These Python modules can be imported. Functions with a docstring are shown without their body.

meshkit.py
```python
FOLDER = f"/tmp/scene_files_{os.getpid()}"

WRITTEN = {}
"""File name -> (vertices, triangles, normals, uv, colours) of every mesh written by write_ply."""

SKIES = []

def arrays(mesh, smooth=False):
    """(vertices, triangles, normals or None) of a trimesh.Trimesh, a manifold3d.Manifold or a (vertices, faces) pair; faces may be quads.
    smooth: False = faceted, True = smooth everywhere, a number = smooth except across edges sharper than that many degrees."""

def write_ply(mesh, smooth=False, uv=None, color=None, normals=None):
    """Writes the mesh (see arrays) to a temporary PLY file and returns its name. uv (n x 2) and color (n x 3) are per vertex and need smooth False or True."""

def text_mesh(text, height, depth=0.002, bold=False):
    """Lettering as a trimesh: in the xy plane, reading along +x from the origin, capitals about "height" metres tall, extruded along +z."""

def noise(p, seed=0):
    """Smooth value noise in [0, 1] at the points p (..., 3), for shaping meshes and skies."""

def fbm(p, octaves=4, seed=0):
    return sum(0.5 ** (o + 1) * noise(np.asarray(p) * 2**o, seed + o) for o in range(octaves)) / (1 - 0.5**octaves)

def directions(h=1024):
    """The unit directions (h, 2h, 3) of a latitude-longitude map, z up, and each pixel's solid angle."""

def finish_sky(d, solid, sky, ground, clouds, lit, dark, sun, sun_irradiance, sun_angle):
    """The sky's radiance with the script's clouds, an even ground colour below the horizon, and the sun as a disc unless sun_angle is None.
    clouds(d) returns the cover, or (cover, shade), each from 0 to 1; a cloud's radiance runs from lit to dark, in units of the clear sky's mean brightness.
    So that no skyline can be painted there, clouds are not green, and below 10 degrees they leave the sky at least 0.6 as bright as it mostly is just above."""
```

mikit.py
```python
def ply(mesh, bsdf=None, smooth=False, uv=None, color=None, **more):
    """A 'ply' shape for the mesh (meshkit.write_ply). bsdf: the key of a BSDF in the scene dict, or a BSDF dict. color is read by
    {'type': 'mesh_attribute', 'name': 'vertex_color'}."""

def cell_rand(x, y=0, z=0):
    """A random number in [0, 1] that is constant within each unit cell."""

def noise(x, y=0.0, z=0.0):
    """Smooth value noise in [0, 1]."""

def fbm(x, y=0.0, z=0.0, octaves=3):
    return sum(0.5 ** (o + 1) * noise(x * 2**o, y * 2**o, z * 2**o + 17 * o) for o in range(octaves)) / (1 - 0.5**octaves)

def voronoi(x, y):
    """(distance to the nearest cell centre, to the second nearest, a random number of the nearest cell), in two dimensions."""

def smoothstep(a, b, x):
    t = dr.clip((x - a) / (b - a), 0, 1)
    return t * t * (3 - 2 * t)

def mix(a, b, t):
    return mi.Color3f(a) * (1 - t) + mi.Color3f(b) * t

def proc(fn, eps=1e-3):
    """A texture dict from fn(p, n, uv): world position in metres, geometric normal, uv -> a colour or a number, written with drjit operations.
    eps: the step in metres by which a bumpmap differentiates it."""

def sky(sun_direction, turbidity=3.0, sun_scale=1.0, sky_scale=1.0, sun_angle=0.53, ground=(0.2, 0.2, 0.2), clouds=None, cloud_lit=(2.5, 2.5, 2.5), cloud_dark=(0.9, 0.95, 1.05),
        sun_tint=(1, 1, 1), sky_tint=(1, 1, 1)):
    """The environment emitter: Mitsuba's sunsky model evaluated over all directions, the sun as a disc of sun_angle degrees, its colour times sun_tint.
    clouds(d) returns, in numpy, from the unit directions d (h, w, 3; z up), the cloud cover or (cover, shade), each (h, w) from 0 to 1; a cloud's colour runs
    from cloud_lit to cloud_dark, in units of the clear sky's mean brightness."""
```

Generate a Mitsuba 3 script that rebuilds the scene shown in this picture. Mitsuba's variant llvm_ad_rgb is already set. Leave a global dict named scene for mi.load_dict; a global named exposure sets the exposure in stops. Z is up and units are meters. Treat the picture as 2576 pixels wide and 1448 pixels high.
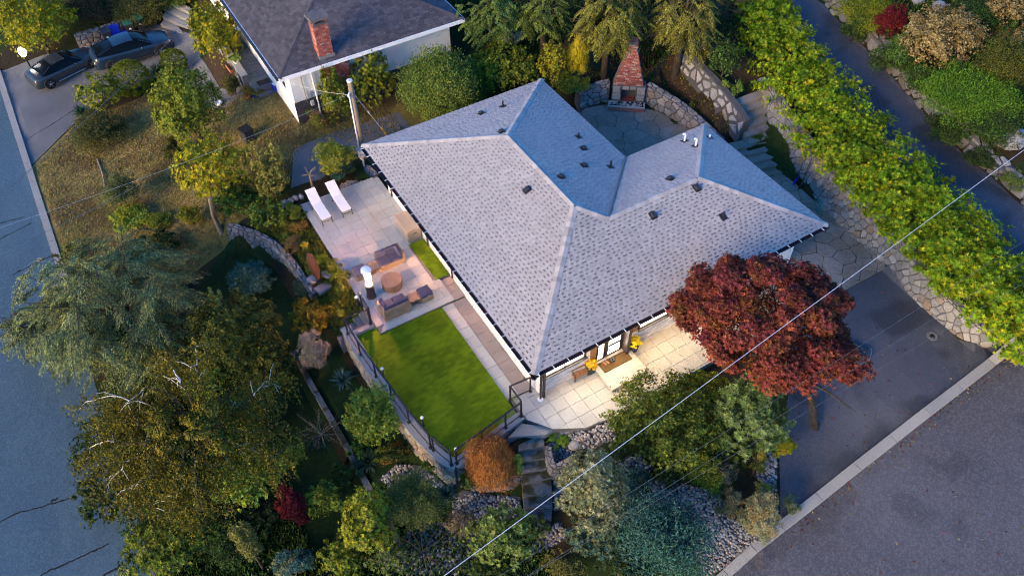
import math, numpy as np, trimesh, drjit as dr, mitsuba as mi, mikit, meshkit
from scipy.interpolate import LinearNDInterpolator
from scipy.spatial import Voronoi
from shapely.geometry import Polygon, LineString, Point, box as sbox
from shapely import affinity
T4 = mi.ScalarTransform4f
scene, labels = {}, {}

# ------------------------------------------------------------------ camera, sky, exposure
CAM = dict(f=2399.8, pitch=0.85945, roll=-0.01234, yaw=0.53361, pos=np.array([-8.0438, -12.2678, 23.6782]))
def _axes():
    p, r, y = CAM['pitch'], CAM['roll'], CAM['yaw']
    f = np.array([math.sin(y) * math.cos(p), math.cos(y) * math.cos(p), -math.sin(p)])
    x = np.cross(f, [0, 0, 1.0]); x /= np.linalg.norm(x); u = np.cross(x, f)
    return math.cos(r) * x + math.sin(r) * u, -math.sin(r) * x + math.cos(r) * u, f
AX, AU, AF = _axes()
M = np.eye(4); M[:3, 0], M[:3, 1], M[:3, 2], M[:3, 3] = -AX, AU, AF, CAM['pos']
scene['camera'] = {'type': 'perspective', 'fov': math.degrees(2 * math.atan(1536 / CAM['f'])), 'fov_axis': 'x', 'near_clip': 0.5, 'far_clip': 2000.0, 'to_world': T4(M.tolist())}
exposure = 3.0
# after sunset: a broad warm afterglow low on the left, deep blue sky elsewhere
scene['sky'] = mikit.sky((-0.92, -0.24, 0.27), turbidity=3, sun_scale=0.82, sky_scale=1.0, sun_angle=34, sun_tint=(.95, .88, .76), sky_tint=(.44, 1.22, 2.15), ground=(0.1, 0.1, 0.1))

# ------------------------------------------------------------------ helpers
K = 2012.3                                             # focal length in pixels of a 2576 pixel wide view
def at(px, py, z=0.0):                                 # the point at height z that is seen at a pixel of the photograph
    d = AX * ((px - 1288) / K) - AU * ((py - 724) / K) + AF
    return CAM['pos'] + d * (z - CAM['pos'][2]) / d[2]
def num(name):
    k, i = name, 0
    while k in scene or k in labels: i += 1; k = f'{name}_{i:03d}'
    return k
def float1(a): return float(np.asarray(a).ravel()[0])
_last = {}
def sub(parent, name):
    base = f'{parent}__{name}' if parent else name
    i = _last.get(base, -1) + 1; _last[base] = i
    return base if i == 0 else f'{base}_{i:03d}'
def thing(name, label, cat, group=None):
    k = sub(None, name); labels[k] = {'label': label, 'category': cat}
    if group: labels[k]['group'] = group
    return k
def put(name, mesh, mat, parent=None, smooth=False, uv=None, color=None, label=None, cat=None, group=None, kind=None, **kw):
    k = sub(parent, name)
    if isinstance(mesh, tuple) and uv is not None and np.ndim(uv) == 1: uv = np.tile(uv, (len(mesh[0]), 1))
    if (uv is not None or color is not None) and smooth: smooth = True
    scene[k] = mikit.ply(mesh, 'mat_' + mat, smooth=smooth, uv=uv, color=color, **kw)
    d = {a: b for a, b in (('label', label), ('category', cat), ('group', group), ('kind', kind)) if b}
    if d: labels[k] = d
    return k
def join(parts):
    vs, fs, n = [], [], 0
    for v, f in parts:
        v = np.asarray(v, float); f = np.asarray(f, int)
        if f.shape[1] == 4: f = np.vstack([f[:, [0, 1, 2]], f[:, [0, 2, 3]]])
        vs.append(v); fs.append(f + n); n += len(v)
    return np.vstack(vs), np.vstack(fs)
def joinuv(parts):                                     # [(mesh, uv)]
    return join([m for m, _ in parts]), np.vstack([np.tile(u, (len(m[0]), 1)) for m, u in parts])
BF = np.array([[0, 3, 2, 1], [4, 5, 6, 7], [0, 1, 5, 4], [1, 2, 6, 5], [2, 3, 7, 6], [3, 0, 4, 7]])
BF = np.vstack([BF[:, [0, 1, 2]], BF[:, [0, 2, 3]]])
def box(x0, x1, y0, y1, z0, z1):
    return np.array([[x0, y0, z0], [x1, y0, z0], [x1, y1, z0], [x0, y1, z0], [x0, y0, z1], [x1, y0, z1], [x1, y1, z1], [x0, y1, z1]], float), BF
def prism(poly, z0, z1, inset=0.0, chamfer=0.0):       # convex or star polygon, counter-clockwise; chamfered top edge
    p = np.asarray(poly, float)[:, :2]
    if np.sum(p[:, 0] * np.roll(p[:, 1], -1) - np.roll(p[:, 0], -1) * p[:, 1]) < 0: p = p[::-1]
    c = p.mean(0); n = len(p); i = np.arange(n); j = (i + 1) % n
    rings = [(p, z0), (p, z1 - chamfer)]
    if chamfer: rings.append((c + (p - c) * (1 - chamfer / max(1e-6, np.abs(p - c).max())), z1))
    v = np.vstack([np.c_[r, np.full(n, z)] for r, z in rings] + [[*c, rings[-1][1]]])
    f = []
    for k in range(len(rings) - 1): f += [np.c_[k * n + i, k * n + j, (k + 1) * n + j], np.c_[k * n + i, (k + 1) * n + j, (k + 1) * n + i]]
    k = len(rings) - 1
    f.append(np.c_[k * n + i, k * n + j, np.full(n, len(v) - 1)])
    return v, np.vstack(f)
def rbox(sx, sy, sz, r=0.02, seg=2):                   # rounded box centred on the origin
    import manifold3d as m3
    r = min(r, sx / 2.01, sy / 2.01, sz / 2.01)
    s = m3.Manifold.sphere(r, 4 * seg)
    m = m3.Manifold.batch_hull([s.translate([a * (sx / 2 - r), b * (sy / 2 - r), c * (sz / 2 - r)]) for a in (-1, 1) for b in (-1, 1) for c in (-1, 1)]).to_mesh()
    return np.array(m.vert_properties[:, :3]), np.array(m.tri_verts)
def tf(mesh, loc=(0, 0, 0), rz=0.0, rx=0.0, ry=0.0):
    v = np.asarray(mesh[0], float)
    for ang, (a, b) in ((rx, (1, 2)), (ry, (2, 0)), (rz, (0, 1))):
        if ang:
            c, s = math.cos(ang), math.sin(ang); w = v.copy()
            w[:, a], w[:, b] = c * v[:, a] - s * v[:, b], s * v[:, a] + c * v[:, b]; v = w
    return v + np.asarray(loc, float), mesh[1]
def tube(pts, rad, sides=6, cap=True):
    p = np.asarray(pts, float); n = len(p); rad = np.broadcast_to(rad, (n,))
    t = np.gradient(p, axis=0); t /= np.linalg.norm(t, axis=1, keepdims=True) + 1e-12
    ref = np.where(np.abs(t[:, 2:]) < 0.9, [[0, 0, 1.0]], [[1.0, 0, 0]])
    if np.abs(t[:, 2]).max() >= 0.9 and np.abs(t[:, 2]).min() < 0.9: ref = np.tile([0.36, 0.93, 0.05], (n, 1))
    a = np.cross(t, ref); a /= np.linalg.norm(a, axis=1, keepdims=True) + 1e-12; b = np.cross(t, a)
    g = np.arange(sides) * 2 * math.pi / sides
    v = (p[:, None] + rad[:, None, None] * (np.cos(g)[None, :, None] * a[:, None] + np.sin(g)[None, :, None] * b[:, None])).reshape(-1, 3)
    i, j = np.meshgrid(np.arange(n - 1), np.arange(sides), indexing='ij'); q = (j + 1) % sides
    f = np.stack([i * sides + j, i * sides + q, (i + 1) * sides + q, (i + 1) * sides + j], -1).reshape(-1, 4)
    f = np.vstack([f[:, [0, 1, 2]], f[:, [0, 2, 3]]])
    if cap:
        v = np.vstack([v, p[:1], p[-1:]]); s = np.arange(sides); e = (s + 1) % sides
        f = np.vstack([f, np.c_[e, s, np.full(sides, len(v) - 2)], np.c_[(n - 1) * sides + s, (n - 1) * sides + e, np.full(sides, len(v) - 1)]])
    return v, f
def lathe(prof, seg=24):                               # [(radius, z)] from bottom to top, outside facing out
    p = np.asarray(prof, float); g = np.arange(seg) * 2 * math.pi / seg; n = len(p)
    v = np.stack([p[:, None, 0] * np.cos(g), p[:, None, 0] * np.sin(g), np.broadcast_to(p[:, None, 1], (n, seg))], -1).reshape(-1, 3)
    i, j = np.meshgrid(np.arange(n - 1), np.arange(seg), indexing='ij'); q = (j + 1) % seg
    f = np.stack([i * seg + j, i * seg + q, (i + 1) * seg + q, (i + 1) * seg + j], -1).reshape(-1, 4)
    return v, np.vstack([f[:, [0, 1, 2]], f[:, [0, 2, 3]]])
_r = np.arange(3) - 1.0
def _cubesphere():
    m = trimesh.creation.box((2, 2, 2)); m = m.subdivide()
    v = np.array(m.vertices); v = v / np.linalg.norm(v, axis=1, keepdims=True)
    return v, np.array(m.faces)
CS = _cubesphere()                                     # 26 vertices, 48 triangles
def pebble(rng, c, r, flat=0.65):
    v = CS[0] * (1 + rng.uniform(-0.16, 0.16, (len(CS[0]), 1)))
    s = r * np.array([rng.uniform(.8, 1.25), rng.uniform(.75, 1.1), rng.uniform(.8, 1.1) * flat])
    return tf((v * s, CS[1]), c, rng.uniform(0, 6.3))
def smooth_path(pts, n=40):
    p = np.asarray(pts, float)
    from scipy.interpolate import CubicSpline
    t = np.r_[0, np.cumsum(np.linalg.norm(np.diff(p, axis=0), axis=1))]
    return CubicSpline(t, p)(np.linspace(0, t[-1], n))
def poly_tri(poly, step=0.0):                          # triangles of a shapely polygon
    from trimesh.creation import triangulate_polygon
    v, f = triangulate_polygon(poly, engine='earcut')
    return np.asarray(v), np.asarray(f)
def voronoi_cells(poly, size, rng, jitter=0.8, sx=1.0, gap=0.012):
    """Irregular stones that fill a polygon: shrunk cells of a jittered grid."""
    x0, y0, x1, y1 = poly.bounds; dx, dy = size * sx, size
    nx, ny = int((x1 - x0) / dx) + 5, int((y1 - y0) / dy) + 5
    gx, gy = np.meshgrid(np.arange(nx) - 2, np.arange(ny) - 2)
    p = np.c_[(x0 + (gx + 0.5 * (gy % 2)) * dx).ravel(), (y0 + gy * dy).ravel()] + rng.uniform(-.5, .5, (nx * ny, 2)) * jitter * [dx, dy]
    vo = Voronoi(p); out = []
    for r in vo.point_region:
        reg = vo.regions[r]
        if not reg or -1 in reg: continue
        c = Polygon(vo.vertices[reg]).intersection(poly)
        if c.is_empty: continue
        c = c.buffer(-gap - size * .05, join_style=1, quad_segs=1).buffer(size * .05, join_style=1, quad_segs=1).simplify(size * .03)
        if c.geom_type == 'Polygon' and c.area > (size * size * sx) * .08: out.append(c)
    return out

# ------------------------------------------------------------------ materials
def bsdf(name, fn=None, rough=0.9, spec=0.3, color=None, bump=None, bscale=1.0, **kw):
    d = {'type': 'principled', 'base_color': mikit.proc(fn) if fn else ({'type': 'rgb', 'value': list(color)} if color is not None else {'type': 'mesh_attribute', 'name': 'vertex_color'}),
         'roughness': rough, 'specular': spec, **kw}
    if bump: d = {'type': 'bumpmap', 'arbitrary': {**mikit.proc(bump, 0.004)}, 'scale': bscale, 'bsdf': d}
    scene['mat_' + name] = {'type': 'twosided', 'bsdf': d} if kw.get('spec_trans') is None else d
    return name
C3 = mi.Color3f
N, FB, MIX, SS = mikit.noise, mikit.fbm, mikit.mix, mikit.smoothstep
def speck(p, s): return mikit.cell_rand(dr.floor(p.x * s), dr.floor(p.y * s), dr.floor(p.z * s))
def m_asphalt(p, n, uv):
    g = FB(p.x * 40, p.y * 40, p.z * 40, 2); b = FB(p.x * .35, p.y * .35, 3.0, 3); st = SS(.58, .72, FB(p.x * .8, p.y * .8 + 9, 1.0, 3))
    k = speck(p, 20); return C3(.086, .085, .103) * (.4 + .45 * g + .4 * b + .5 * k * k) * (1 - .22 * st)
def m_road_left(p, n, uv):  # blue of the sky light is put into the asphalt colour
    g = FB(p.x * 40, p.y * 40, p.z * 40, 2); b = FB(p.x * .25, p.y * .12, 3.0, 3)
    k = speck(p, 20); return C3(.062, .108, .145) * (.45 + .45 * g + .45 * b + .4 * k * k)
def m_drive(p, n, uv):
    g = FB(p.x * 45, p.y * 45, p.z * 45, 2); b = FB(p.x * .5, p.y * .5, 8.0, 3); st = SS(.5, .68, FB(p.x * .55 + 4, p.y * .55, 2.0, 3))
    k = speck(p, 22); return C3(.070, .076, .098) * (.55 + .45 * g + .35 * b + .3 * k) * (1 - .38 * st)
def m_concrete(p, n, uv):
    g = FB(p.x * 30, p.y * 30, p.z * 30, 2); b = FB(p.x * .8, p.y * .8, p.z * .8, 3)
    return C3(.32, .31, .30) * (.62 + .4 * b + .22 * g)
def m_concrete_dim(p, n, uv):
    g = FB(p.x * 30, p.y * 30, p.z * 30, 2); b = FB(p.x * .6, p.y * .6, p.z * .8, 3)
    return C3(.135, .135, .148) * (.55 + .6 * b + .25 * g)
def m_soil(p, n, uv):
    g = FB(p.x * 14, p.y * 14, p.z * 14, 3); b = FB(p.x * .7, p.y * .7, 5.0, 3)
    return MIX((.035, .022, .015), (.075, .05, .032), g) * (.6 + .6 * b)
def m_ground(p, n, uv):
    g = FB(p.x * 9, p.y * 9, p.z * 9, 3); b = SS(.42, .6, FB(p.x * .5, p.y * .5, 5.0, 3))
    return MIX(MIX((.022, .017, .011), (.045, .034, .02), g), MIX((.012, .024, .008), (.03, .05, .014), g), b)
def m_dry_grass(p, n, uv):
    g = FB(p.x * 12, p.y * 12, p.z * 12, 3); b = SS(.38, .66, FB(p.x * .45, p.y * .45, 1.0, 3)); c = SS(.5, .7, FB(p.x * .9 + 7, p.y * .9, 4.0, 3))
    a = MIX((.15, .11, .042), (.33, .24, .095), g)
    return MIX(MIX(a, MIX((.06, .065, .018), (.12, .12, .03), g), b * .55), MIX((.06, .035, .02), (.10, .06, .035), g), .7 * c)
def m_turf(p, n, uv):
    g = FB(p.x * 22, p.y * 22, 1.0, 2); b = FB(p.x * 1.1, p.y * 1.1, 2.0, 4); c = FB(p.x * 4, p.y * 9, 3.0, 2)
    return MIX((.050, .098, .004), (.118, .195, .007), .25 * g + .75 * SS(.3, .72, .55 * b + .45 * c))
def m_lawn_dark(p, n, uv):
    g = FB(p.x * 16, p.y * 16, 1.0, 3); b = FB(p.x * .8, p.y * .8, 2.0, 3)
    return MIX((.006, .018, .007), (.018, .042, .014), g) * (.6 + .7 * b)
def m_shingle(p, n, uv):
    g = FB(p.x * 60, p.y * 60, p.z * 60, 2); w = FB(p.x * .4, p.y * .4, 2.0, 3)
    a = MIX((.34, .315, .322), (.42, .388, .392), uv.x) * (.84 + .3 * g) * (.92 + .16 * w)
    return MIX(a, C3(.085, .08, .09) * (.7 + .6 * g), uv.y)
def m_shingle_dark(p, n, uv):
    g = FB(p.x * 60, p.y * 60, p.z * 60, 2); w = FB(p.x * .5, p.y * .5, 2.0, 3)
    return MIX((.058, .054, .068), (.105, .098, .118), uv.x) * (.7 + .5 * g) * (.85 + .3 * w)
def m_tile(p, n, uv):
    g = FB(p.x * 25, p.y * 25, p.z * 25, 2); b = FB(p.x * 1.3, p.y * 1.3, 1.0, 3)
    a = MIX((.33, .345, .35), (.42, .43, .43), uv.x) * (.78 + .22 * b + .2 * g)
    st = SS(.50, .66, FB(p.x * 1.1 + 3, p.y * .8, 4.0, 3)) * SS(10.2, 11.6, p.y) * SS(-1.2, 0.2, p.x)
    return MIX(a, C3(.20, .155, .115), .75 * st * uv.y)
def m_dull_tile(p, n, uv):
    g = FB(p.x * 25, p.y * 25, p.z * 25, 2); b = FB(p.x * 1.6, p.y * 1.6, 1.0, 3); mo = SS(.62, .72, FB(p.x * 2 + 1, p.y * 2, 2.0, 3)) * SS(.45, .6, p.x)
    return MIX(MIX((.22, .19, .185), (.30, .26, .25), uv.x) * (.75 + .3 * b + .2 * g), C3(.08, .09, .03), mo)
def m_stone(p, n, uv):
    g = FB(p.x * 20, p.y * 20, p.z * 20, 3); b = FB(p.x * 5, p.y * 5, p.z * 5, 2)
    a = MIX(MIX((.085, .085, .10), (.32, .31, .315), uv.x), MIX((.13, .10, .08), (.31, .23, .18), uv.x), uv.y)
    return a * (.65 + .4 * g + .3 * b)
def m_mortar(p, n, uv):
    g = FB(p.x * 25, p.y * 25, p.z * 25, 2); b = FB(p.x * 1.5, p.y * 1.5, p.z * 1.5, 2)
    return C3(.085, .083, .09) * (.5 + .5 * g + .5 * b)
def m_flag(p, n, uv):
    g = FB(p.x * 18, p.y * 18, p.z * 18, 3); b = SS(.4, .65, FB(p.x * 1.2, p.y * 1.2, 5.0, 3))
    return MIX(MIX((.24, .205, .18), (.34, .295, .265), uv.x), C3(.20, .17, .13), .6 * b) * (.65 + .6 * g)
def m_brick(p, n, uv):
    g = FB(p.x * 30, p.y * 30, p.z * 30, 2)
    return MIX(MIX((.20, .055, .045), (.36, .115, .09), uv.x), C3(.42, .34, .32), .8 * uv.y) * (.7 + .55 * g)
def m_pebble(p, n, uv):
    g = FB(p.x * 22, p.y * 22, p.z * 22, 2)
    return MIX(MIX((.10, .11, .135), (.46, .44, .43), uv.x), MIX((.22, .13, .09), (.45, .33, .25), uv.x), uv.y) * (.75 + .45 * g)
def m_stucco(p, n, uv):
    g = FB(p.x * 40, p.y * 40, p.z * 40, 2); b = FB(p.x * .9, p.y * .9, p.z * .5, 3)
    return C3(.70, .69, .70) * (.82 + .12 * g + .16 * b)
def m_siding(p, n, uv):
    return C3(.045, .045, .058) * (.7 + .6 * FB(p.x * 3, p.y * 3, p.z * 40, 2))
def m_wood(p, n, uv):
    g = FB(p.x * 8, p.y * 8, p.z * 3, 3); h = FB(p.x * 60, p.y * 60, p.z * 2, 2)
    return MIX((.16, .075, .03), (.34, .17, .07), .5 * g + .5 * h)
def m_bark(p, n, uv):
    g = FB(p.x * 14, p.y * 14, p.z * 5, 3)
    return MIX((.025, .02, .015), (.08, .065, .052), g)
def m_pole(p, n, uv):
    g = FB(p.x * 30, p.y * 30, p.z * 2, 3)
    return MIX((.16, .12, .085), (.34, .28, .21), g)
def m_birch(p, n, uv):
    g = SS(.55, .75, FB(p.x * 9, p.y * 9, p.z * 14, 2))
    return MIX((.62, .58, .55), (.16, .12, .10), g)
def m_wicker(p, n, uv):
    g = .5 + .5 * dr.sin(p.z * 210) * dr.sin((p.x + p.y) * 150); b = FB(p.x * 6, p.y * 6, p.z * 6, 2)
    return MIX((.12, .085, .06), (.30, .225, .16), g) * (.7 + .6 * b)
def m_fabric(p, n, uv):
    g = FB(p.x * 80, p.y * 80, p.z * 80, 2); b = FB(p.x * 3, p.y * 3, p.z * 3, 2)
    return C3(.030, .040, .090) * (.7 + .4 * g + .3 * b)
def m_mat(p, n, uv):
    g = FB(p.x * 60, p.y * 60, 1.0, 2); b = FB(p.x * 5, p.y * 5, 1.0, 3)
    return MIX((.05, .032, .016), (.15, .10, .05), .5 * g + .5 * b)
for nm, fn, ro, sp in (('asphalt', m_asphalt, .85, .3), ('road_asphalt', m_road_left, .8, .35), ('driveway_asphalt', m_drive, .8, .3), ('concrete', m_concrete, .9, .3), ('dim_concrete', m_concrete_dim, .9, .3),
                       ('soil', m_soil, 1, .1), ('ground_cover', m_ground, 1, .1), ('dry_grass', m_dry_grass, 1, .1), ('turf', m_turf, 1, .1), ('dark_lawn', m_lawn_dark, 1, .1), ('shingle', m_shingle, .95, .2),
                       ('dark_shingle', m_shingle_dark, .95, .2), ('tile', m_tile, .75, .3), ('dull_tile', m_dull_tile, .85, .3), ('stone', m_stone, .9, .3), ('mortar', m_mortar, 1, .2), ('flagstone', m_flag, .85, .3),
                       ('brick', m_brick, .9, .3), ('pebble', m_pebble, .6, .4), ('stucco', m_stucco, .9, .3), ('siding', m_siding, .7, .4), ('wood', m_wood, .6, .4), ('bark', m_bark, 1, .1), ('pole_wood', m_pole, .9, .2),
                       ('birch_bark', m_birch, .8, .2), ('wicker', m_wicker, .7, .4), ('fabric', m_fabric, 1, .2), ('mat_fibre', m_mat, 1, .1)):
    bsdf(nm, fn, ro, sp)
for nm, col, ro, me in (('black_metal', (.022, .02, .024), .45, 0.0), ('gutter_metal', (.03, .022, .028), .4, 0.0), ('white_paint', (.78, .78, .8), .5, 0.0), ('white_fabric', (.80, .79, .82), .9, 0.0), ('steel', (.55, .55, .58), .3, 1.0),
                        ('cabinet_metal', (.30, .265, .235), .45, 0.3), ('reflector_metal', (.8, .8, .82), .55, 0.0), ('grey_plastic', (.36, .37, .39), .6, 0.0), ('blue_plastic', (.015, .03, .42), .4, 0.0), ('green_plastic', (.03, .13, .06), .5, 0.0), ('dark_plastic', (.03, .033, .04), .5, 0.0),
                        ('terracotta', (.34, .12, .06), .8, 0.0), ('rubber', (.012, .012, .013), .8, 0.0), ('rust', (.055, .027, .02), .85, 0.2), ('cable_white', (.62, .62, .66), .6, 0.0), ('cable_grey', (.16, .155, .16), .6, 0.0), ('tail_red', (.35, .02, .03), .3, 0.0),
                        ('head_white', (.8, .8, .8), .15, 0.0), ('teal_rubber', (.02, .16, .15), .6, 0.0), ('yellow_plastic', (.75, .42, .03), .5, 0.0), ('blue_slate', (.08, .10, .125), .8, 0.0)):
    bsdf(nm, None, ro, .4, col, metallic=me)
def m_mossy(p, n, uv):
    g = FB(p.x * 16, p.y * 16, p.z * 16, 3); b = SS(.42, .6, FB(p.x * 2.2, p.y * 2.2, p.z * 2, 3))
    return MIX(C3(.20, .195, .19), C3(.07, .07, .045), b) * (.5 + .8 * g)
def m_white_stone(p, n, uv):
    return C3(.66, .65, .66) * (.6 + .4 * uv.x) * (.8 + .35 * FB(p.x * 20, p.y * 20, p.z * 20, 2))
bsdf('white_stone', m_white_stone, .9, .2)
bsdf('mossy_concrete', m_mossy, 1, .1)
bsdf('car_paint', None, .22, .5, (.009, .022, .046), clearcoat=1.0, clearcoat_gloss=.92)
bsdf('coupe_paint', None, .25, .5, (.025, .030, .038), clearcoat=1.0, clearcoat_gloss=.9)
bsdf('car_glass', None, .12, .12, (.004, .006, .008))
bsdf('paint_vc', None, .8, .3)
scene['mat_leaf'] = {'type': 'principledthin', 'base_color': {'type': 'mesh_attribute', 'name': 'vertex_color'}, 'roughness': .6, 'diff_trans': .35, 'spec_trans': 0.0}
scene['mat_pane'] = {'type': 'thindielectric', 'int_ior': 1.5}

# ------------------------------------------------------------------ terrain
def zl(y): return -2.4 + 0.014 * (y - 5)               # the street on the left climbs gently
def zr(x): return -2.42 + 0.104 * (min(max(x, -12), 40) + 7) * (1 if x < 18 else 1) if x < 17 else 0.08 + .02 * (x - 17)
CP = []
for y in (-90, -40, -15, -7, 0, 6, 12, 18, 24, 30, 36, 42, 60, 120):
    CP += [(-90, y, zl(y) - 2), (-25, y, zl(y)), (-13, y, zl(y)), (-12.7, y, zl(y) + .1)]
for x in (-12, -8, -4, 0, 4, 8, 12, 16, 22, 30, 45, 110):
    CP += [(x, -90, zr(x) - 1), (x, -30, zr(x)), (x, -12, zr(x)), (x, -7.9, zr(x)), (x, -7.2, zr(x) + .06)]
# house terrace
for x in np.arange(-2.8, 15.9, 1.5):
    for y in np.arange(-.4, 14.2, 1.6): CP.append((x, y, -.15))
CP += [(-3.9, y, -1.25) for y in np.arange(.6, 6.2, 1)] + [(-2.9, y, -.16) for y in np.arange(7, 14.4, 1)] + [(-3.35, -.2, -1.3), (-2.2, 0, -1.25), (-1.2, .1, -1.0)]
CP += [(x, -1.15, -.16) for x in np.arange(1.3, 9, 1)] + [(.4, -.75, -.2)] + [(x, -1.3, -.2) for x in np.arange(9, 15.8, 1)] + [(15.75, y, -.15) for y in np.arange(-1.3, 5, 1)]
# garden left of the terrace and behind it
CP += [(-4.3, y, -1.25) for y in np.arange(1, 7, 1)] + [(-4.0, .2, -1.25), (-3.6, -.9, -1.3), (-2.4, -1.6, -1.35), (-1.6, -2.1, -1.5)]
CP += [(-5.6, y, -1.5) for y in np.arange(1, 8, 1)] + [(-6.1, y, -1.85) for y in np.arange(1, 9, 1)]
CP += [(-8, y, -2.0) for y in np.arange(-4, 13, 2)] + [(-10.5, y, -2.2) for y in np.arange(-6, 16, 2)]
CP += [(-3.2, y, -.25) for y in (8, 9.5, 11, 12.5, 14)] + [(-4.35, y, -.5) for y in (10.0, 11, 12, 12.5)] + [(-4.85, 13.5, -.5), (-5.25, 14.2, -.5), (-5.8, 14.85, -.5), (-3.8, 8.0, -.5)]
CP += [(-4.7, 9.7, -1.35), (-4.75, 11, -1.35), (-4.85, 12.4, -1.35), (-5.05, 13.1, -1.35), (-5.55, 14.1, -1.35), (-6.1, 15.1, -1.4), (-7, 14, -1.6), (-6, 11, -1.6)]
CP += [(-3.2, 15.5, -.3), (-6, 16.5, -1.1), (-6, 22, -1.1), (-9, 17, -1.75), (-9, 24, -1.75), (-3.5, 20, -.35), (-3.4, 24, -.55), (-2, 16, -.1), (0, 16, 0), (4, 16.5, .1), (-1.2, 18.5, .15), (-1.6, 22, .1), (-1.6, 28, .1), (4, 19, .25), (8, 18.5, .3), (2, 24, .25), (8, 24, .5)]
CP += [(-12, 27, -2.05), (-12, 34, -1.98), (-9, 29, -1.85), (-9, 34.5, -1.8), (-5, 31, -1.6), (-4, 34.5, -1.5), (-4.3, 28, -1.4), (-3, 30, -1.3), (-9, 36, -1.2), (-5, 36.5, -.9), (-12, 38, -1.7), (-9, 42, -.6), (-3, 40, .1), (4, 40, 1.4)]
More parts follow.
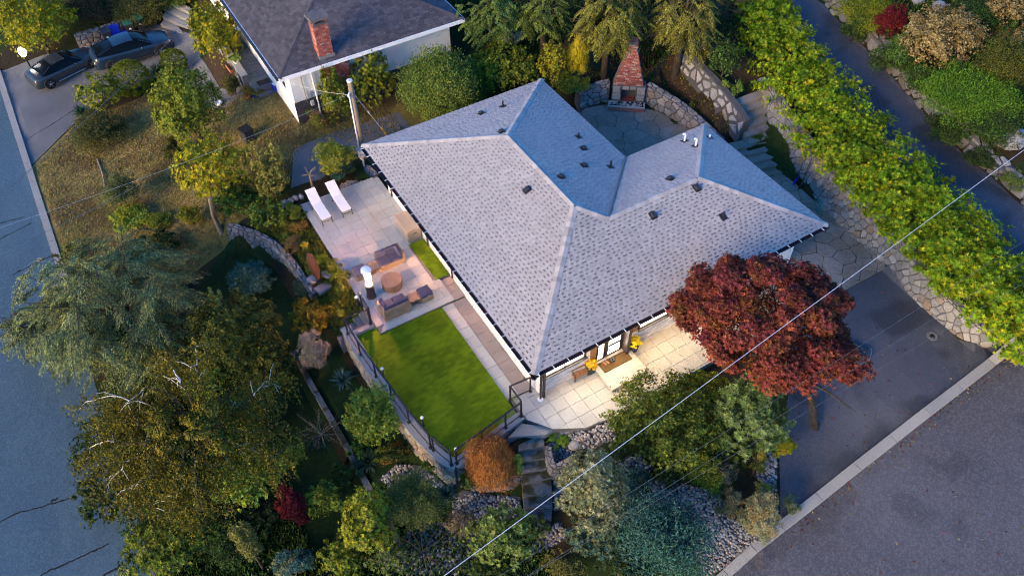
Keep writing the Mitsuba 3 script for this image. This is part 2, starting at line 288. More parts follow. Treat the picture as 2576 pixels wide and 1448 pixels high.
# back yard, bank on the right, lane, gardens beyond it
CP += [(9.5, 14.5, .0), (10.5, 14.2, .3), (11, 14.2, .9), (12.7, 14.2, 1.0), (14.7, 12.3, 1.0), (15.0, 10, 1.0), (15.1, 8, .9), (15.2, 6.8, .6), (9, 17, .3), (11, 18, 1.0), (13.5, 18, 1.8), (15.6, 13, 1.1), (16.6, 13, 2.0), (16.5, 9, 1.95), (18.4, 9, 2.0), (10, 24, 1.4), (14, 24, 2.4), (20, 24, 3), (30, 30, 4.5)]
CP += [(14.35, y, -.15) for y in (2, 4, 6)] + [(13.9, y, -.12) for y in (7.5, 9.5, 10.8)] + [(12, 12.4, -.12), (10, 13, -.12), (16.3, 6.3, .5), (15.9, 5.2, -.1)]
CP += [(16.15, y, -.3) for y in np.arange(-1, 5.4, 1)] + [(14.48, y, -.3) for y in (6.8, 7.6, 8.6, 9.6)] + [(14.3, 10.6, -.3), (13.9, 11.7, -.3), (13.2, 12.4, -.3), (12.4, 13.05, -.3), (11.4, 13.35, -.3), (16.0, 5.8, -.2), (15, 6.6, -.2)]
CP += [(17.6, 6.7, 1.4), (17.3, 4.5, 1.25), (16.9, 2.6, 1.2), (16.8, .8, 1.1), (16.6, -1, 1.0), (16.3, -2.6, .8), (16.3, -4.2, .55), (16.7, -5.4, .35), (17.5, -6.2, .2)]
CP += [(15.7, -3, -.3), (15.4, -4.6, -.4), (15.6, -5.7, -.5), (16.2, -6.5, -.55), (13, -1.6, -.22), (11, -1.8, -.25), (10, -4, -.6), (13, -4, -.42), (8.5, -5.6, -.85), (6.3, -6.6, -1.1)]
LX = lambda y: np.interp(y, [-8, -6, -2.6, .9, 3.8, 8.9, 12.7, 23, 45], [19.9, 20.5, 21.4, 22.05, 23.0, 24.7, 25.8, 28.9, 35.5])   # the far edge of the lane
for y in np.arange(-7, 24, 2): CP += [(LX(y) - 2.5, y, 1.3), (LX(y) + .1, y, 1.42), (LX(y) + .7, y, 2.0), (LX(y) + 8, y, 3.0 + .04 * y), (60, y, 6 + .05 * y)]
CP += [(16.4, 7.0, .25), (16.75, 8.0, .6), (17.3, 8.8, 1.0)]
# front garden
CP += [(-2.5, -4, -1.75), (0.8, -2.2, -.95), (1.5, -2.0, -.25), (.9, -1.4, -.16), (1.3, -1.5, -.1), (2.4, -1.65, -.1), (5, -1.6, -.1), (8, -1.6, -.12), (2.5, -2.4, -.35), (5, -2.4, -.35), (7.5, -2.4, -.35), (1, -4.5, -1.55), (4, -4.6, -1.2), (6.3, -4.8, -.95), (-1.2, -4.2, -1.7), (-5.5, -4, -1.85), (-8, -6, -2.1), (3, -6.5, -1.6), (-3, -6.5, -2.0)]
CP += [(x, 60, 1.5 + .1 * x) for x in (0, 20, 50)] + [(x, 120, 3 + .1 * x) for x in (0, 50, 110)] + [(110, 0, 12.), (110, 60, 14.), (-90, 60, -4), (110, -7, 8.), (60, -7.2, 2.4), (60, -12, 1.5), (60, -30, 1.)]
CP = np.array(CP, float)
_T = LinearNDInterpolator(CP[:, :2], CP[:, 2])
def tz(x, y): return np.nan_to_num(_T(np.asarray(x, float), np.asarray(y, float)), nan=-3.0)
def ground(px, py, h=0.0):                              # the point of the terrain (or h above it) seen at a pixel
    z = 0.0
    for _ in range(25):
        p = at(px, py, z); z = .5 * z + .5 * (float1(tz(p[0], p[1])) + h)
    return at(px, py, z)
xs = np.unique(np.r_[np.arange(-88, -22, 6), np.arange(-22, 36, .5), np.arange(36, 108, 6)]); ys = np.unique(np.r_[np.arange(-88, -16, 6), np.arange(-16, 48, .5), np.arange(48, 118, 6)])
_gx, _gy = np.meshgrid(xs, ys, indexing='ij'); _gz = tz(_gx, _gy)
_gz = _gz + np.where((np.abs(_gx) < 30), .05 * (meshkit.fbm(np.stack([_gx, _gy, _gx * 0], -1) * .9, 3, 2) - .5), 0) - .02
def gz(x, y):                                           # height of the terrain mesh itself
    from scipy.interpolate import RegularGridInterpolator
    global _rg
    try: _rg
    except NameError: _rg = RegularGridInterpolator((xs, ys), _gz, bounds_error=False, fill_value=-3.0)
    return _rg(np.stack([np.asarray(x, float), np.asarray(y, float)], -1))
def drape(poly, off=.004):
    """The part of the terrain mesh inside a polygon, lifted a little."""
    vs, fs, n = [], [], 0
    x0, y0, x1, y1 = poly.bounds
    from shapely import prepared
    pp = prepared.prep(poly)
    for i in range(max(0, np.searchsorted(xs, x0) - 1), min(len(xs) - 1, np.searchsorted(xs, x1) + 1)):
        for j in range(max(0, np.searchsorted(ys, y0) - 1), min(len(ys) - 1, np.searchsorted(ys, y1) + 1)):
            q = [(xs[i], ys[j], _gz[i, j]), (xs[i + 1], ys[j], _gz[i + 1, j]), (xs[i + 1], ys[j + 1], _gz[i + 1, j + 1]), (xs[i], ys[j + 1], _gz[i, j + 1])]
            if not pp.intersects(sbox(q[0][0], q[0][1], q[2][0], q[2][1])): continue
            for tri in ((0, 1, 2), (0, 2, 3)):
                t = np.array([q[k] for k in tri])
                P = Polygon(t[:, :2])
                if pp.contains(P): pieces = [t]
                else:
                    g = P.intersection(poly); pieces = []
                    nrm = np.cross(t[1] - t[0], t[2] - t[0])
                    for s in getattr(g, 'geoms', [g]):
                        if s.geom_type != 'Polygon' or s.area < 1e-5: continue
                        c = np.array(s.exterior.coords)[:-1]
                        if Polygon(c).exterior.is_ccw is False: c = c[::-1]
                        pieces.append(np.c_[c, t[0, 2] - ((c - t[0, :2]) @ nrm[:2]) / nrm[2]])
                for c in pieces:
                    vs.append(c); m = len(c)
                    fs.append(np.c_[np.zeros(m - 2, int), np.arange(1, m - 1), np.arange(2, m)] + n); n += m
    v = np.vstack(vs); v[:, 2] += off
    return v, np.vstack(fs)
i, j = np.meshgrid(np.arange(len(xs) - 1), np.arange(len(ys) - 1), indexing='ij'); a = i * len(ys) + j; b = a + len(ys)
put('ground', (np.c_[_gx.ravel(), _gy.ravel(), _gz.ravel()], np.stack([a, b, b + 1, a + 1], -1).reshape(-1, 4)), 'ground_cover', smooth=True, label='dark garden soil and low ground cover under the plants of the hillside', kind='structure')
def zone(name, pts, mat, label, off=.004, kind='structure'):
    return put(name, drape(Polygon(pts).buffer(0), off), mat, label=label, kind=kind)
zone('road', [(-60, -60), (-13.1, -60), (-13.1, 60), (-60, 60)], 'road_asphalt', 'asphalt street with a painted sky blue tint running along the left edge of the view')
zone('road', [(-13.1, -60), (60, -60), (60, -7.45), (17.0, -6.72), (5.0, -7.3), (2.3, -7.55), (-4, -8.3), (-13.1, -9.0)], 'asphalt', 'grey asphalt street crossing the lower right corner of the view')
zone('driveway', [(16.9, -6.5), (15.9, -6.0), (15.5, -5.3), (15.62, -3.6), (15.9, -1.5), (12.8, -1.2), (9.2, -1.45), (8.6, -3.6), (6.9, -5.0), (5.9, -6.2), (5.15, -7.0)], 'driveway_asphalt', 'dark stained asphalt driveway beside the red maple')
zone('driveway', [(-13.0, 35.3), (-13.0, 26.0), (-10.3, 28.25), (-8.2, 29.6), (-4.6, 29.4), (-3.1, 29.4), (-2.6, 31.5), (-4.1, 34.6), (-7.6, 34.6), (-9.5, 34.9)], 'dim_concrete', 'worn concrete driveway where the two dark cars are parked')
zone('lawn', [(-12.85, 20), (-12.9, 26.0), (-10.3, 28.1), (-6.5, 28.2), (-4.8, 24), (-2.8, 23.4), (-1.0, 23.6), (-1.0, 19.4), (2.6, 19.0), (6, 18.6), (6, 15.5), (2.9, 15.9), (-1.2, 17.5), (-3.5, 15.6), (-4.5, 15.3), (-8, 14.5), (-12.85, 14.5)], 'dry_grass', 'patchy dry brown grass slope in front of the dark roofed house')
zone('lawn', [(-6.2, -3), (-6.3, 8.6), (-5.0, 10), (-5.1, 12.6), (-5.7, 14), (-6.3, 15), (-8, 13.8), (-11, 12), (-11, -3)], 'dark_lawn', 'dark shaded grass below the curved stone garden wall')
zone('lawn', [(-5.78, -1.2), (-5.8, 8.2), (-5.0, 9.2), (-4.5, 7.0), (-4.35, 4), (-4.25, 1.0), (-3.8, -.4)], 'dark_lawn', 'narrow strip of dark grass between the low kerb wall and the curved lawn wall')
zone('lane', [(LX(y), y) for y in (-7, -2.6, .9, 3.8, 8.9, 12.7, 23, 45)] + [(LX(y) - 2.9, y) for y in (45, 23, 12.7, 8.9, 3.8, .9, -2.6, -7)], 'driveway_asphalt', 'narrow dark blue lane behind the long green hedge')
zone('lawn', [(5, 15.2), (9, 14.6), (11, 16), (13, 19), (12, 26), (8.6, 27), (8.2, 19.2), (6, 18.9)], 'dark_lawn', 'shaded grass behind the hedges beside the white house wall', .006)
zone('soil_bed', [(11.1, 13.6), (12.7, 13.9), (14.5, 12.4), (15.0, 10), (15.0, 6.5), (16.0, 6.5), (16.2, 12.3), (17, 14.5), (15, 17), (11, 17)], 'soil', 'brown soil bed between the two stone garden walls')
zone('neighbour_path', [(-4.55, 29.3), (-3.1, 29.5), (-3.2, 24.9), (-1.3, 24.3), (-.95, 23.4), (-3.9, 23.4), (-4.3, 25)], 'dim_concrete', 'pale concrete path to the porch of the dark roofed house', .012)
zone('soil_bed', [(-3.1, 29.0), (-2.0, 29), (-2.0, 25.2), (-3.15, 25.1)], 'soil', 'brown soil strip beside the porch of the dark roofed house', .010)
zone('concrete_path', [(-2.9, 15.6), (-1.9, 17.8), (1.0, 17.75), (3.4, 17.6), (3.4, 15.6), (.9, 15.2), (.3, 16.2), (-1.6, 15.3)], 'dim_concrete', 'grey concrete strip along the dry lawn behind the lounge chairs', .012)

# ------------------------------------------------------------------ kerbs
def kerb(pts, w, h, label, joints=0):
    pts = np.asarray(pts, float); k = None
    root = thing('kerb', label, 'kerb')
    L = LineString(pts); n = joints or int(L.length / 1.5)
    for q in range(n):
        a, b = np.array(L.interpolate(q / n * L.length).coords[0]), np.array(L.interpolate((q + 1) / n * L.length).coords[0])
        d = (b - a) / np.linalg.norm(b - a); nn = np.array([-d[1], d[0]]); a2, b2 = a + d * .012, b - d * .012
        za, zb = float1(gz(*a)), float1(gz(*b))
        v = np.array([[*(a2 - nn * w / 2), za - .15], [*(b2 - nn * w / 2), zb - .15], [*(b2 + nn * w / 2), zb - .15], [*(a2 + nn * w / 2), za - .15],
                      [*(a2 - nn * w / 2), za + h], [*(b2 - nn * w / 2), zb + h], [*(b2 + nn * w / 2), zb + h], [*(a2 + nn * w / 2), za + h]])
        put('kerb_stone', (v, BF), 'concrete' if w > .25 else 'mossy_concrete', root)
kerb([(17.1, -6.62), (5.0, -7.18)], .34, .09, 'pale concrete kerb between the dark driveway and the right street', 7)
kerb([(5.0, -7.2), (3.9, -7.25), (2.3, -7.4), (-1, -7.7)], .3, .1, 'grey kerb below the river rock bank at the corner', 5)
kerb([(-13.0, 14), (-13.0, 20), (-13.0, 26), (-13.0, 35.5)], .3, .1, 'long pale kerb along the left street', 14)
kerb([(-5.98, 8.2), (-5.92, 5.7), (-5.86, 3.6), (-5.85, 1.2), (-5.8, -1.5)], .2, .2, 'low grey kerb wall between the lower garden and the dark grass', 8)

# ------------------------------------------------------------------ stone walls
rngW = np.random.default_rng(11)
def stone_wall(name, label, top, thick, zb, size=.3, cap=False, cols=(.2, .8), warm=.3, side=1, rough=.04, face_only=True, top_stones=False, gapf=.085, cap_w=None, slope=0.0, part='stone', n=60):
    """A wall along a path of (x, y, z of its top); stones on the face to the right of the path (side=1) and, if wanted, on its top."""
    root = thing(name, label, 'wall')
    p = smooth_path(top, n) if len(top) > 2 else np.asarray(top, float)[0] + np.linspace(0, 1, n)[:, None] * (np.asarray(top[1], float) - np.asarray(top[0], float))
    d = np.gradient(p[:, :2], axis=0); d /= np.linalg.norm(d, axis=1, keepdims=True); nn = np.c_[d[:, 1], -d[:, 0]] * side
    s = np.r_[0, np.cumsum(np.linalg.norm(np.diff(p[:, :2], axis=0), axis=1))]
    zbv = np.broadcast_to(zb(p) if callable(zb) else zb, (n,)).astype(float)
    H = p[:, 2] - zbv
    # core
    f0 = np.c_[p[:, :2] + nn * (slope * H)[:, None], zbv - .3]; f1 = p.copy(); b1 = np.c_[p[:, :2] - nn * thick, p[:, 2]]; b0 = np.c_[p[:, :2] - nn * thick, zbv - .3]
    v = np.vstack([f0, f1, b1, b0]); q = np.arange(n - 1); fs = []
    for k in range(4):
        a, b = k * n + q, ((k + 1) % 4) * n + q
        fs.append(np.stack([a, a + 1, b + 1, b], -1))
    fs = np.vstack(fs); fs = np.vstack([fs[:, [0, 1, 2]], fs[:, [0, 2, 3]]]); fs = np.vstack([fs, [[0, n, 2 * n], [0, 2 * n, 3 * n], [n - 1, 3 * n - 1, 2 * n - 1], [n - 1, 4 * n - 1, 3 * n - 1]]])
    put('core', (v, fs), 'mortar', root)
    def emb(u, w, out, onTop):
        x, y = np.interp(u, s, p[:, 0]), np.interp(u, s, p[:, 1]); zt, zz = np.interp(u, s, p[:, 2]), np.interp(u, s, zbv)
        nx, ny = np.interp(u, s, nn[:, 0]), np.interp(u, s, nn[:, 1])
        if onTop: return np.c_[x - nx * w, y - ny * w, zt + out]
        h = w; o = out + slope * (zt - zz - h).clip(0); return np.c_[x + nx * o, y + ny * o, zz + h]
    count = 0; rest = []
    jobs = [(False, Polygon(np.r_[np.c_[s, s * 0], np.c_[s[::-1], H[::-1]]]))]
    if top_stones: jobs.append((True, sbox(0, 0, s[-1], thick)))
    for onTop, poly in jobs:
        for c in voronoi_cells(poly, size, rngW, .85, 1.35, gapf * size):
            e = np.array(c.exterior.coords)[:-1]
            if not c.exterior.is_ccw: e = e[::-1]
            cc = e.mean(0); o = rough * rngW.uniform(.5, 1.2); m = len(e); ins = cc + (e - cc) * .8
            # chain: base ring, mid ring, top ring, centre
            v = np.vstack([emb(e[:, 0], e[:, 1], -.03, onTop), emb(e[:, 0], e[:, 1], o * .55, onTop), emb(ins[:, 0], ins[:, 1], o, onTop), emb(cc[:1], cc[1:], o * 1.08, onTop)])
            ii = np.arange(m); jj = (ii + 1) % m; fs = []
            for k in (0, 1): fs += [np.c_[k * m + ii, k * m + jj, (k + 1) * m + jj], np.c_[k * m + ii, (k + 1) * m + jj, (k + 1) * m + ii]]
            fs.append(np.c_[2 * m + ii, 2 * m + jj, np.full(m, 3 * m)]); fs = np.vstack(fs)
            if (side == -1) != onTop and side == -1 or (onTop and side == 1): fs = fs[:, ::-1]
            uv = np.array([rngW.uniform(*cols), float(rngW.random() < warm) * rngW.uniform(.4, 1)])
            if count < 300: put(part, (v, fs), 'stone', root, uv=uv)
            else: rest.append(((v, fs), uv))
            count += 1
    if rest:
        m, uv = joinuv(rest); put('far_stones', m, 'stone', root, uv=uv, kind='stuff')
    if cap:
        w0, w1 = cap_w or (-.06, thick + .05)
        L = s[-1]; k = max(2, int(L / 1.1)); 
        for q in range(k):
            u = np.linspace(q / k * L + .008, (q + 1) / k * L - .008, 5)
            lo = [emb(u, np.full(5, w), h, True) for h in (.004, .075) for w in (w0, w1)]
            v = np.vstack(lo); fs = []
            idx = [0, 5, 15, 10]                       # rings: bottom outer, bottom inner, top inner, top outer
            for a, b in zip(idx, idx[1:] + idx[:1]):
                r = np.arange(4); fs.append(np.stack([a + r, a + r + 1, b + r + 1, b + r], -1))
            fs = np.vstack(fs); fs = np.vstack([fs[:, [0, 2, 1]], fs[:, [0, 3, 2]], [[0, 5, 15], [0, 15, 10], [4, 19, 9], [4, 14, 19]]])
            put('cap_slab', (v, fs), 'concrete', root)
    return root
# curved wall that carries the green lawn
stone_wall('retaining_wall', 'curved stone retaining wall with pale cap around the bright green lawn', [(-4.18, 6.9, .0), (-4.16, 5.4, .0), (-4.08, 4.0, .0), (-3.98, 2.5, .0), (-3.92, 1.4, .0), (-3.72, .5, .0), (-3.42, -.28, .0), (-3.3, -.42, 0)], .36, -1.42, .26, True, (.4, .9), .6, 1, .035, cap_w=(-.04, .36))
stone_wall('retaining_wall', 'stone wall with pale cap along the front edge of the bright green lawn', [(-3.22, -.42, .0), (-2.4, -.28, .0), (-1.4, -.12, 0), (-.36, .04, .0)], .3, -1.3, .26, True, (.3, .8), .4, 1, .035, cap_w=(-.04, .3))
stone_wall('retaining_wall', 'low mossy planter wall below the brown weeping shrub', [(-3.26, -.62, -.78), (-2.8, -1.02, -.8), (-2.3, -1.28, -.82), (-1.7, -1.5, -.85), (-1.3, -1.45, -.85)], .3, -1.65, .22, False, (.1, .6), .3, 1, .03, top_stones=True)
stone_wall('garden_wall', 'curved grey fieldstone wall below the flower bed beside the patio', [(-6.1, 15.0, -.42), (-5.45, 14.2, -.42), (-4.98, 13.4, -.42), (-4.66, 12.4, -.42), (-4.5, 11.3, -.42), (-4.45, 10.5, -.5), (-4.35, 9.6, -.6)], .22, -1.5, .24, False, (.25, .7), .15, 1, .05, top_stones=True, slope=.1)
stone_wall('garden_wall', 'long fieldstone retaining wall below the leafy hedge on the right', [(18.0, 8.7, 1.85), (17.35, 6.9, 1.7), (17.0, 5.2, 1.45), (16.62, 3.0, 1.3), (16.3, 1.2, 1.2), (16.2, -.6, 1.1), (15.95, -2.2, .85), (15.75, -3.6, .62), (15.75, -4.9, .4), (16.0, -5.8, .2), (16.6, -6.3, .0), (17.3, -6.55, -.1)], .42, lambda p: np.minimum(np.interp(p[:, 1], [-7, -6, -4, -1.5, 5, 6.5, 9], [-.55, -.48, -.35, -.22, -.12, .5, 1.2]), p[:, 2] - .2), .25, False, (.25, .8), .2, 1, .06, top_stones=True, slope=.28, n=90, gapf=.05)
stone_wall('garden_wall', 'curved stone wall left of the outdoor fireplace', [(11.05, 13.42, .75), (11.8, 13.45, .85), (12.62, 13.2, 1.0)], .35, -.15, .32, False, (.25, .8), .25, 1, .05, top_stones=True)
stone_wall('garden_wall', 'curved stone wall right of the outdoor fireplace around the flagstone terrace', [(13.98, 12.16, 1.0), (14.3, 11.2, .85), (14.48, 10.2, .8), (14.52, 9.2, .75), (14.5, 7.4, .65)], .35, -.15, .32, False, (.25, .8), .25, 1, .05, top_stones=True)
stone_wall('garden_wall', 'upper mortared stone wall with pale stones beside the hillside steps', [(16.3, 12.6, 2.0), (16.12, 11.2, 1.95), (15.98, 9.7, 1.85), (15.72, 7.9, 1.6), (15.66, 7.2, 1.4)], .3, lambda p: p[:, 2] - .85, .42, False, (.55, 1.0), .1, 1, .03, gapf=.16, slope=.3)
stone_wall('garden_wall', 'low stone wall behind the recycling bins and dark cars', [(-8.6, 34.75, -.95), (-7.2, 34.7, -.95), (-5.0, 34.9, -.8)], .4, -1.85, .26, False, (.3, .8), .4, 1, .06, top_stones=True)
stone_wall('garden_wall', 'dry stone edging along the far side of the dark blue lane', [(LX(y) + .25, y, 1.95 + .012 * y) for y in (22, 16, 12.7, 8.9, 5, .9, -2.6, -6)], .5, lambda p: p[:, 2] - .75, .5, False, (.2, .7), .2, 1, .1, top_stones=True, slope=.2)

# ------------------------------------------------------------------ the main house: hip roof on an L plan
LV, LU, WM, DW, SL, EZ = 13.5, 13.0, 8.87, 7.12, .3726, 2.4
house = thing('house', 'low house with light grey shingled L shaped hip roof, centre of the view', 'house')
R3 = {'C': (0, 0, 0), 'L': (0, LV, 0), 'Kk': (WM, LV, 0), 'I': (WM, DW, 0), 'J': (LU, DW, 0), 'E': (LU, 0, 0), 'A': (WM / 2, LV - WM / 2, SL * WM / 2), 'B': (WM / 2, WM / 2, SL * WM / 2), 'V': (WM - DW / 2, DW / 2, SL * DW / 2), 'W': (LU - DW / 2, DW / 2, SL * DW / 2)}
R3 = {k: np.array(v) + [0, 0, EZ] for k, v in R3.items()}
PLANES = [('CLAB', (0, 1, 0)), ('LKkA', (1, 0, 0)), ('KkIVBA', (0, 1, 0)), ('CEWVB', (1, 0, 0)), ('EJW', (0, 1, 0)), ('JIVW', (1, 0, 0))]
def names(s):
    out = []
    for ch in s:
        if ch == 'k': out[-1] += 'k'
        else: out.append(ch)
    return out
def roof_deck(parent, polys, mat, thick=.14):
    parts = []
    for P in polys:
        P = np.array(P); m = len(P); c = P - [0, 0, .02]; b = P - [0, 0, thick]
        ii = np.arange(1, m - 1); parts.append((np.vstack([c, b]), np.vstack([np.c_[np.zeros(m - 2, int), ii, ii + 1], np.c_[np.full(m - 2, m), m + ii + 1, m + ii]])))
    return put('roof', join(parts), mat, parent, uv=np.array([.5, 0.0]))
rngR = np.random.default_rng(5)
def shingle_plane(P, udir, exposure, wid, rng, dark=True, lap=.016):
    """Shingle pieces of one roof plane: P polygon in 3D, udir along its eave. Returns [(mesh, uv)] and centres."""
    P = np.array(P, float); u = np.array(udir, float); nrm = np.cross(P[1] - P[0], P[2] - P[0])
    for q in range(2, len(P) - 1):
        if np.linalg.norm(nrm) < 1e-6: nrm = np.cross(P[q] - P[0], P[q + 1] - P[0])
    nrm /= np.linalg.norm(nrm); nrm *= np.sign(nrm[2]); s = np.cross(nrm, u); s *= np.sign(s[2]) if abs(s[2]) > 1e-9 else 1
    o = P[np.argmin(P[:, 2])]; q2 = np.c_[(P - o) @ u, (P - o) @ s]; poly = Polygon(q2).buffer(-.015)
    x0, y0, x1, y1 = poly.bounds; out = []
    def emb(a, b, h): return o + np.outer(a, u) + np.outer(b, s) + np.outer(np.broadcast_to(h, np.shape(a)), nrm)
    row = 0; y = y0
    while y < y1:
        x = x0 - rng.uniform(0, .4)
        while x < x1:
            wt, wg = rng.uniform(*wid), rng.uniform(.085, .14)
            if rng.random() < .08: wg *= 1.5
            tone = rng.uniform(0, 1)
            r = sbox(x, y, x + wt + wg, y + exposure)
            if poly.intersects(r):
                inside = poly.contains(r)
                pcs = []
                def slab(xa, xb, ya, yb, h0, h1, t, d):
                    g = sbox(xa, ya, xb, yb)
                    if not inside:
                        g = g.intersection(poly)
                        if g.is_empty or g.geom_type != 'Polygon' or g.area < 2e-4: return
                    e = np.array(g.exterior.coords)[:-1]
                    if not g.exterior.is_ccw: e = e[::-1]
                    m = len(e); hh = h0 + (h1 - h0) * (e[:, 1] - y) / exposure
                    v = np.vstack([emb(e[:, 0], e[:, 1], -.02), emb(e[:, 0], e[:, 1], hh)]); ii = np.arange(m); jj = (ii + 1) % m
                    f = [np.c_[ii, jj, m + jj], np.c_[ii, m + jj, m + ii], np.c_[np.full(m - 2, m), m + np.arange(1, m - 1), m + np.arange(2, m)]]
                    pcs.append(((v, np.vstack(f)), np.array([t, d])))
                slab(x + .004, x + wt, y, y + exposure, lap, .002, tone, 0.0)
                if dark:
                    slab(x + wt, x + wt + wg, y, y + exposure * .66, lap * .45, .001, np.clip(tone + rng.uniform(-.3, .1), 0, 1), 0.0)
                    slab(x + wt, x + wt + wg, y + exposure * .66, y + exposure, .004, .001, tone, rng.uniform(.75, 1.0) if rng.random() < .88 else .3)
                if pcs:
                    m, uv = joinuv(pcs); out.append((m, uv))
            x += wt + (wg if dark else .006)
        y += exposure; row += 1
    return out
def put_shingles(roofkey, pieces, mat, name='shingle', n=300):
    c = np.array([m[0].mean(0) for m, _ in pieces]); dist = np.linalg.norm(c - CAM['pos'], axis=1)
    near = set(np.argsort(dist)[:n].tolist()); rest = []
    for i, (m, uv) in enumerate(pieces):
        if i in near: put(name, m, mat, roofkey, uv=uv)
        else: rest.append((m, uv))
    if rest: put('far_shingles', join([m for m, _ in rest]), mat, roofkey, uv=np.vstack([u for _, u in rest]), kind='stuff')
def caps(roofkey, lines, mat, step=.2, w=.15, lift=.03, tones=(-.5, 1.3)):
    """Folded cap shingles along hips and ridges: lines = [(a, b, normal of one side, normal of the other)]."""
    for a, b, n1, n2 in lines:
        a, b = np.array(a, float), np.array(b, float); d = b - a; L = np.linalg.norm(d); d /= L
        s1, s2 = np.cross(n1, d), np.cross(n2, d)
        up = (np.array(n1) + n2) / 2
        for k in range(int(L / step)):
            p0, p1 = a + d * k * step, a + d * ((k + 1) * step + .03); h0, h1 = lift + .014, lift
            def side(s, other):
                s = s / np.linalg.norm(s); s = s if s @ other < 0 else -s
                return s
            e1, e2 = side(s1, np.array(n2)), side(s2, np.array(n1))
            v = np.array([p0 + e1 * w + up * (h0 - .02), p0 + up * h0, p0 + e2 * w + up * (h0 - .02), p1 + e1 * w + up * (h1 - .02), p1 + up * h1, p1 + e2 * w + up * (h1 - .02),
                          p0 + e1 * w, p0 + e2 * w])
            f = np.array([[0, 1, 4], [0, 4, 3], [1, 2, 5], [1, 5, 4], [6, 1, 0], [6, 7, 1], [7, 2, 1]])
            put('ridge_cap', (v, f), mat, roofkey, uv=np.array([rngR.uniform(*tones), 0.0]))
def pnormal(P):
    P = np.array(P); n = np.cross(P[1] - P[0], P[2] - P[0]); n /= np.linalg.norm(n); return n * np.sign(n[2])
polys = [[R3[k] for k in names(s)] for s, _ in PLANES]
roof = roof_deck(house, polys, 'shingle')
allp = []
for (s, u), P in zip(PLANES, polys): allp += shingle_plane(P, u, .135, (.09, .155), rngR)
put_shingles(roof, allp, 'shingle')
NM = {s: pnormal(P) for (s, u), P in zip(PLANES, polys)}
caps(roof, [(R3['C'], R3['B'], NM['CLAB'], NM['CEWVB']), (R3['L'], R3['A'], NM['CLAB'], NM['LKkA']), (R3['Kk'], R3['A'], NM['KkIVBA'], NM['LKkA']), (R3['A'], R3['B'], NM['CLAB'], NM['KkIVBA']),
            (R3['V'], R3['B'], NM['CEWVB'], NM['KkIVBA']), (R3['V'], R3['W'], NM['CEWVB'], NM['JIVW']), (R3['E'], R3['W'], NM['CEWVB'], NM['EJW']), (R3['J'], R3['W'], NM['EJW'], NM['JIVW'])], 'shingle')
# valley flashing
vd = R3['V'] - R3['I']; vd /= np.linalg.norm(vd); vs = np.cross(vd, [0, 0, 1.0]); vs /= np.linalg.norm(vs)
put('valley_flashing', tube([R3['I'] + [0, 0, .03], R3['V'] + [0, 0, .03]], .045, 6), 'cable_grey', roof)
# gutters with white hangers
def gutter(a, b, out, z=EZ):
    a, b, out = np.array(a, float), np.array(b, float), np.array(out, float); d = b - a; L = np.linalg.norm(d); d /= L
    prof = [(0.0, .01), (0.0, -.11), (.09, -.11), (.13, .0), (.12, .0), (.085, -.095), (.012, -.095), (.012, .01)]
    v = np.vstack([[*(p[:2] + out * o), z + h] for p in (a, b) for o, h in prof]); m = len(prof); ii = np.arange(m); jj = (ii + 1) % m
    g = put('gutter', (v, np.vstack([np.c_[ii, jj, m + jj], np.c_[ii, m + jj, m + ii]])), 'gutter_metal', house)
    for t in np.arange(.25, L, .57):
        p = a + d * t
        q = p + out * .14
        put('hanger', tf(box(-.012, .012, -.075, .075, -.006, .012), (*((p + q) / 2), z + .012), math.atan2(d[1], d[0])), 'white_paint', g)
gutter((0, LV), (0, -.13), (-1, 0)); gutter((-.13, 0), (LU, 0), (0, -1)); 
# fascia, soffit and walls
OV = .62
outer = Polygon([(0, 0), (LU, 0), (LU, DW), (WM, DW), (WM, LV), (0, LV)]); inner = outer.buffer(-OV, join_style=2)
v2, f2 = poly_tri(outer.buffer(-.01, join_style=2)); put('soffit', (np.c_[v2, np.full(len(v2), EZ - .15)], f2), 'white_paint', house)
def wall_strip(poly, z0, z1):
    e = np.array(poly.exterior.coords)[:-1]; m = len(e); ii = np.arange(m); jj = (ii + 1) % m
    return np.vstack([np.c_[e, np.full(m, z0)], np.c_[e, np.full(m, z1)]]), np.vstack([np.c_[ii, jj, m + jj], np.c_[ii, m + jj, m + ii]])
wall = put('wall', wall_strip(inner, -.3, EZ - .15), 'stucco', house)
put('fascia', wall_strip(outer.buffer(-.005, join_style=2), EZ - .17, EZ - .015), 'gutter_metal', house)
# front: split face stone base, lit windows, entry
YF = OV                                                # the plane of the front wall
rngS = np.random.default_rng(3); rest = []; cnt = 0
def veneer(x0, x1, z0, z1):
    global cnt
    z = z0
    while z < z1 - .02:
        h = rngS.uniform(.05, .085); x = x0
        while x < x1:
            w = min(rngS.uniform(.18, .45), x1 - x)
            o = rngS.uniform(.02, .055)
            m = box(x + .003, x + w - .003, YF - o, YF + .02, z + .003, min(z + h, z1) - .003); uv = np.array([rngS.uniform(.4, 1.0), 0.0])
            if cnt < 300: put('stone_strip', m, 'white_stone', wall, uv=uv)
            else: rest.append((m, uv))
            cnt += 1; x += w
        z += h
veneer(.66, 2.72, 0, .86); veneer(4.45, 8.6, 0, .86)
if rest:
    m, uv = joinuv(rest); put('far_stone_strips', m, 'white_stone', wall, uv=uv, kind='stuff')
def glow(rgb): return {'type': 'area', 'radiance': {'type': 'rgb', 'value': list(rgb)}}
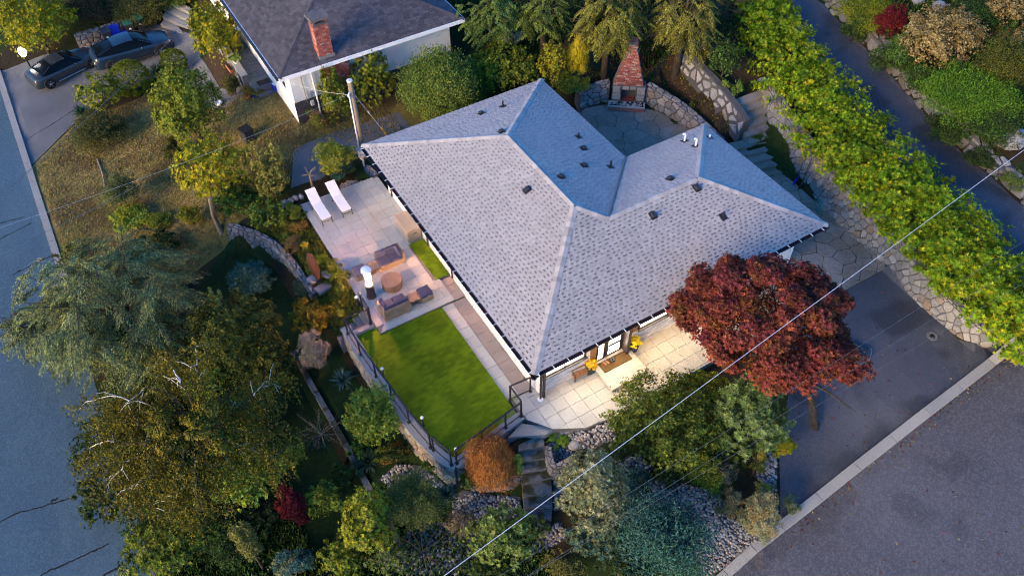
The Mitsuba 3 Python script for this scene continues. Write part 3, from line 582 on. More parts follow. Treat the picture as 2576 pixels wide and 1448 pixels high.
def window(x0, x1, z0, z1, panes, lit=(1.9, 1.65, 1.25)):
    w = put('window', join([box(x0 - .07, x1 + .07, YF - .05, YF + .02, z0 - .07, z0), box(x0 - .07, x1 + .07, YF - .05, YF + .02, z1, z1 + .06), box(x0 - .07, x0, YF - .05, YF + .02, z0, z1), box(x1, x1 + .07, YF - .05, YF + .02, z0, z1)]
        + [box(x0 + (x1 - x0) * k / panes - .025, x0 + (x1 - x0) * k / panes + .025, YF - .045, YF + .02, z0, z1) for k in range(1, panes)]), 'black_metal', house)
    put('sill', box(x0 - .1, x1 + .1, YF - .12, YF - .052, z0 - .09, z0 - .045), 'black_metal', w)
    for k in range(panes):
        a, b = x0 + (x1 - x0) * k / panes + .03, x0 + (x1 - x0) * (k + 1) / panes - .03
        v = np.array([[a, YF - .02, z0], [b, YF - .02, z0], [b, YF - .02, z1], [a, YF - .02, z1]])
        put('pane', (v, np.array([[0, 1, 2], [0, 2, 3]])), 'head_white', w, emitter=glow(lit))
window(.8, 2.45, .95, 2.05, 2); window(4.85, 6.1, .95, 2.05, 1, (1.6, 1.35, .95)); window(6.5, 8.2, .95, 2.05, 2, (.9, .7, .45))
put('post', box(.64, .72, .38, .46, 0, EZ - .17), 'gutter_metal', house)
put('downspout', tube([(.2, .1, 2.28), (.3, .16, 2.1), (.55, .42, 1.9), (.55, .42, .12), (.5, .36, .05)], .04, 8), 'gutter_metal', house)
put('downspout_foot', tf(lathe([(0, 0), (.1, 0), (.11, .05), (.06, .09), (0, .1)], 12), (.52, .38, 0)), 'white_paint', house)
for y in (12.4, 9.0, 6.9): put('downspout', tube([(-.06, y, 2.28), (.05, y, 2.1), (.56, y, 1.75), (.56, y, .1)], .035, 6), 'gutter_metal', house)
# entry
door = put('door', box(3.38, 4.12, YF - .035, YF + .02, .2, 2.05), 'black_metal', house)
for z in (.32, .86, 1.4):
    v = np.array([[3.5, YF - .04, z], [4.0, YF - .04, z], [4.0, YF - .04, z + .42], [3.5, YF - .04, z + .42]])
    put('glass', (v, np.array([[0, 1, 2], [0, 2, 3]])), 'head_white', door, emitter=glow((1.3, 1.1, .8)))
put('handle', tube([(3.44, YF - .08, .9), (3.44, YF - .08, 1.5)], .014, 6), 'steel', door)
side = put('sidelight', join([box(3.0, 3.05, YF - .05, YF + .02, .2, 2.05), box(3.29, 3.34, YF - .05, YF + .02, .2, 2.05), box(3.05, 3.29, YF - .05, YF + .02, .2, .26)]), 'black_metal', house)
put('glass', (np.array([[3.05, YF - .02, .26], [3.29, YF - .02, .26], [3.29, YF - .02, 2.05], [3.05, YF - .02, 2.05]]), np.array([[0, 1, 2], [0, 2, 3]])), 'head_white', side, emitter=glow((1.3, 1.1, .8)))
put('door_sill', box(2.95, 4.2, YF - .14, YF - .02, .15, .215), 'concrete', house)
for x0, x1 in ((2.72, 2.98), (4.28, 4.75)):
    for q, z in enumerate(np.arange(.86 if x0 > 4 else .2, 2.2, .13)): put('plank', box(x0, x1, YF - .03, YF + .015, z, z + .122), 'wood', house)
put('door_post', box(4.14, 4.27, YF - .3, YF + .0, .0, 2.22), 'gutter_metal', house)
# soffit lights that are lit
for k, (x, y, e) in enumerate(((1.75, .3, 60), (2.85, .32, 120), (3.75, .25, 75), (4.75, .3, 160), (6.3, .3, 140), (7.8, .3, 90))):
    lamp = put('soffit_light', tf(lathe([(.075, -.025), (.075, .0), (.05, .0), (.05, -.02)], 16), (x, y, EZ - .155)), 'white_paint', house)
    g = np.arange(12) * math.pi / 6
    v = np.vstack([np.c_[x + .05 * np.cos(g), y + .05 * np.sin(g), np.full(12, EZ - .168)], [[x, y, EZ - .168]]])
    put('lens', (v, np.c_[(np.arange(12) + 1) % 12, np.arange(12), np.full(12, 12)]), 'head_white', lamp, emitter=glow((e, e * .52, e * .12)))
for k, y in enumerate((2.0, 4.2, 6.2, 8.2)):
    x = .3; e = 14
    lamp = put('soffit_light', tf(lathe([(.075, -.025), (.075, .0), (.05, .0), (.05, -.02)], 16), (x, y, EZ - .155)), 'white_paint', house)
    g = np.arange(12) * math.pi / 6
    v = np.vstack([np.c_[x + .05 * np.cos(g), y + .05 * np.sin(g), np.full(12, EZ - .168)], [[x, y, EZ - .168]]])
    put('lens', (v, np.c_[(np.arange(12) + 1) % 12, np.arange(12), np.full(12, 12)]), 'head_white', lamp, emitter=glow((e, e * .85, e * .62)))
# roof vents and pipes: box vents (pixel of the photograph), pipe vents and white goose necks
def on_roof(px, py):
    z = EZ + .8
    best = None
    for (s, u), P in zip(PLANES, polys):
        n = NM[s]; d = at(px, py, 0) - CAM['pos']; t = ((P[0] - CAM['pos']) @ n) / (d @ n); q = CAM['pos'] + d * t
        if Polygon(np.array(P)[:, :2]).buffer(.02).contains(Point(q[:2])) and (best is None or t < best[0]): best = (t, q, n, np.array(u, float))
    return best[1:]
for px, py in ((1211, 282), (1262, 328), (1468, 370), (1470, 413), (1412, 441), (1326, 474), (1686, 446), (1753, 469), (1643, 538)):
    q, n, u = on_roof(px, py + 4); s = np.cross(n, u); Rm = np.c_[u, s, n]
    root = put('roof_vent', (box(-.14, .14, -.16, .16, -.02, .016)[0] @ Rm.T + q, BF), 'black_metal', roof)
    v, f = rbox(.2, .2, .09, .025); put('hood', (v @ Rm.T + q + n * .065, f), 'dark_plastic', root)
for px, py, h in ((1265, 268, .28), (1455, 345, .2), (1536, 420, .3), (1819, 545, .26)):
    q, n, u = on_roof(px, py); s = np.cross(n, u); Rm = np.c_[u, s, n]
    root = put('vent_pipe', tube([q, q + [0, 0, h]], .038, 10), 'black_metal', roof)
    put('flashing', (box(-.13, .13, -.15, .15, -.02, .016)[0] @ Rm.T + q, BF), 'black_metal', root)
for px, py in ((1722, 355), (1750, 367), (1785, 346)):
    q, n, u = on_roof(px, py); s = np.cross(n, u); Rm = np.c_[u, s, n]; h = .3 if px < 1780 else .14
    path = [q, q + [0, 0, h]] + ([q + [-.02, 0, h + .06], q + [-.07, 0.02, h + .09], q + [-.13, .03, h + .06]] if px < 1780 else [])
    root = put('vent_pipe', tube(path, .04, 10), 'white_paint', roof)
    put('flashing', (box(-.13, .13, -.15, .15, -.02, .016)[0] @ Rm.T + q, BF), 'black_metal', root)

# ------------------------------------------------------------------ paving round the house
def slab_struct(name, poly, z0, z1, mat, label):
    v, f = poly_tri(poly); e = np.array(poly.exterior.coords)[:-1]; m = len(e); ii = np.arange(m); jj = (ii + 1) % m
    return put(name, join([(np.c_[v, np.full(len(v), z1)], f), (np.vstack([np.c_[e, np.full(m, z0)], np.c_[e, np.full(m, z1)]]), np.vstack([np.c_[ii, jj, m + jj], np.c_[ii, m + jj, m + ii]]))]), mat, label=label, kind='structure')
rngT = np.random.default_rng(8)
def pave(parent, region, ox, oy, pitch, z, mat, holes=(), name='tile', th=.028, gap=.011, tone=(.35, .65), uv2=1.0, sy=None):
    x0, y0, x1, y1 = region.bounds; sy = sy or pitch
    for i in range(int((x0 - ox) / pitch) - 2, int((x1 - ox) / pitch) + 2):
        for j in range(int((y0 - oy) / sy) - 2, int((y1 - oy) / sy) + 2):
            c = sbox(ox + i * pitch + gap / 2, oy + j * sy + gap / 2, ox + (i + 1) * pitch - gap / 2, oy + (j + 1) * sy - gap / 2).intersection(region)
            if c.is_empty or c.geom_type != 'Polygon' or c.area < .02: continue
            e = np.array(c.exterior.coords)[:-1]
            put(name, prism(e, z - th, z + rngT.uniform(-.0015, .0015), chamfer=.005), mat, parent, uv=np.array([rngT.uniform(*tone), uv2]))
patio_poly = Polygon([(-3.0, 5.97), (.14, 5.97), (.14, 7.22), (.62, 7.22), (.62, 14.12), (-3.0, 14.12)])
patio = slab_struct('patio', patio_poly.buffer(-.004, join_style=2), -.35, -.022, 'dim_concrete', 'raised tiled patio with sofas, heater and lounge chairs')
tile_area = Polygon([(-2.69, 6.27), (.14, 6.27), (.14, 7.22), (-.1, 7.22), (-.1, 9.58), (.62, 9.58), (.62, 14.11), (-2.69, 14.11)])
pave(patio, tile_area, -2.694, 6.27, .5165, 0, 'tile')
for k in range(8):                                     # border slabs, left and front
    put('border_slab', prism([(-3.0, 6.3 + k * .978), (-2.70, 6.3 + k * .978), (-2.70, 6.3 + (k + 1) * .978 - .008), (-3.0, 6.3 + (k + 1) * .978 - .008)], -.03, .004, chamfer=.006), 'tile', patio, uv=np.array([rngT.uniform(.3, .6), 0]))
for k in range(3):
    put('border_slab', prism([(-3.0 + k * 1.05, 5.97), (-3.0 + (k + 1) * 1.05 - .008, 5.97), (-3.0 + (k + 1) * 1.05 - .008, 6.262), (-3.0 + k * 1.05 + (.3 if k == 0 else 0), 6.262)], -.03, .004, chamfer=.006), 'tile', patio, uv=np.array([rngT.uniform(.6, 1), 0]))
walk_poly = Polygon([(-.42, .98), (.62, .98), (.62, 5.96), (-.42, 5.96)])
walk = slab_struct('walkway', walk_poly, -.35, -.155, 'dim_concrete', 'paved walkway between the bright lawn and the house wall')
pave(walk, sbox(-.42, .98, .045, 5.96), -.42, 1.0, .465, -.13, 'tile', tone=(.85, 1), uv2=0.0, sy=.52)
pave(walk, sbox(.05, .98, .62, 5.96), .05, .98, .565, -.132, 'dull_tile', sy=.52)  # darker, duller pavers on the wall side of the walkway
pave(walk, sbox(.14, 5.96, .62, 7.2), .14, 5.96, .48, -.05, 'dull_tile', sy=.4)
front_poly = Polygon([(-.36, .04), (.28, -.82), (1.26, -1.36), (2.4, -1.5), (9.0, -1.45), (9.0, .60), (.64, .60), (.64, .9), (-.36, .9)])
front = slab_struct('front_terrace', front_poly, -.5, -.022, 'dim_concrete', 'lit tiled terrace along the front wall of the house')
pave(front, front_poly, .225, .15, .5165, 0, 'tile', tone=(.65, .95), uv2=0.0)
step = slab_struct('porch_step', Polygon([(2.83, -.66), (4.42, -.66), (4.42, .56), (2.83, .56)]), .0, .12, 'concrete', 'raised pale porch platform in front of the entry door')
for x0, x1, y0, y1 in ((2.82, 3.36, -.36, .04), (3.365, 3.9, -.36, .04), (3.905, 4.43, -.36, .04), (2.82, 3.62, -.67, -.365), (3.625, 4.43, -.67, -.365), (2.82, 3.02, .045, .56), (4.25, 4.43, .045, .56)):
    put('slab', prism([(x0, y0), (x1, y0), (x1, y1), (x0, y1)], .122, .15, chamfer=.005), 'tile', step, uv=np.array([rngT.uniform(.8, 1), 0]))
mat = put('doormat', prism([(3.04, .06), (4.23, .06), (4.23, .48), (3.04, .48)], .124, .158, chamfer=.008), 'mat_fibre', label='brown doormat on the porch platform in front of the entry door', cat='doormat')
flag_poly = Polygon([(9.02, -1.45), (15.9, -1.5), (16.15, 1), (16.1, 3), (16.3, 5.2), (15.0, 6.9), (13.3, 7.2), (12.5, .64), (9.02, .64)])
flagp = slab_struct('flagstone_path', flag_poly, -.5, -.16, 'mortar', 'grey flagstone paving between the house corner and the long stone wall')
for c in voronoi_cells(flag_poly, .62, np.random.default_rng(21), .55, 1.3, .010):
    e = np.array(c.exterior.coords)[:-1]
    put('flagstone', prism(e, -.17, -.115 + rngT.uniform(-.006, .006), chamfer=.012), 'flagstone', flagp, uv=np.array([rngT.uniform(0, 1), 0]))
back_poly = Polygon([(8.9, 7.1), (14.55, 7.1), (14.55, 9.7), (14.3, 11.2), (13.6, 12.3), (12.6, 13.1), (11, 13.5), (8.9, 13.5)])
backp = slab_struct('fireplace_terrace', back_poly, -.5, -.15, 'mortar', 'dark flagstone terrace in front of the outdoor brick fireplace')
for c in voronoi_cells(back_poly, .85, np.random.default_rng(22), .75, 1.25, .006):
    e = np.array(c.exterior.coords)[:-1]
    put('flagstone', prism(e, -.16, -.11 + rngT.uniform(-.006, .006), chamfer=.012), 'flagstone', backp, uv=np.array([rngT.uniform(0, .5), 0]))
turf_poly = Polygon([(-3.02, 5.94), (-3.02, 6.34), (-3.9, 6.34), (-3.86, 4), (-3.72, 1.4), (-3.5, .6), (-3.1, -.05), (-2.4, .02), (-1.4, .18), (-.44, .34), (-.44, 5.94)])
slab_struct('lawn', turf_poly, -.35, -.06, 'turf', 'bright green clipped lawn inside the curved retaining wall')
slab_struct('lawn', Polygon([(.03, 7.24), (.6, 7.24), (.6, 9.5), (-.07, 9.5)]), -.2, .012, 'turf', 'small bright green lawn strip between the patio and the house wall')
v = np.array([[.31, 14.2], [.62, 14.2], [.78, 15.0], [.3, 15.0]])
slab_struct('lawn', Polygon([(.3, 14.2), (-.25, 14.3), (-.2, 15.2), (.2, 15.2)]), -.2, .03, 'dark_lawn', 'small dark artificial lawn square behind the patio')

# ------------------------------------------------------------------ vegetation
UP = np.array([0, 0, 1.0])
def unit(v): return v / (np.linalg.norm(v, axis=-1, keepdims=True) + 1e-12)
def leaf_mesh(c, a, n, L, W, col, fold=.18):
    """Leaves as folded diamonds: centres c, long axes a, normals n, lengths L, widths W, colours col."""
    m = len(c); L = np.broadcast_to(L, (m,))[:, None]; W = np.broadcast_to(W, (m,))[:, None]
    a = unit(a); b = unit(np.cross(n, a)); nn = np.cross(a, b)
    v = np.stack([c - a * L / 2, c + b * W / 2 - a * L * .06 + nn * W * fold, c + a * L / 2, c - b * W / 2 - a * L * .06 + nn * W * fold], 1).reshape(-1, 3)
    if np.mean(L) < .13:                               # small leaves: one triangle each
        v = np.stack([c - a * L / 2 + b * W / 2, c + a * L / 2, c - a * L / 2 - b * W / 2], 1).reshape(-1, 3)
        return v, np.arange(3 * m).reshape(-1, 3), np.repeat(col, 3, 0)
    k = np.arange(m)[:, None] * 4
    return v, np.vstack([k + [0, 1, 2], k + [0, 2, 3]]), np.repeat(col, 4, 0)
def palette(rng, cols, m, clump=None, jit=.28):
    cols = np.array(cols, float); k = rng.integers(0, len(cols), m) if clump is None else clump % len(cols)
    mixk = rng.random(m) < .35
    k = np.where(mixk, rng.integers(0, len(cols), m), k)
    return np.clip(1.75 * cols[k] * (1 + rng.uniform(-jit, jit, (m, 1))) * (1 + rng.uniform(-.06, .06, (m, 3))), .002, .9)
def sphere_dirs(rng, m, zmin=-1.0):
    z = rng.uniform(zmin, 1, m); t = rng.uniform(0, 2 * math.pi, m); r = np.sqrt(1 - z * z)
    return np.c_[r * np.cos(t), r * np.sin(t), z]
def blob(rng, c, ax, rad, n, L, W, cols, clumps=40, style='leaf', zmin=-.35, rough=.5, csize=(.24, .42), skirt=False):
    """A crown: clumps of leaves scattered over an ellipsoid with horizontal axes ax[0], ax[1] and radii rad."""
    A = np.array([ax[0], ax[1], UP]); rad = np.array(rad, float)
    d = sphere_dirs(rng, clumps, zmin)
    f = .86 + rough * (meshkit.noise(d * 1.7 + rng.uniform(0, 99, 3)) - .62)
    cc = d * (f * rng.uniform(.62, .9, clumps))[:, None]; cr = rng.uniform(*csize, clumps)
    if skirt and style != 'ball': lo = cc[:, 2] < 0; cc[lo, :2] *= (np.linalg.norm(cc[lo], axis=1) / (np.linalg.norm(cc[lo, :2], axis=1) + 1e-6))[:, None] ** .8; cc[lo, 2] *= .9
    if style == 'ball': cc = d * .93; cr[:] = .1
    inner = (rng.random(clumps) < .15) & (style != 'ball'); cc[inner] *= .55; cr[inner] *= 1.3
    which = rng.choice(clumps, n, p=cr ** 2 / (cr ** 2).sum())
    u = sphere_dirs(rng, n, -.6); rr = cr[which] * rng.random(n) ** .33
    p = (cc[which] + u * rr[:, None])
    if style not in ('ball', 'droop') and clumps > 12:   # shoots that break the outline
        k = max(1, n // 14); sd = sphere_dirs(rng, max(6, clumps // 2), -.3); w_ = rng.integers(0, len(sd), k)
        p[:k] = sd[w_] * (.80 + .27 * rng.random(k) * rng.uniform(.2, 1, len(sd))[w_])[:, None] + rng.normal(0, .05, (k, 3)); u[:k] = sd[w_]
    out = unit(unit(p) * .5 + u * .7)
    P = c + (p * rad) @ A; O = unit((out / rad) @ A)
    col = palette(rng, cols, n, which)
    if style == 'rosette':
        m = max(1, n // 7); P, O, col = P[:m], O[:m], col[:m]
        k = 7; ax0 = unit(O + .45 * UP + .3 * rng.normal(size=(m, 3)))
        e1 = unit(np.cross(ax0, rng.normal(size=(m, 3)))); e2 = np.cross(ax0, e1)
        C, Aa, Nn, Co = [], [], [], []
        for q in range(k):
            g = q * 2.4 + rng.uniform(0, 1, m); side = e1 * np.cos(g)[:, None] + e2 * np.sin(g)[:, None]; t = rng.uniform(.1, .75, m)[:, None]
            dirn = unit(side * 1.0 + ax0 * t); C.append(P + dirn * L * .5); Aa.append(dirn); Nn.append(unit(ax0 - side * .4)); Co.append(col * rng.uniform(.8, 1.2, (m, 1)))
        C, Aa, Nn, Co = map(np.vstack, (C, Aa, Nn, Co))
        return leaf_mesh(C, Aa, Nn, L * rng.uniform(.75, 1.2, len(C)), W * rng.uniform(.8, 1.15, len(C)), Co)
    nrm = unit(O * .7 + .5 * UP + .55 * rng.normal(size=(n, 3)))
    a = unit(np.cross(nrm, rng.normal(size=(n, 3))) + (O * .7 - .25 * UP if style != 'upright' else .9 * UP + .3 * O))
    if style == 'droop': a = unit(-1.1 * UP + .5 * O + .35 * rng.normal(size=(n, 3))); nrm = unit(O + .3 * rng.normal(size=(n, 3)))
    if style == 'needle': a = unit(O + .6 * UP + .6 * rng.normal(size=(n, 3)))
    return leaf_mesh(P, a, nrm, L * rng.uniform(.7, 1.3, n), W * rng.uniform(.7, 1.25, n), col)
def cat3(parts):
    vs, fs, cs, n = [], [], [], 0
    for v, f, c in parts: vs.append(v); fs.append(f + n); cs.append(c); n += len(v)
    return np.vstack(vs), np.vstack(fs), np.vstack(cs)
def view_axes(c):
    f = c - CAM['pos']; e = math.atan2(-f[2], math.hypot(f[0], f[1])); f = np.array([f[0], f[1], 0]); f /= np.linalg.norm(f)
    return (np.array([f[1], -f[0], 0]), f), e
def fit(px, py, rx, ry, hz=None, lift=.1, flat=None):
    """Ground point, crown centre and radii of a crown that shows rx by ry pixels round a pixel."""
    p = ground(px, py, 1.0); ax, e = view_axes(p)
    for _ in range(4):
        sc = np.dot(p - CAM['pos'], AF) / K; r = rx * sc; R = ry * sc
        if R >= r * math.sin(e) * 1.02: dpt = r; rz = math.sqrt(max(R * R - (r * math.sin(e)) ** 2, 0)) / math.cos(e)
        else: rz = .45 * R / math.cos(e); dpt = math.sqrt(R * R - (rz * math.cos(e)) ** 2) / math.sin(e)
        rz = max(rz, .35 * r)
        if flat: rz = flat * r; dpt = max(.4 * r, math.sqrt(max(R * R - (rz * math.cos(e)) ** 2, .05 * R * R)) / math.sin(e))
        h = rz * .82 + lift if hz is None else hz
        p = ground(px, py, h)
    base = np.array([p[0], p[1], float1(gz(p[0], p[1]))])
    return base, p, (r, dpt, rz), ax
def stems(root, base, c, rad, rng, r0=.05, n=4, mat='bark', name='stem', up=.5, limb=True):
    trunk_top = base + (c - base) * .55
    parts = [tube([base - [0, 0, .1], base + (trunk_top - base) * .5 + rng.normal(0, .03, 3), trunk_top], [r0 * 1.2, r0, r0 * .75], 7)]
    if limb:
        for k in range(n):
            g = k * 2.4 + rng.uniform(0, .8); d = np.array([math.cos(g), math.sin(g), .9]) * np.array([rad[0], rad[0], rad[2]]) * .62
            st = base + (trunk_top - base) * rng.uniform(.5, 1)
            parts.append(tube([st, (st + c + d) / 2 + [0, 0, -.05 * rad[2]], c + d], [r0 * .6, r0 * .4, r0 * .15], 5))
    put(name, join(parts), mat, root, smooth=True)
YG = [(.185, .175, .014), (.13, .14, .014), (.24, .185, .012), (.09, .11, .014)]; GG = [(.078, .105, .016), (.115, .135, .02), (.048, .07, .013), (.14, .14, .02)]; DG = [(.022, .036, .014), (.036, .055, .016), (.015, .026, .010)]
OL = [(.135, .14, .075), (.085, .10, .05), (.18, .175, .10), (.06, .075, .045)]; BG = [(.028, .075, .065), (.05, .105, .09), (.018, .05, .05)]; RB = [(.19, .075, .022), (.13, .052, .018), (.25, .11, .03), (.09, .04, .018)]
RM = [(.125, .030, .022), (.075, .020, .018), (.16, .046, .026), (.11, .042, .016), (.13, .030, .032)]; GO = [(.115, .095, .016), (.075, .07, .014), (.15, .11, .018), (.05, .058, .013)]; MG = [(.04, .085, .018), (.06, .11, .022), (.025, .055, .014)]
DR = [(.06, .009, .013), (.035, .006, .009), (.085, .013, .015)]; TN = [(.18, .13, .06), (.13, .10, .045), (.22, .165, .075), (.10, .085, .035)]; GB = [(.10, .085, .065), (.07, .06, .05), (.13, .11, .08)]; LG = [(.13, .19, .03), (.09, .14, .025), (.18, .23, .04)]
seed = [100]
def plant(name, label, cat, px, py, rx, ry, cols, L=.11, W=.05, style='leaf', cov=1.9, hz=None, lift=.1, clumps=None, rough=.85, r0=.04, zmin=-.8, group=None, parts='foliage', flat=None, csize=(.18, .38), stem='stem'):
    seed[0] += 1; rng = np.random.default_rng(seed[0])
    base, c, rad, ax = fit(px, py, rx * 1.13, ry * 1.13, hz, lift, flat)
    if L >= .07: L, W = L * .82, W * .85
    area = 4 * math.pi * ((rad[0] * rad[1]) ** 1.6 / 3 + (rad[0] * rad[2]) ** 1.6 / 3 + (rad[1] * rad[2]) ** 1.6 / 3) ** (1 / 1.6)
    n = int(np.clip(.95 * cov * area / (L * W * .5), 300, 42000))
    root = thing(name, label, cat, group)
    v, f, col = blob(rng, c, ax, rad, n, L, W, cols, clumps or int(np.clip(area * 5, 18, 160)), style, zmin, rough, csize, 'tree' not in name)
    put('crown' if 'tree' in name or 'maple' in name else parts, (v, f), 'leaf', root, color=col)
    stems(root, base, c, rad, rng, r0, name='trunk' if 'tree' in name else stem)
    return root, base, c, rad, rng
def spiky(name, label, cat, px, py, r, cols, n=70, wid=.035, h=.5, lift=0.0):
    """Sword leaves that radiate from one foot."""
    seed[0] += 1; rng = np.random.default_rng(seed[0]); b = ground(px, py, .15); base = np.array([b[0], b[1], float1(gz(b[0], b[1])) + lift]); sc = np.dot(b - CAM['pos'], AF) / K; R = r * sc
    g = rng.uniform(0, 6.283, n); el = rng.uniform(.15, 1.35, n); ln = R * rng.uniform(.7, 1.1, n)
    d = np.c_[np.cos(g) * np.cos(el), np.sin(g) * np.cos(el), np.sin(el) * h * 2]; s = np.c_[-np.sin(g), np.cos(g), g * 0]
    p0 = base + [0, 0, .03]; p1 = p0 + d * ln[:, None] * .55; p2 = p0 + d * ln[:, None] - np.c_[g * 0, g * 0, ln * .18 * np.cos(el)]
    w = wid * rng.uniform(.7, 1.2, n)[:, None]
    v = np.stack([p0 + s * w * .4, p0 - s * w * .4, p1 - s * w * .5, p1 + s * w * .5, p2], 1).reshape(-1, 3); k = np.arange(n)[:, None] * 5
    f = np.vstack([k + [0, 1, 2], k + [0, 2, 3], k + [3, 2, 4]])
    root = thing(name, label, cat); put('blades', (v, f), 'leaf', root, color=np.repeat(palette(rng, cols, n), 5, 0))
    return root
SH, TR, PL = 'shrub', 'tree', 'plant'
# top left corner and the yard of the dark roofed house
plant('rounded_tree', 'rounded yellow green tree beside the parked cars at the top left', TR, 88, 62, 86, 74, YG, .13, .07, 'rosette', 1.7, r0=.09, lift=.5)
plant('shrub', 'dark brownish shrub behind the low stone wall at the top left', SH, 225, 18, 75, 40, [(.04, .028, .018), (.03, .035, .016), (.055, .035, .02)], .1, .05, cov=1.5)
plant('shrub', 'olive green shrub behind the green lidded bins', SH, 350, 12, 72, 36, [(.06, .06, .02), (.09, .075, .02), (.04, .05, .015)], .1, .05)
plant('shrub', 'dark shrub at the top edge above the stone steps', SH, 445, -8, 45, 26, DG + GG[:1], .1, .05)
plant('clipped_hedge', 'tall clipped yellow green hedge beside the porch of the dark roofed house', 'hedge', 545, 88, 56, 78, YG + [(.06, .085, .018)], .10, .05, 'rosette', 2.1, rough=.2, lift=.0)
plant('ball_topiary', 'larger ball clipped green bush in front of the dark sedan', 'topiary', 327, 198, 44, 41, [(.085, .10, .012), (.065, .08, .010), (.10, .11, .014)], .07, .05, 'ball', cov=1.5, rough=.02, clumps=500, csize=(.16, .22), lift=0)
plant('ball_topiary', 'smaller ball clipped green bush beside the garden path', 'topiary', 436, 155, 30, 29, [(.085, .10, .012), (.065, .08, .010)], .07, .05, 'ball', cov=1.5, rough=.02, clumps=400, csize=(.16, .22), lift=0)
spiky('spiky_plant', 'grey green sword leaved plant between the two ball clipped bushes', PL, 398, 182, 38, [(.06, .085, .04), (.09, .11, .05)], 90, .06)
plant('shrub', 'loose green shrub at the edge of the driveway by the dark sedan', SH, 250, 235, 52, 46, GG + YG[:1], .11, .06, 'rosette', 1.5)
spiky('spiky_plant', 'dark green spiky plant beside the concrete driveway', PL, 205, 280, 30, [(.02, .05, .03), (.03, .07, .035)], 80, .07)
plant('shrub', 'low brownish olive shrub at the top of the dry grass slope', SH, 245, 325, 64, 46, [(.05, .05, .018), (.07, .065, .022), (.04, .05, .02)], .09, .045, cov=1.7)
plant('leafy_tree', 'large dense green tree in the middle of the dry lawn', TR, 478, 282, 82, 106, GG + [(.13, .15, .02)], .12, .055, 'rosette', 2.0, r0=.09, lift=.15)
plant('shrub', 'brown green shrub at the foot of the large dense green tree', SH, 435, 375, 26, 34, [(.07, .065, .02), (.05, .055, .018)], .08, .04)
_, b_, c_, r_, g_ = plant('citrus_tree', 'golden yellow green tree with a pale leaning trunk below the dry lawn', TR, 532, 420, 86, 76, YG + [(.26, .21, .015)], .14, .075, 'rosette', 1.6, r0=.1, hz=2.2)
root, b_, c_, r_, g_ = plant('columnar_tree', 'two tipped olive green conical tree left of the lounge chairs', TR, 686, 448, 46, 58, [(.13, .125, .03), (.10, .105, .025), (.17, .155, .045), (.06, .07, .02)], .09, .05, 'rosette', 1.8, lift=0, r0=.06)
t_ = [blob(g_, c_ + view_axes(c_)[0][0] * dx * r_[0] + UP * r_[2] * .85, view_axes(c_)[0], (r_[0] * .42, r_[0] * .42, r_[2] * .85), 1700, .075, .045, [(.14, .135, .03), (.11, .11, .025), (.18, .165, .05)], 26, 'rosette', -.8, .4) for dx in (-.45, .35)]
v, f, col = cat3(t_); put('crown_tips', (v, f), 'leaf', root, color=col)
for q, (dx, dy) in enumerate(((-26, -60), (18, -62))): pass
plant('small_tree', 'small green tree with bare twisted trunks behind the lounge chairs', TR, 838, 388, 54, 40, GG + YG[:1], .10, .05, 'leaf', 1.2, hz=1.5, r0=.045)
plant('shrub', 'dark green low shrub under the small tree behind the lounge chairs', SH, 850, 432, 44, 22, BG + DG, .09, .05, cov=1.5)
plant('shrub', 'grey green shrub standing on the dry grass slope by the dead wood', SH, 303, 480, 45, 48, [(.06, .075, .03), (.09, .10, .04), (.045, .055, .022)], .09, .045, cov=1.3)
plant('shrub', 'bright yellow green leafy shrub behind the blue green cedar', SH, 325, 548, 47, 32, LG + YG[:2], .14, .08, 'leaf', 1.5)
plant('shrub', 'small green shrub right of the bright yellow green leafy shrub', SH, 395, 556, 36, 22, GG, .10, .05)
plant('shrub', 'green shrub with orange leaves at the foot of the leaning trunk', SH, 478, 540, 32, 28, GG + [(.22, .13, .02)], .10, .05, cov=1.3)
plant('shrub', 'deep green rounded shrub right of the leaning trunk', SH, 600, 497, 58, 46, MG, .10, .055, 'rosette', 2.0)
plant('shrub', 'mixed green shrub above the curved fieldstone wall', SH, 672, 540, 44, 42, MG + GG[:2], .09, .05, 'rosette', 1.8)
plant('shrub', 'low green shrub beside the left edge of the patio', SH, 735, 540, 30, 26, GG + MG, .08, .04)
spiky('grass_tuft', 'yellow green grass tuft in the flower bed beside the patio', PL, 716, 598, 22, [(.14, .17, .03), (.10, .13, .025)], 160, .014, .6)
spiky('grass_tuft', 'small yellow green grass tuft next to the stone bench', PL, 779, 678, 15, [(.14, .18, .03), (.10, .14, .025)], 110, .014, .6)
plant('perennial', 'dry brown perennial clump in the flower bed beside the patio', PL, 735, 617, 26, 22, [(.11, .075, .03), (.08, .055, .025), (.14, .10, .04)], .06, .025, cov=1.0)
plant('perennial', 'orange brown perennial clump touching the patio edge', PL, 752, 570, 26, 16, [(.17, .10, .025), (.10, .07, .025)], .06, .03, cov=.9)
plant('perennial', 'yellow flowering plant in the flower bed beside the patio', PL, 766, 620, 11, 12, [(.35, .24, .02), (.10, .12, .03)], .06, .04, cov=1.3)
plant('perennial', 'yellow flowering plant beside the patio heater corner', PL, 858, 787, 12, 9, [(.38, .28, .02), (.10, .13, .03)], .06, .04, cov=1.3)
plant('shrub', 'rounded green shrub against the patio edge behind the sofa', SH, 836, 668, 23, 21, GG, .07, .04, 'rosette', 2)
plant('shrub', 'second rounded green shrub along the patio edge', SH, 856, 694, 22, 20, GG, .07, .04, 'rosette', 2)
plant('shrub', 'low green shrub along the patio edge near the heater', SH, 862, 722, 20, 20, GG + GO[:1], .07, .04, 'rosette', 1.6)
plant('perennial', 'small yellow green plant between the rusty sculpture and the patio', PL, 812, 652, 16, 14, LG + YG, .06, .035, cov=1.4)
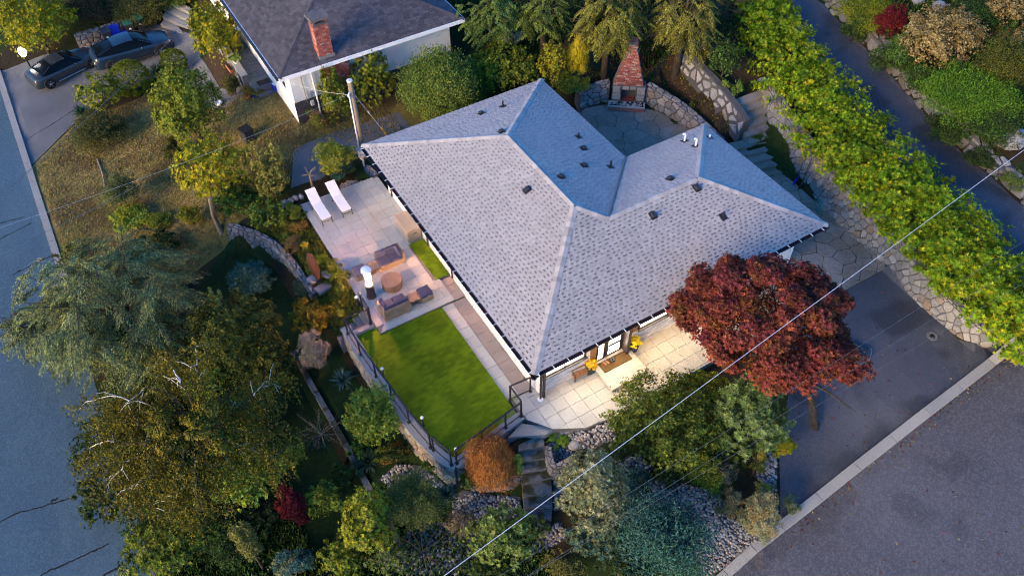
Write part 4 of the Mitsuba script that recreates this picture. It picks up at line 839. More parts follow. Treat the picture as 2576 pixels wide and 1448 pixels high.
plant('golden_hedge', 'golden brown clipped hedge below the stone bench', 'hedge', 781, 797, 50, 44, GO + YG[:1], .08, .045, 'rosette', 2.0, rough=.25, lift=0)
plant('shrub', 'trailing grey green creeper over the end of the curved fieldstone wall', SH, 762, 722, 22, 26, [(.035, .06, .03), (.05, .08, .04)], .06, .035, cov=2, flat=.4)
plant('shrub', 'pale pinkish grey shrub below the golden brown hedge', SH, 787, 885, 38, 52, [(.17, .14, .11), (.13, .115, .085), (.21, .175, .14)], .10, .04, 'leaf', 1.2)
spiky('yucca', 'blue green yucca below the curved lawn wall', PL, 862, 952, 40, [(.06, .11, .10), (.09, .14, .125), (.04, .08, .075)], 110, .05, .55)
plant('leafy_tree', 'light green leafy tree against the curved lawn wall', TR, 935, 1042, 68, 78, LG[:2] + GG, .15, .085, 'leaf', 1.9, r0=.06, lift=.2)
spiky('yucca', 'dark green yucca under the light green leafy tree', PL, 925, 1160, 48, [(.04, .07, .04), (.06, .09, .05), (.03, .05, .03)], 120, .05, .5)
plant('shrub', 'rust and green undergrowth at the foot of the curved lawn wall', SH, 985, 1140, 48, 26, DG + GG[:2] + [(.14, .06, .02)], .09, .04, cov=1.5)
# lower left
plant('shrub', 'broad dark green shrub mass right of the blue green cedar', SH, 600, 850, 100, 108, [(.045, .055, .014), (.03, .045, .014), (.07, .07, .016), (.022, .034, .012)], .11, .055, 'rosette', 1.7, lift=.3)
plant('small_tree', 'small blue green tree standing in the dark grass', TR, 631, 703, 54, 46, BG[:2] + [(.06, .11, .05)], .12, .05, 'leaf', 1.4, r0=.05)
plant('shrub', 'pale green leafy shrub among the dark shrub mass', SH, 560, 790, 22, 60, [(.09, .13, .05), (.06, .10, .04)], .11, .05, 'rosette', 1.5, lift=.9)
plant('shrub', 'bright green leafy clump between the weeping birch branches', SH, 512, 962, 50, 46, LG[:2] + GG[:2], .11, .065, 'rosette', 1.8, lift=1.4)
plant('broadleaf_tree', 'light green large leaved tree below the weeping birch', TR, 622, 1196, 92, 66, LG + YG[:2], .20, .14, 'leaf', 1.3, r0=.06, hz=2.2)
plant('red_shrub', 'dark crimson shrub beside the light green large leaved tree', SH, 731, 1268, 34, 52, DR, .09, .05, 'leaf', 1.7, lift=.3)
plant('shrub', 'sparse green shrub right of the dark crimson shrub', SH, 815, 1255, 44, 46, GG + LG[:1], .12, .065, 'leaf', .9)
plant('shrub', 'wide green shrub at the bottom left beside the street', SH, 420, 1372, 108, 84, GG + YG[1:2] + DG[:1], .12, .06, 'rosette', 1.7, lift=.3)
plant('shrub', 'grey blue shrub at the bottom edge left of the dark grass', SH, 735, 1425, 58, 36, BG[:2] + OL[:2], .10, .045, 'leaf', 1.3)
plant('shrub', 'dark green shrub between the wide green shrub and the dark grass', SH, 565, 1350, 70, 68, DG + MG[2:], .11, .06, 'leaf', 1.5)
plant('shrub', 'tan green shrub hanging over the dark grass at the bottom', SH, 625, 1370, 28, 60, [(.11, .105, .03), (.08, .08, .025)], .10, .05, 'leaf', .9, lift=.6)
plant('shrub', 'thin green seedling beside the low grey kerb wall', SH, 745, 1140, 30, 28, MG + LG[:1], .10, .05, 'leaf', .8)
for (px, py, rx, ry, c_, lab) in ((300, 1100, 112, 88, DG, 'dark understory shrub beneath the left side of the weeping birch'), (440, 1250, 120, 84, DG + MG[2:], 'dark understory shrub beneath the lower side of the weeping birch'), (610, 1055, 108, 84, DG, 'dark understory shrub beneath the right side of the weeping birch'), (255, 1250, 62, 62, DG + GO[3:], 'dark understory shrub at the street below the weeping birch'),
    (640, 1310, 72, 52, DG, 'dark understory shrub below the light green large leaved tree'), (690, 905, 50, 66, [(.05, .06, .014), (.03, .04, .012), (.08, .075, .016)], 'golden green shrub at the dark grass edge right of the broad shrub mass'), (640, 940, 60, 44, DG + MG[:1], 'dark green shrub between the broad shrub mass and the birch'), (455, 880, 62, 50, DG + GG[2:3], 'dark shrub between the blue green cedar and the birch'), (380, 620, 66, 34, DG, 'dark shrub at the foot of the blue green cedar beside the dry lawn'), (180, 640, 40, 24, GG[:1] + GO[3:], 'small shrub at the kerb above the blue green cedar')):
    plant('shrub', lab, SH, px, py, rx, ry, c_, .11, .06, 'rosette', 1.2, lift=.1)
# bottom middle
for (px, py, rx, ry, c_, lab) in ((862, 1400, 58, 52, GG + YG[1:2], 'green shrub at the bottom edge left of the bare tree top'), (985, 1400, 66, 42, OL[1:2] + GG[2:3] + [(.07, .08, .025)], 'olive shrub at the bottom edge behind the bare tree top'), (1215, 1425, 60, 34, GG[2:3] + DG, 'dark green shrub at the bottom edge below the rounded light green shrub'), (1560, 1425, 66, 40, DG + BG[2:], 'dark shrub at the bottom edge left of the wide juniper'),
    (1345, 1325, 34, 30, OL[1:2] + GG[:1], 'small olive shrub at the foot of the front steps'), (1185, 1205, 26, 22, GG + LG[:1], 'small green shrub on the planter wall left of the rust brown shrub'), (905, 1125, 34, 30, MG + GG[:1], 'green undergrowth shrub left of the dark green yucca'), (870, 1195, 34, 34, DG + MG[:1], 'dark green shrub by the lower end of the low grey kerb wall'), (1090, 1165, 30, 18, GG[2:3] + MG, 'low green shrub under the curved lawn wall'), (1560, 1128, 34, 26, GG[2:3] + OL[1:2], 'small shrub between the pale river rocks and the evergreen hedge'),
    (1800, 1110, 46, 50, [(.075, .095, .016), (.045, .065, .014)], 'yellow green evergreen shrub between the dark hedge and the laurel'), (1690, 1195, 60, 36, DG + GG[2:3], 'dark shrub under the front of the evergreen hedge'), (1845, 1150, 40, 40, DG + GG[2:3], 'dark shrub under the pale leaved laurel')):
    plant('shrub', lab, SH, px, py, rx, ry, c_, .10, .05, 'rosette', 1.3, lift=.05)
plant('shrub', 'yellow green leafy shrub at the bottom left of the river rocks', SH, 932, 1322, 62, 86, YG[:2] + GG, .11, .055, 'rosette', 1.6, lift=.3)
plant('pine_tree', 'soft needled olive pine in front of the curved lawn wall', 'pine tree', 1040, 1255, 92, 76, [(.085, .10, .03), (.06, .075, .025), (.11, .12, .035)], .16, .012, 'needle', 1.0, lift=.7, r0=.04, clumps=60)
spiky('yucca', 'dark blue green yucca on the river rocks', PL, 1122, 1240, 40, [(.025, .06, .05), (.04, .08, .065)], 110, .05, .5)
spiky('yucca', 'dark yucca left of the soft needled olive pine', PL, 1022, 1222, 42, [(.03, .055, .04), (.05, .075, .055)], 110, .05, .5)
plant('shrub', 'rounded light green shrub right of the bare branched tree top', SH, 1266, 1348, 82, 70, [(.095, .13, .03), (.07, .10, .025), (.13, .155, .045), (.05, .075, .02)], .11, .055, 'rosette', 1.8, lift=.2)
plant('weeping_maple', 'rust brown weeping shrub beside the front garden steps', SH, 1233, 1160, 72, 80, RB, .10, .022, 'droop', 1.5, lift=.15, r0=.05, clumps=110)
plant('shrub', 'small bright green plant at the edge of the front steps', PL, 1304, 1168, 13, 26, LG, .06, .035, cov=1.5)
plant('ground_cover', 'bright green mat plant among the river rocks beside the steps', PL, 1406, 1100, 27, 28, [(.13, .20, .025), (.09, .15, .02)], .05, .03, cov=1.8, flat=.22, lift=0)
plant('shrub', 'silvery olive shrub in front of the dark evergreen hedge', SH, 1490, 1238, 80, 98, OL, .11, .035, 'rosette', 1.5, lift=.25)
plant('shrub', 'grey green lower shrub below the silvery olive shrub', SH, 1500, 1345, 72, 55, OL[1:2] + BG[:1] + [(.05, .07, .04)], .10, .035, 'rosette', 1.4)
plant('juniper', 'wide blue green juniper at the bottom right of the rock bank', SH, 1665, 1350, 138, 98, BG + [(.035, .085, .06)], .16, .045, 'upright', 1.6, rough=.7)
plant('juniper', 'small blue green juniper beside the silvery olive shrub', SH, 1590, 1205, 50, 40, BG[:2] + OL[1:2], .12, .04, 'upright', 1.3)
plant('evergreen_hedge', 'large dark evergreen hedge in front of the lit terrace', 'hedge', 1676, 1054, 136, 122, [(.075, .095, .016), (.045, .065, .014), (.11, .125, .018), (.03, .045, .012), (.075, .085, .016)], .10, .045, 'rosette', 2.0, lift=.2, clumps=140, csize=(.14, .28))
plant('laurel', 'pale leaved laurel between the red maple and the evergreen hedge', SH, 1888, 1052, 84, 96, [(.07, .105, .035), (.05, .08, .025), (.10, .135, .05)], .15, .05, 'rosette', 1.8, lift=.3)
plant('shrub', 'bright yellow green shrub tip under the red maple', SH, 1782, 965, 50, 30, YG[:2] + LG[:1], .11, .05, 'rosette', 1.4, lift=1.0)
plant('shrub', 'golden cypress shrub at the edge of the dark driveway', SH, 1962, 1116, 33, 32, YG[:3], .07, .03, cov=2, lift=.3)
plant('shrub', 'yellow green foliage hanging below the dark evergreen hedge', SH, 1772, 1185, 46, 50, YG[1:2] + GG, .10, .045, 'leaf', 1.3, lift=.2)
plant('shrub', 'dull grey brown shrub below the pale leaved laurel', SH, 1812, 1190, 46, 46, GB + GG[2:3], .08, .035, cov=1.3)
plant('heather', 'tan heather mound on the river rock bank', SH, 1838, 1262, 33, 36, TN[:2] + OL[:2], .06, .02, cov=2, lift=0)
plant('shrub', 'olive tan spreading shrub at the kerb beside the driveway', SH, 1912, 1300, 50, 56, OL[:3] + TN[:1], .08, .03, cov=1.6, lift=.05)
plant('shrub', 'grey green shrub overhanging the driveway kerb', SH, 1988, 1262, 26, 26, OL, .07, .03, cov=1.4)
plant('heather', 'small yellow tan heather near the rock strip by the driveway', SH, 1920, 1228, 26, 19, TN[:1] + YG[:1] + OL[:1], .06, .02, cov=1.8)
plant('shrub', 'dark conical shrub beside the rock strip by the driveway', SH, 1905, 1165, 22, 40, DG + GO[:1], .07, .03, cov=1.6)
plant('shrub', 'yellow brown shrub at the bottom edge below the wires', SH, 1420, 1420, 55, 38, [(.10, .085, .025), (.07, .07, .02), (.05, .06, .02)], .09, .04, 'upright', 1.2)
plant('shrub', 'dry brown twiggy shrub at the bottom edge right of the bare tree top', SH, 1160, 1310, 40, 36, GB + [(.12, .09, .03)], .06, .025, cov=.6)
# behind the house
plant('laurel_hedge', 'tall green laurel hedge behind the left corner of the grey roof', 'hedge', 1102, 222, 96, 96, [(.06, .095, .02), (.09, .125, .026), (.035, .065, .016), (.13, .15, .03)], .13, .05, 'upright', 2.0, rough=.3, lift=.1)
plant('shrub', 'green broad leaved shrub against the white house wall', SH, 935, 205, 52, 66, GG + YG[:1], .13, .06, 'rosette', 1.7)
plant('clipped_hedge', 'narrow clipped hedge beside the brick chimney base of the dark roofed house', 'hedge', 843, 248, 37, 68, GG, .08, .045, 'rosette', 2.1, rough=.15, lift=0)
plant('shrub', 'low shrub with pinkish flowers at the corner of the white house', SH, 800, 300, 30, 24, GG + [(.22, .10, .10)], .08, .045, cov=1.3)
plant('shrub', 'yellow green shrub behind the laurel hedge', SH, 1262, 172, 66, 62, YG[:2] + GG[:2], .10, .05, 'rosette', 1.7)
plant('shrub', 'mid green feathery shrub right of the tall laurel hedge', SH, 1200, 205, 42, 50, MG + GG[:2], .09, .03, 'upright', 1.7)
plant('shrub', 'green shrub under the back corner of the grey roof', SH, 1325, 190, 42, 46, GG + YG[:1], .10, .05, 'rosette', 1.6)
plant('shrub', 'speckled yellow green columnar shrub above the roof corner', SH, 1390, 172, 34, 60, YG + GO[:1], .08, .045, 'rosette', 1.8)
plant('weeping_shrub', 'bright golden weeping cypress left of the outdoor chimney', SH, 1452, 145, 38, 48, [(.24, .20, .012), (.18, .16, .012), (.30, .23, .015)], .14, .03, 'droop', 1.6)
plant('shrub', 'green shrub below the bright golden weeping cypress', SH, 1438, 208, 46, 24, GG, .09, .045, cov=1.5)
plant('shrub', 'dark green shrub beside the upper garden steps', SH, 1822, 152, 40, 44, DG + MG, .08, .045, 'rosette', 1.8)
plant('perennial', 'bright green fern clump on the upper soil bed', PL, 1857, 222, 14, 22, MG + LG[:1], .07, .04, cov=1.6)
plant('perennial', 'small yellow green plant beside the upper mortared wall', PL, 1825, 212, 11, 10, LG, .06, .04, cov=1.4)
plant('perennial', 'green plant at the lower end of the upper mortared wall', PL, 1905, 345, 22, 14, MG, .06, .035, cov=1.3)
# gardens beyond the lane
plant('shrub', 'yellow green mounded shrub at the top edge beyond the lane', SH, 2188, 32, 76, 46, [(.12, .13, .012), (.08, .10, .012), (.06, .085, .014)], .09, .045, cov=1.9)
plant('red_shrub', 'deep red shrub among white flowers beyond the lane', SH, 2242, 60, 37, 46, DR, .07, .045, cov=2.2)
plant('shrub', 'large tan brown mounded shrub beyond the lane', SH, 2372, 95, 92, 70, TN, .08, .05, 'rosette', 2.0, rough=.35)
plant('shrub', 'dark green undergrowth between the red shrub and the lane', SH, 2262, 140, 62, 48, DG + MG[:2], .10, .05, cov=1.7)
plant('shrub', 'feathery bright green shrub mass beyond the lane', SH, 2440, 245, 120, 76, [(.05, .11, .014), (.08, .14, .016), (.03, .07, .012)], .16, .035, 'upright', 1.9)
plant('shrub', 'dark olive shrub at the right edge beyond the lane', SH, 2528, 170, 66, 78, [(.04, .05, .012), (.06, .06, .014), (.03, .04, .012)], .10, .05, cov=1.7)
plant('shrub', 'dark green shrub above the boulder at the right edge', SH, 2505, 305, 78, 52, DG + MG[:1], .10, .05, cov=1.7)
plant('shrub', 'tan brown shrub in the top right corner', SH, 2545, 22, 56, 42, TN, .08, .05, 'rosette', 1.8)
plant('shrub', 'small tan shrub at the right edge beside the red mulch', SH, 2568, 95, 22, 34, TN, .08, .05, 'rosette', 1.6)
plant('shrub', 'low shrub with white flowers left of the large tan brown shrub', SH, 2292, 72, 20, 32, GG[:1] + [(.5, .5, .5), (.05, .08, .02)], .06, .04, cov=1.0)

# the long hedge on the right, one mass of leaves with stems
rngH = np.random.default_rng(77); root = thing('leafy_hedge', 'long overgrown bright green hedge on top of the right stone wall', 'hedge')
parts = []; st = []
line = [(1915, -10, 74), (1932, 55, 98), (1960, 120, 118), (2005, 185, 130), (2058, 250, 140), (2112, 325, 148), (2172, 395, 152), (2236, 460, 155), (2294, 515, 154), (2352, 570, 152), (2420, 640, 142), (2478, 712, 136), (2540, 775, 130), (2605, 835, 122)]
cols = [(.105, .175, .010), (.075, .135, .010), (.15, .205, .011), (.05, .09, .008), (.21, .205, .012), (.085, .15, .012)]
for (px, py, r) in line:
    base, c, rad, ax = fit(px, py, r, r * .86, None, .05)
    base = np.array([c[0], c[1], 1.25]); rad = (rad[0], rad[1] * .9, 1.3); c = np.array([*at(px, py, 2.0)[:2], 2.0])
    parts.append(blob(rngH, c, ax, rad, 12500, .125, .05, cols, 90, 'rosette' if r % 3 else 'leaf', -.5, .9, (.14, .30)))
    st.append(tube([base - [0, 0, .1], base + [.1, .1, .5], c], [.06, .05, .03], 6))
for (x, y, z) in smooth_path([(17.75, 7.6, 1.75), (17.0, 5.2, 1.5), (16.6, 3.0, 1.35), (16.3, 1.2, 1.25), (16.2, -.6, 1.1), (16.0, -2.2, .9), (15.95, -3.8, .65), (16.2, -5.2, .45)], 26):
    r = rngH.uniform(.25, .62); parts.append(blob(rngH, np.array([x + rngH.uniform(-.05, .5), y + rngH.uniform(-.3, .3), z + rngH.uniform(-.25, .2)]), (np.array([1, 0, 0.]), np.array([0, 1, 0.])), (r, r * 1.2, r * .6), int(1500 * r), .12, .05, cols, 14, 'droop', -.6, .9))
v, f, col = cat3(parts); put('foliage', (v, f), 'leaf', root, color=col); put('stem', join(st), 'bark', root)

# the red maple
rngM = np.random.default_rng(31)
root = thing('red_maple', 'large dark red maple tree overhanging the roof edge and driveway', 'tree')
base = ground(2056, 1076, 0); cM = at(1932, 812, 3.3); sc = np.dot(cM - CAM['pos'], AF) / K; ax, e = view_axes(cM)
R0 = 238 * sc; parts = []
for k in range(116):                                   # layered sprays of leaves
    d = sphere_dirs(rngM, 1, -.55)[0]; f = .93 + .5 * (meshkit.noise((d * 2.3 + 3)[None])[0] - .5)
    c = cM + (d * f * rngM.uniform(.74, .93) * np.array([R0, R0 * .86, R0 * .62])) @ np.array([ax[0], ax[1], UP])
    r = R0 * rngM.uniform(.10, .24)
    parts.append(blob(rngM, c, ax, (r, r, r * .5), 1800, .095, .055, RM[k % 5:k % 5 + 1] * 2 + RM, 9, 'rosette', -.5, .5, (.35, .6)))
parts.append(blob(rngM, cM, ax, (R0 * .7, R0 * .62, R0 * .45), 5000, .13, .08, RM[1:2] + RM[3:4], 40, 'leaf', -.6))
v, f, col = cat3(parts); put('crown', (v, f), 'leaf', root, color=col)
limbs = [tube([base - [0, 0, .2], base + (cM - base) * .22 + [0, 0, .5], base + (cM - base) * .6, cM - [0, 0, .3]], [.14, .12, .10, .05], 8)]
for k in range(12):
    g = k * 2.4; d = np.array([math.cos(g), math.sin(g), rngM.uniform(-.1, .7)]) * R0 * .75; s = base + (cM - base) * rngM.uniform(.45, .9)
    limbs.append(tube([s, s + d * .5 + [0, 0, .2], s + d], [.06, .04, .012], 5))
put('trunk', join(limbs), 'bark', root, smooth=True)

# conifers with drooping sprays
def plume_tree(name, label, px, py, rx, ry, cols, n, seedn, l=(.7, 1.3), needle=(.10, .03), droop=.45, hz=None, zmin=-.35, mat='bark', bare_=0, rough=.8, spread=.55):
    """A conifer whose boughs end in drooping feathers."""
    rng = np.random.default_rng(seedn); root = thing(name, label, 'conifer'); base, c, rad, ax = fit(px, py, rx, ry, hz, .3); A3 = np.array([ax[0], ax[1], UP]); R_ = np.array(rad) * 1.1
    d = sphere_dirs(rng, n, zmin); f = .82 + rough * (meshkit.noise(d * 1.8 + seedn) - .5); f *= rng.uniform(.55, 1.0, n)
    C, A, Nn, Co, wood = [], [], [], [], []
    for k in range(n):
        o = c + (d[k] * f[k] * R_ * .86) @ A3; h = unit((d[k] * [1, 1, 0]) @ A3 + 1e-6) * spread + rng.normal(0, .55, 3); h[2] = .25 * h[2] - .12; h = unit(h); s = unit(np.cross(h, UP)); ln = rng.uniform(*l)
        m = 13; t = np.linspace(.0, 1, m); P = o + np.outer((t - .35) * ln, h) - np.outer(droop * ln * np.clip(t - .1, 0, 1) ** 1.8, UP); tg = unit(np.gradient(P, axis=0)); tone = rng.choice([.5, .8, 1.0, 1.15, 1.45]) * rng.uniform(.9, 1.1)
        wood.append(tube(P[::4], [.018, .013, .008, .004], 4, False))
        for q in range(m):
            for sg in (-1, 1):
                tl = ln * .34 * (1 - .75 * t[q] ** 1.5) * rng.uniform(.7, 1.2); w = int(4 + tl * 14); u = np.linspace(.08, 1, w)[:, None]; dr_ = unit(tg[q] * .9 + s * sg * .75)
                C.append(P[q] + dr_ * tl * u - UP * .25 * tl * u ** 2 + rng.normal(0, .012, (w, 3))); A.append(dr_ + rng.normal(0, .3, (w, 3)) - .3 * u * UP); Nn.append(unit(UP + .4 * rng.normal(size=(w, 3)))); Co.append(palette(rng, cols, w) * tone * (.85 + .3 * u))
    C, A, Nn, Co = map(np.vstack, (C, A, Nn, Co)); v, f_, col = leaf_mesh(C, A, Nn, needle[0] * rng.uniform(.8, 1.3, len(C)), needle[1] * rng.uniform(.8, 1.3, len(C)), Co, .1)
    put('crown', (v, f_), 'leaf', root, color=np.clip(col, .002, .9))
    put('trunk', tube([base - [0, 0, .2], base + (c - base) * .6, c + UP * R_[2] * .7], [.2, .15, .04], 8), mat, root, smooth=True)
    for k in range(26 + bare_): q = d[k] * R_ * .8; wood.append(tube([base + (c - base) * rng.uniform(.5, 1.1), c + (q * .5) @ A3 + UP * .1, c + q @ A3], [.05, .03, .01], 5, False))
    put('branches', join(wood), mat, root, kind='stuff')
    return root
CED = [(.095, .12, .055), (.06, .085, .045), (.15, .165, .06), (.04, .058, .036), (.20, .20, .06)]
plume_tree('blue_cedar', 'broad grey green cedar with drooping boughs beside the left street', 298, 775, 262, 232, CED, 640, 41, (.6, 1.45), (.09, .028), .45, 2.4, zmin=-.7)
plume_tree('blue_cedar', 'long low bough group of grey green cedar reaching over the left street', 95, 805, 110, 64, CED, 80, 46, (.6, 1.2), (.085, .026), .35, 1.6, zmin=-.6)
plume_tree('drooping_conifer', 'green conifer with feathery boughs behind the white house corner', 1242, 42, 88, 74, [(.07, .11, .028), (.10, .135, .03), (.05, .08, .022)], 230, 42, (.4, .8), (.08, .03), .4, 2.6, zmin=-.8)
plume_tree('drooping_conifer', 'dark green conifer at the top edge left of the golden weeping cypress', 1368, 38, 72, 66, [(.055, .08, .02), (.08, .10, .022)], 160, 45, (.4, .8), (.08, .03), .5, 2.4, zmin=-.8)
plume_tree('drooping_conifer', 'olive conifer with long hanging sprays above the outdoor chimney', 1532, 52, 112, 98, [(.12, .12, .025), (.085, .095, .02), (.16, .145, .026)], 300, 43, (.4, .95), (.08, .028), .8, 3.0, bare_=20, zmin=-.8)
plume_tree('drooping_conifer', 'yellow green conifer at the top edge right of the outdoor chimney', 1722, 55, 108, 98, [(.12, .12, .025), (.10, .105, .02), (.15, .14, .025), (.08, .07, .025)], 280, 44, (.4, .9), (.08, .028), .7, 2.8, bare_=24, zmin=-.8)

# the weeping birch: pale boughs that arch out, with hanging strings of small leaves
rngB = np.random.default_rng(9); root = thing('weeping_birch', 'weeping birch with white branches and golden brown hanging leaves at lower left', 'tree')
bb = ground(470, 1150, 0); C, A, Nn, Co = [], [], [], []; wood = []; fine = []
arch = [((500, 1050, 3.6), (470, 985, 4.3), (430, 920, 4.3), (405, 895, 3.9)), ((480, 1060, 3.4), (360, 1010, 3.9), (280, 998, 3.9), (200, 1030, 3.0)), ((470, 1060, 3.4), (335, 1005, 3.7), (318, 1040, 3.3), (325, 1065, 2.8)), ((520, 1080, 3.5), (560, 1066, 3.8), (530, 1080, 3.5), (620, 1140, 2.7)),
        ((560, 1050, 3.3), (640, 990, 3.6), (680, 965, 3.5), (705, 978, 3.0)), ((490, 990, 3.8), (498, 905, 4.4), (500, 870, 4.5), (520, 900, 4.1)), ((440, 1130, 3.0), (340, 1150, 3.2), (300, 1180, 2.8), (262, 1240, 2.1)), ((420, 1120, 3.0), (290, 1110, 3.1), (240, 1120, 2.7), (205, 1180, 1.9)),
        ((470, 1160, 2.9), (400, 1180, 3.0), (350, 1210, 2.6), (320, 1290, 1.8)), ((520, 1120, 3.0), (580, 1120, 3.1), (640, 1130, 2.8), (690, 1180, 2.1)), ((450, 1040, 3.5), (430, 1010, 3.7), (380, 1080, 3.4), (350, 1140, 2.7)), ((500, 1130, 3.0), (480, 1200, 2.8), (440, 1250, 2.4), (430, 1310, 1.6)), ((520, 1060, 3.4), (590, 1010, 3.6), (620, 1030, 3.2), (660, 1060, 2.6))]
put('trunk', tube([bb - [0, 0, .2], bb + [0, 0, 1.5], at(495, 1085, 2.7)], [.13, .10, .05], 8), 'bark', root, smooth=True)
extra = [((480 + 40 * math.cos(g), 1080 + 30 * math.sin(g), 3.5), (470 + R_ * .45 * math.cos(g), 1080 + R_ * .38 * math.sin(g), 3.7), (465 + R_ * .8 * math.cos(g), 1085 + R_ * .66 * math.sin(g), 3.2), (460 + R_ * math.cos(g), 1095 + R_ * .85 * math.sin(g), 2.2)) for g, R_ in zip(np.arange(15) * 1.1, rngB.uniform(150, 262, 15))]
for q, pts in enumerate(arch + extra):
    P = smooth_path([at(*p) for p in pts], 14); P[1:-1] += rngB.normal(0, .035, (12, 3))
    rr = np.linspace(.026, .007, 14) * (1 if q < len(arch) else .6)
    if q < len(arch): wood.append(tube(P[6:], rr[6:], 6)); fine.append(tube(P[:7], rr[:7], 6))
    else: fine.append(tube(P, rr, 6))
    if q < len(arch):
        for k in range(5):
            i0 = rngB.integers(4, 12); d = unit(P[i0 + 1] - P[i0]) + rngB.normal(0, .7, 3); wood.append(tube([P[i0], P[i0] + d * .22, P[i0] + d * .38 - UP * .22], [.011, .008, .004], 4))
    for k in range(58):
        t = rngB.uniform(.05, 1) ** .6 * 13; i0 = int(min(t, 12)); p = P[i0] + (P[i0 + 1] - P[i0]) * (t - i0)
        g = rngB.uniform(0, 6.283); out = np.array([math.cos(g), math.sin(g), 0]) * rngB.uniform(.1, .7); ln = rngB.uniform(.5, 1.9) * (.75 if t > 10 else 1)
        m = int(ln * 20); u = np.linspace(0, 1, m)[:, None]
        s = p + out * np.minimum(1, u * 2.2) ** .7 + UP * (.14 * np.sin(u * 3) - ln * u ** 1.5)
        C.append(s + rngB.normal(0, .03, (m, 3))); A.append(rngB.normal(0, .6, (m, 3)) - UP); Nn.append(unit(rngB.normal(size=(m, 3)) + .6 * UP)); Co.append(palette(rngB, GO + [(.11, .09, .012)], m) * rngB.uniform(.55, 1.15))
        if k % 8 == 0: fine.append(tube(s[::max(1, m // 4)], .005, 3, False))
C, A, Nn, Co = map(np.vstack, (C, A, Nn, Co)); v, f, col = leaf_mesh(C, A, Nn, .08 * rngB.uniform(.7, 1.4, len(C)), .05, Co)
v2, f2, c2 = cat3([(v, f, col)] + [blob(rngB, at(*q), view_axes(at(*q))[0], (.6, .6, .4), 1500, .08, .05, GO, 16, 'droop', -.6, .9) for q in ((490, 1075, 3.9), (440, 1110, 3.5), (545, 1110, 3.5), (400, 1060, 3.7), (520, 1035, 4.0))])
put('crown', (v2, f2), 'leaf', root, color=c2); put('branches', join(wood), 'birch_bark', root, smooth=True, kind='stuff'); put('twigs', join(fine), 'bark', root, kind='stuff')

# bare wood: the tree top at the bottom, twigs by the kerb wall, dead branches on the slope
def bare(name, label, cat, px, py, h, spread, n, rng, rr=.03, mat='bark', up=.25, sub_=3):
    root = thing(name, label, cat); c = ground(px, py, h); base = np.array([c[0], c[1], float1(gz(c[0], c[1])) - .1]); parts = []
    put('trunk', tube([base, c], [rr * 1.8, rr * 1.2], 6), mat, root, smooth=True)
    for k in range(n):
        g = k * 6.283 / n + rng.uniform(-.2, .2); d = np.array([math.cos(g), math.sin(g), rng.uniform(-.2, up)]) * spread * rng.uniform(.7, 1.2)
        mid = c + d * .5 + [0, 0, .12] + rng.normal(0, .05, 3); parts.append(tube([c, mid, c + d], [rr, rr * .7, rr * .25], 5))
        for _ in range(sub_):
            q = c + d * rng.uniform(.35, .9); e = d + rng.normal(0, .5, 3) * spread; parts.append(tube([q, q + e * .2, q + e * .36 + [0, 0, .05]], [rr * .45, rr * .3, rr * .12], 4))
    put('branches', join(parts), mat, root, smooth=True); return root
bare('bare_tree', 'bare grey tree top with branches spread like spokes at the bottom edge', 'tree', 1064, 1388, 1.3, 1.2, 11, np.random.default_rng(4), .014, 'bark')
bare('twiggy_shrub', 'leafless grey twiggy shrub beside the low grey kerb wall', 'shrub', 808, 1092, .6, .7, 18, np.random.default_rng(6), .009, 'pole_wood', .6, 5)
bare('bare_tree', 'bare twisted stem standing behind the left lounge chair', 'tree', 778, 440, .9, .35, 4, np.random.default_rng(7), .03, 'pole_wood', .9, 2)
bare('bare_shrub', 'brown leafless branches at the top edge above the second wall', 'shrub', 1800, 20, 1.2, 1.5, 18, np.random.default_rng(8), .02, 'bark', .5, 6)
p0, p1 = ground(245, 400, 0), ground(268, 495, 0)
root = thing('dead_log', 'pale broken log lying down the dry grass slope', 'log'); put('log', tube([p0, (p0 + p1) / 2 + [.1, 0, .1], p1], [.05, .045, .03], 7), 'pole_wood', root, smooth=True)
p0, p1 = ground(528, 505, 0), ground(548, 585, 0)
root = thing('leaning_trunk', 'pale peeling leaning trunk below the golden citrus tree', 'tree trunk'); put('trunk', tube([at(528, 500, 1.2), ground(536, 540, .5), ground(560, 590, 0) - [0, 0, .1]], [.08, .10, .13], 8), 'pole_wood', root, smooth=True)
# low growth that nobody could count
rngG = np.random.default_rng(12)
def tufts(name, label, poly, n, h, cols, w=.02):
    x0, y0, x1, y1 = poly.bounds; P = rngG.uniform((x0, y0), (x1, y1), (n * 3, 2)); import shapely
    P = P[shapely.contains_xy(poly, P[:, 0], P[:, 1])][:n]; m = len(P); z = gz(P[:, 0], P[:, 1])
    c = np.c_[P, z]; g = rngG.uniform(0, 6.283, m); s = np.c_[np.cos(g), np.sin(g), g * 0] * w; d = rngG.normal(0, .35, (m, 3)) * h; d[:, 2] = h * rngG.uniform(.5, 1.3, m)
    v = np.stack([c - s, c + s, c + d], 1).reshape(-1, 3)
    put(name, (v, np.arange(3 * m).reshape(-1, 3)), 'leaf', color=np.repeat(palette(rngG, cols, m), 3, 0), label=label, kind='stuff')
tufts('dry_grass', 'dry straw coloured grass blades on the sloping lawn', Polygon([(-12.7, 14.6), (-12.7, 26), (-10.3, 28), (-5, 28), (-4.6, 24), (-1, 23.4), (-1, 19.4), (3, 18.8), (3, 16), (-1.2, 17.8), (-3.5, 15.8), (-8, 14.6)]), 26000, .12, [(.16, .12, .05), (.12, .10, .035), (.20, .155, .065), (.09, .095, .03)])
tufts('weeds', 'low green weeds covering the garden bed beside the patio', Polygon([(-3.05, 6.6), (-3.05, 14.2), (-5.4, 14.4), (-4.9, 13.2), (-4.5, 11), (-4.3, 8.5), (-4.3, 7)]), 9000, .1, GG + YG[:1] + [(.08, .055, .03)], .03)
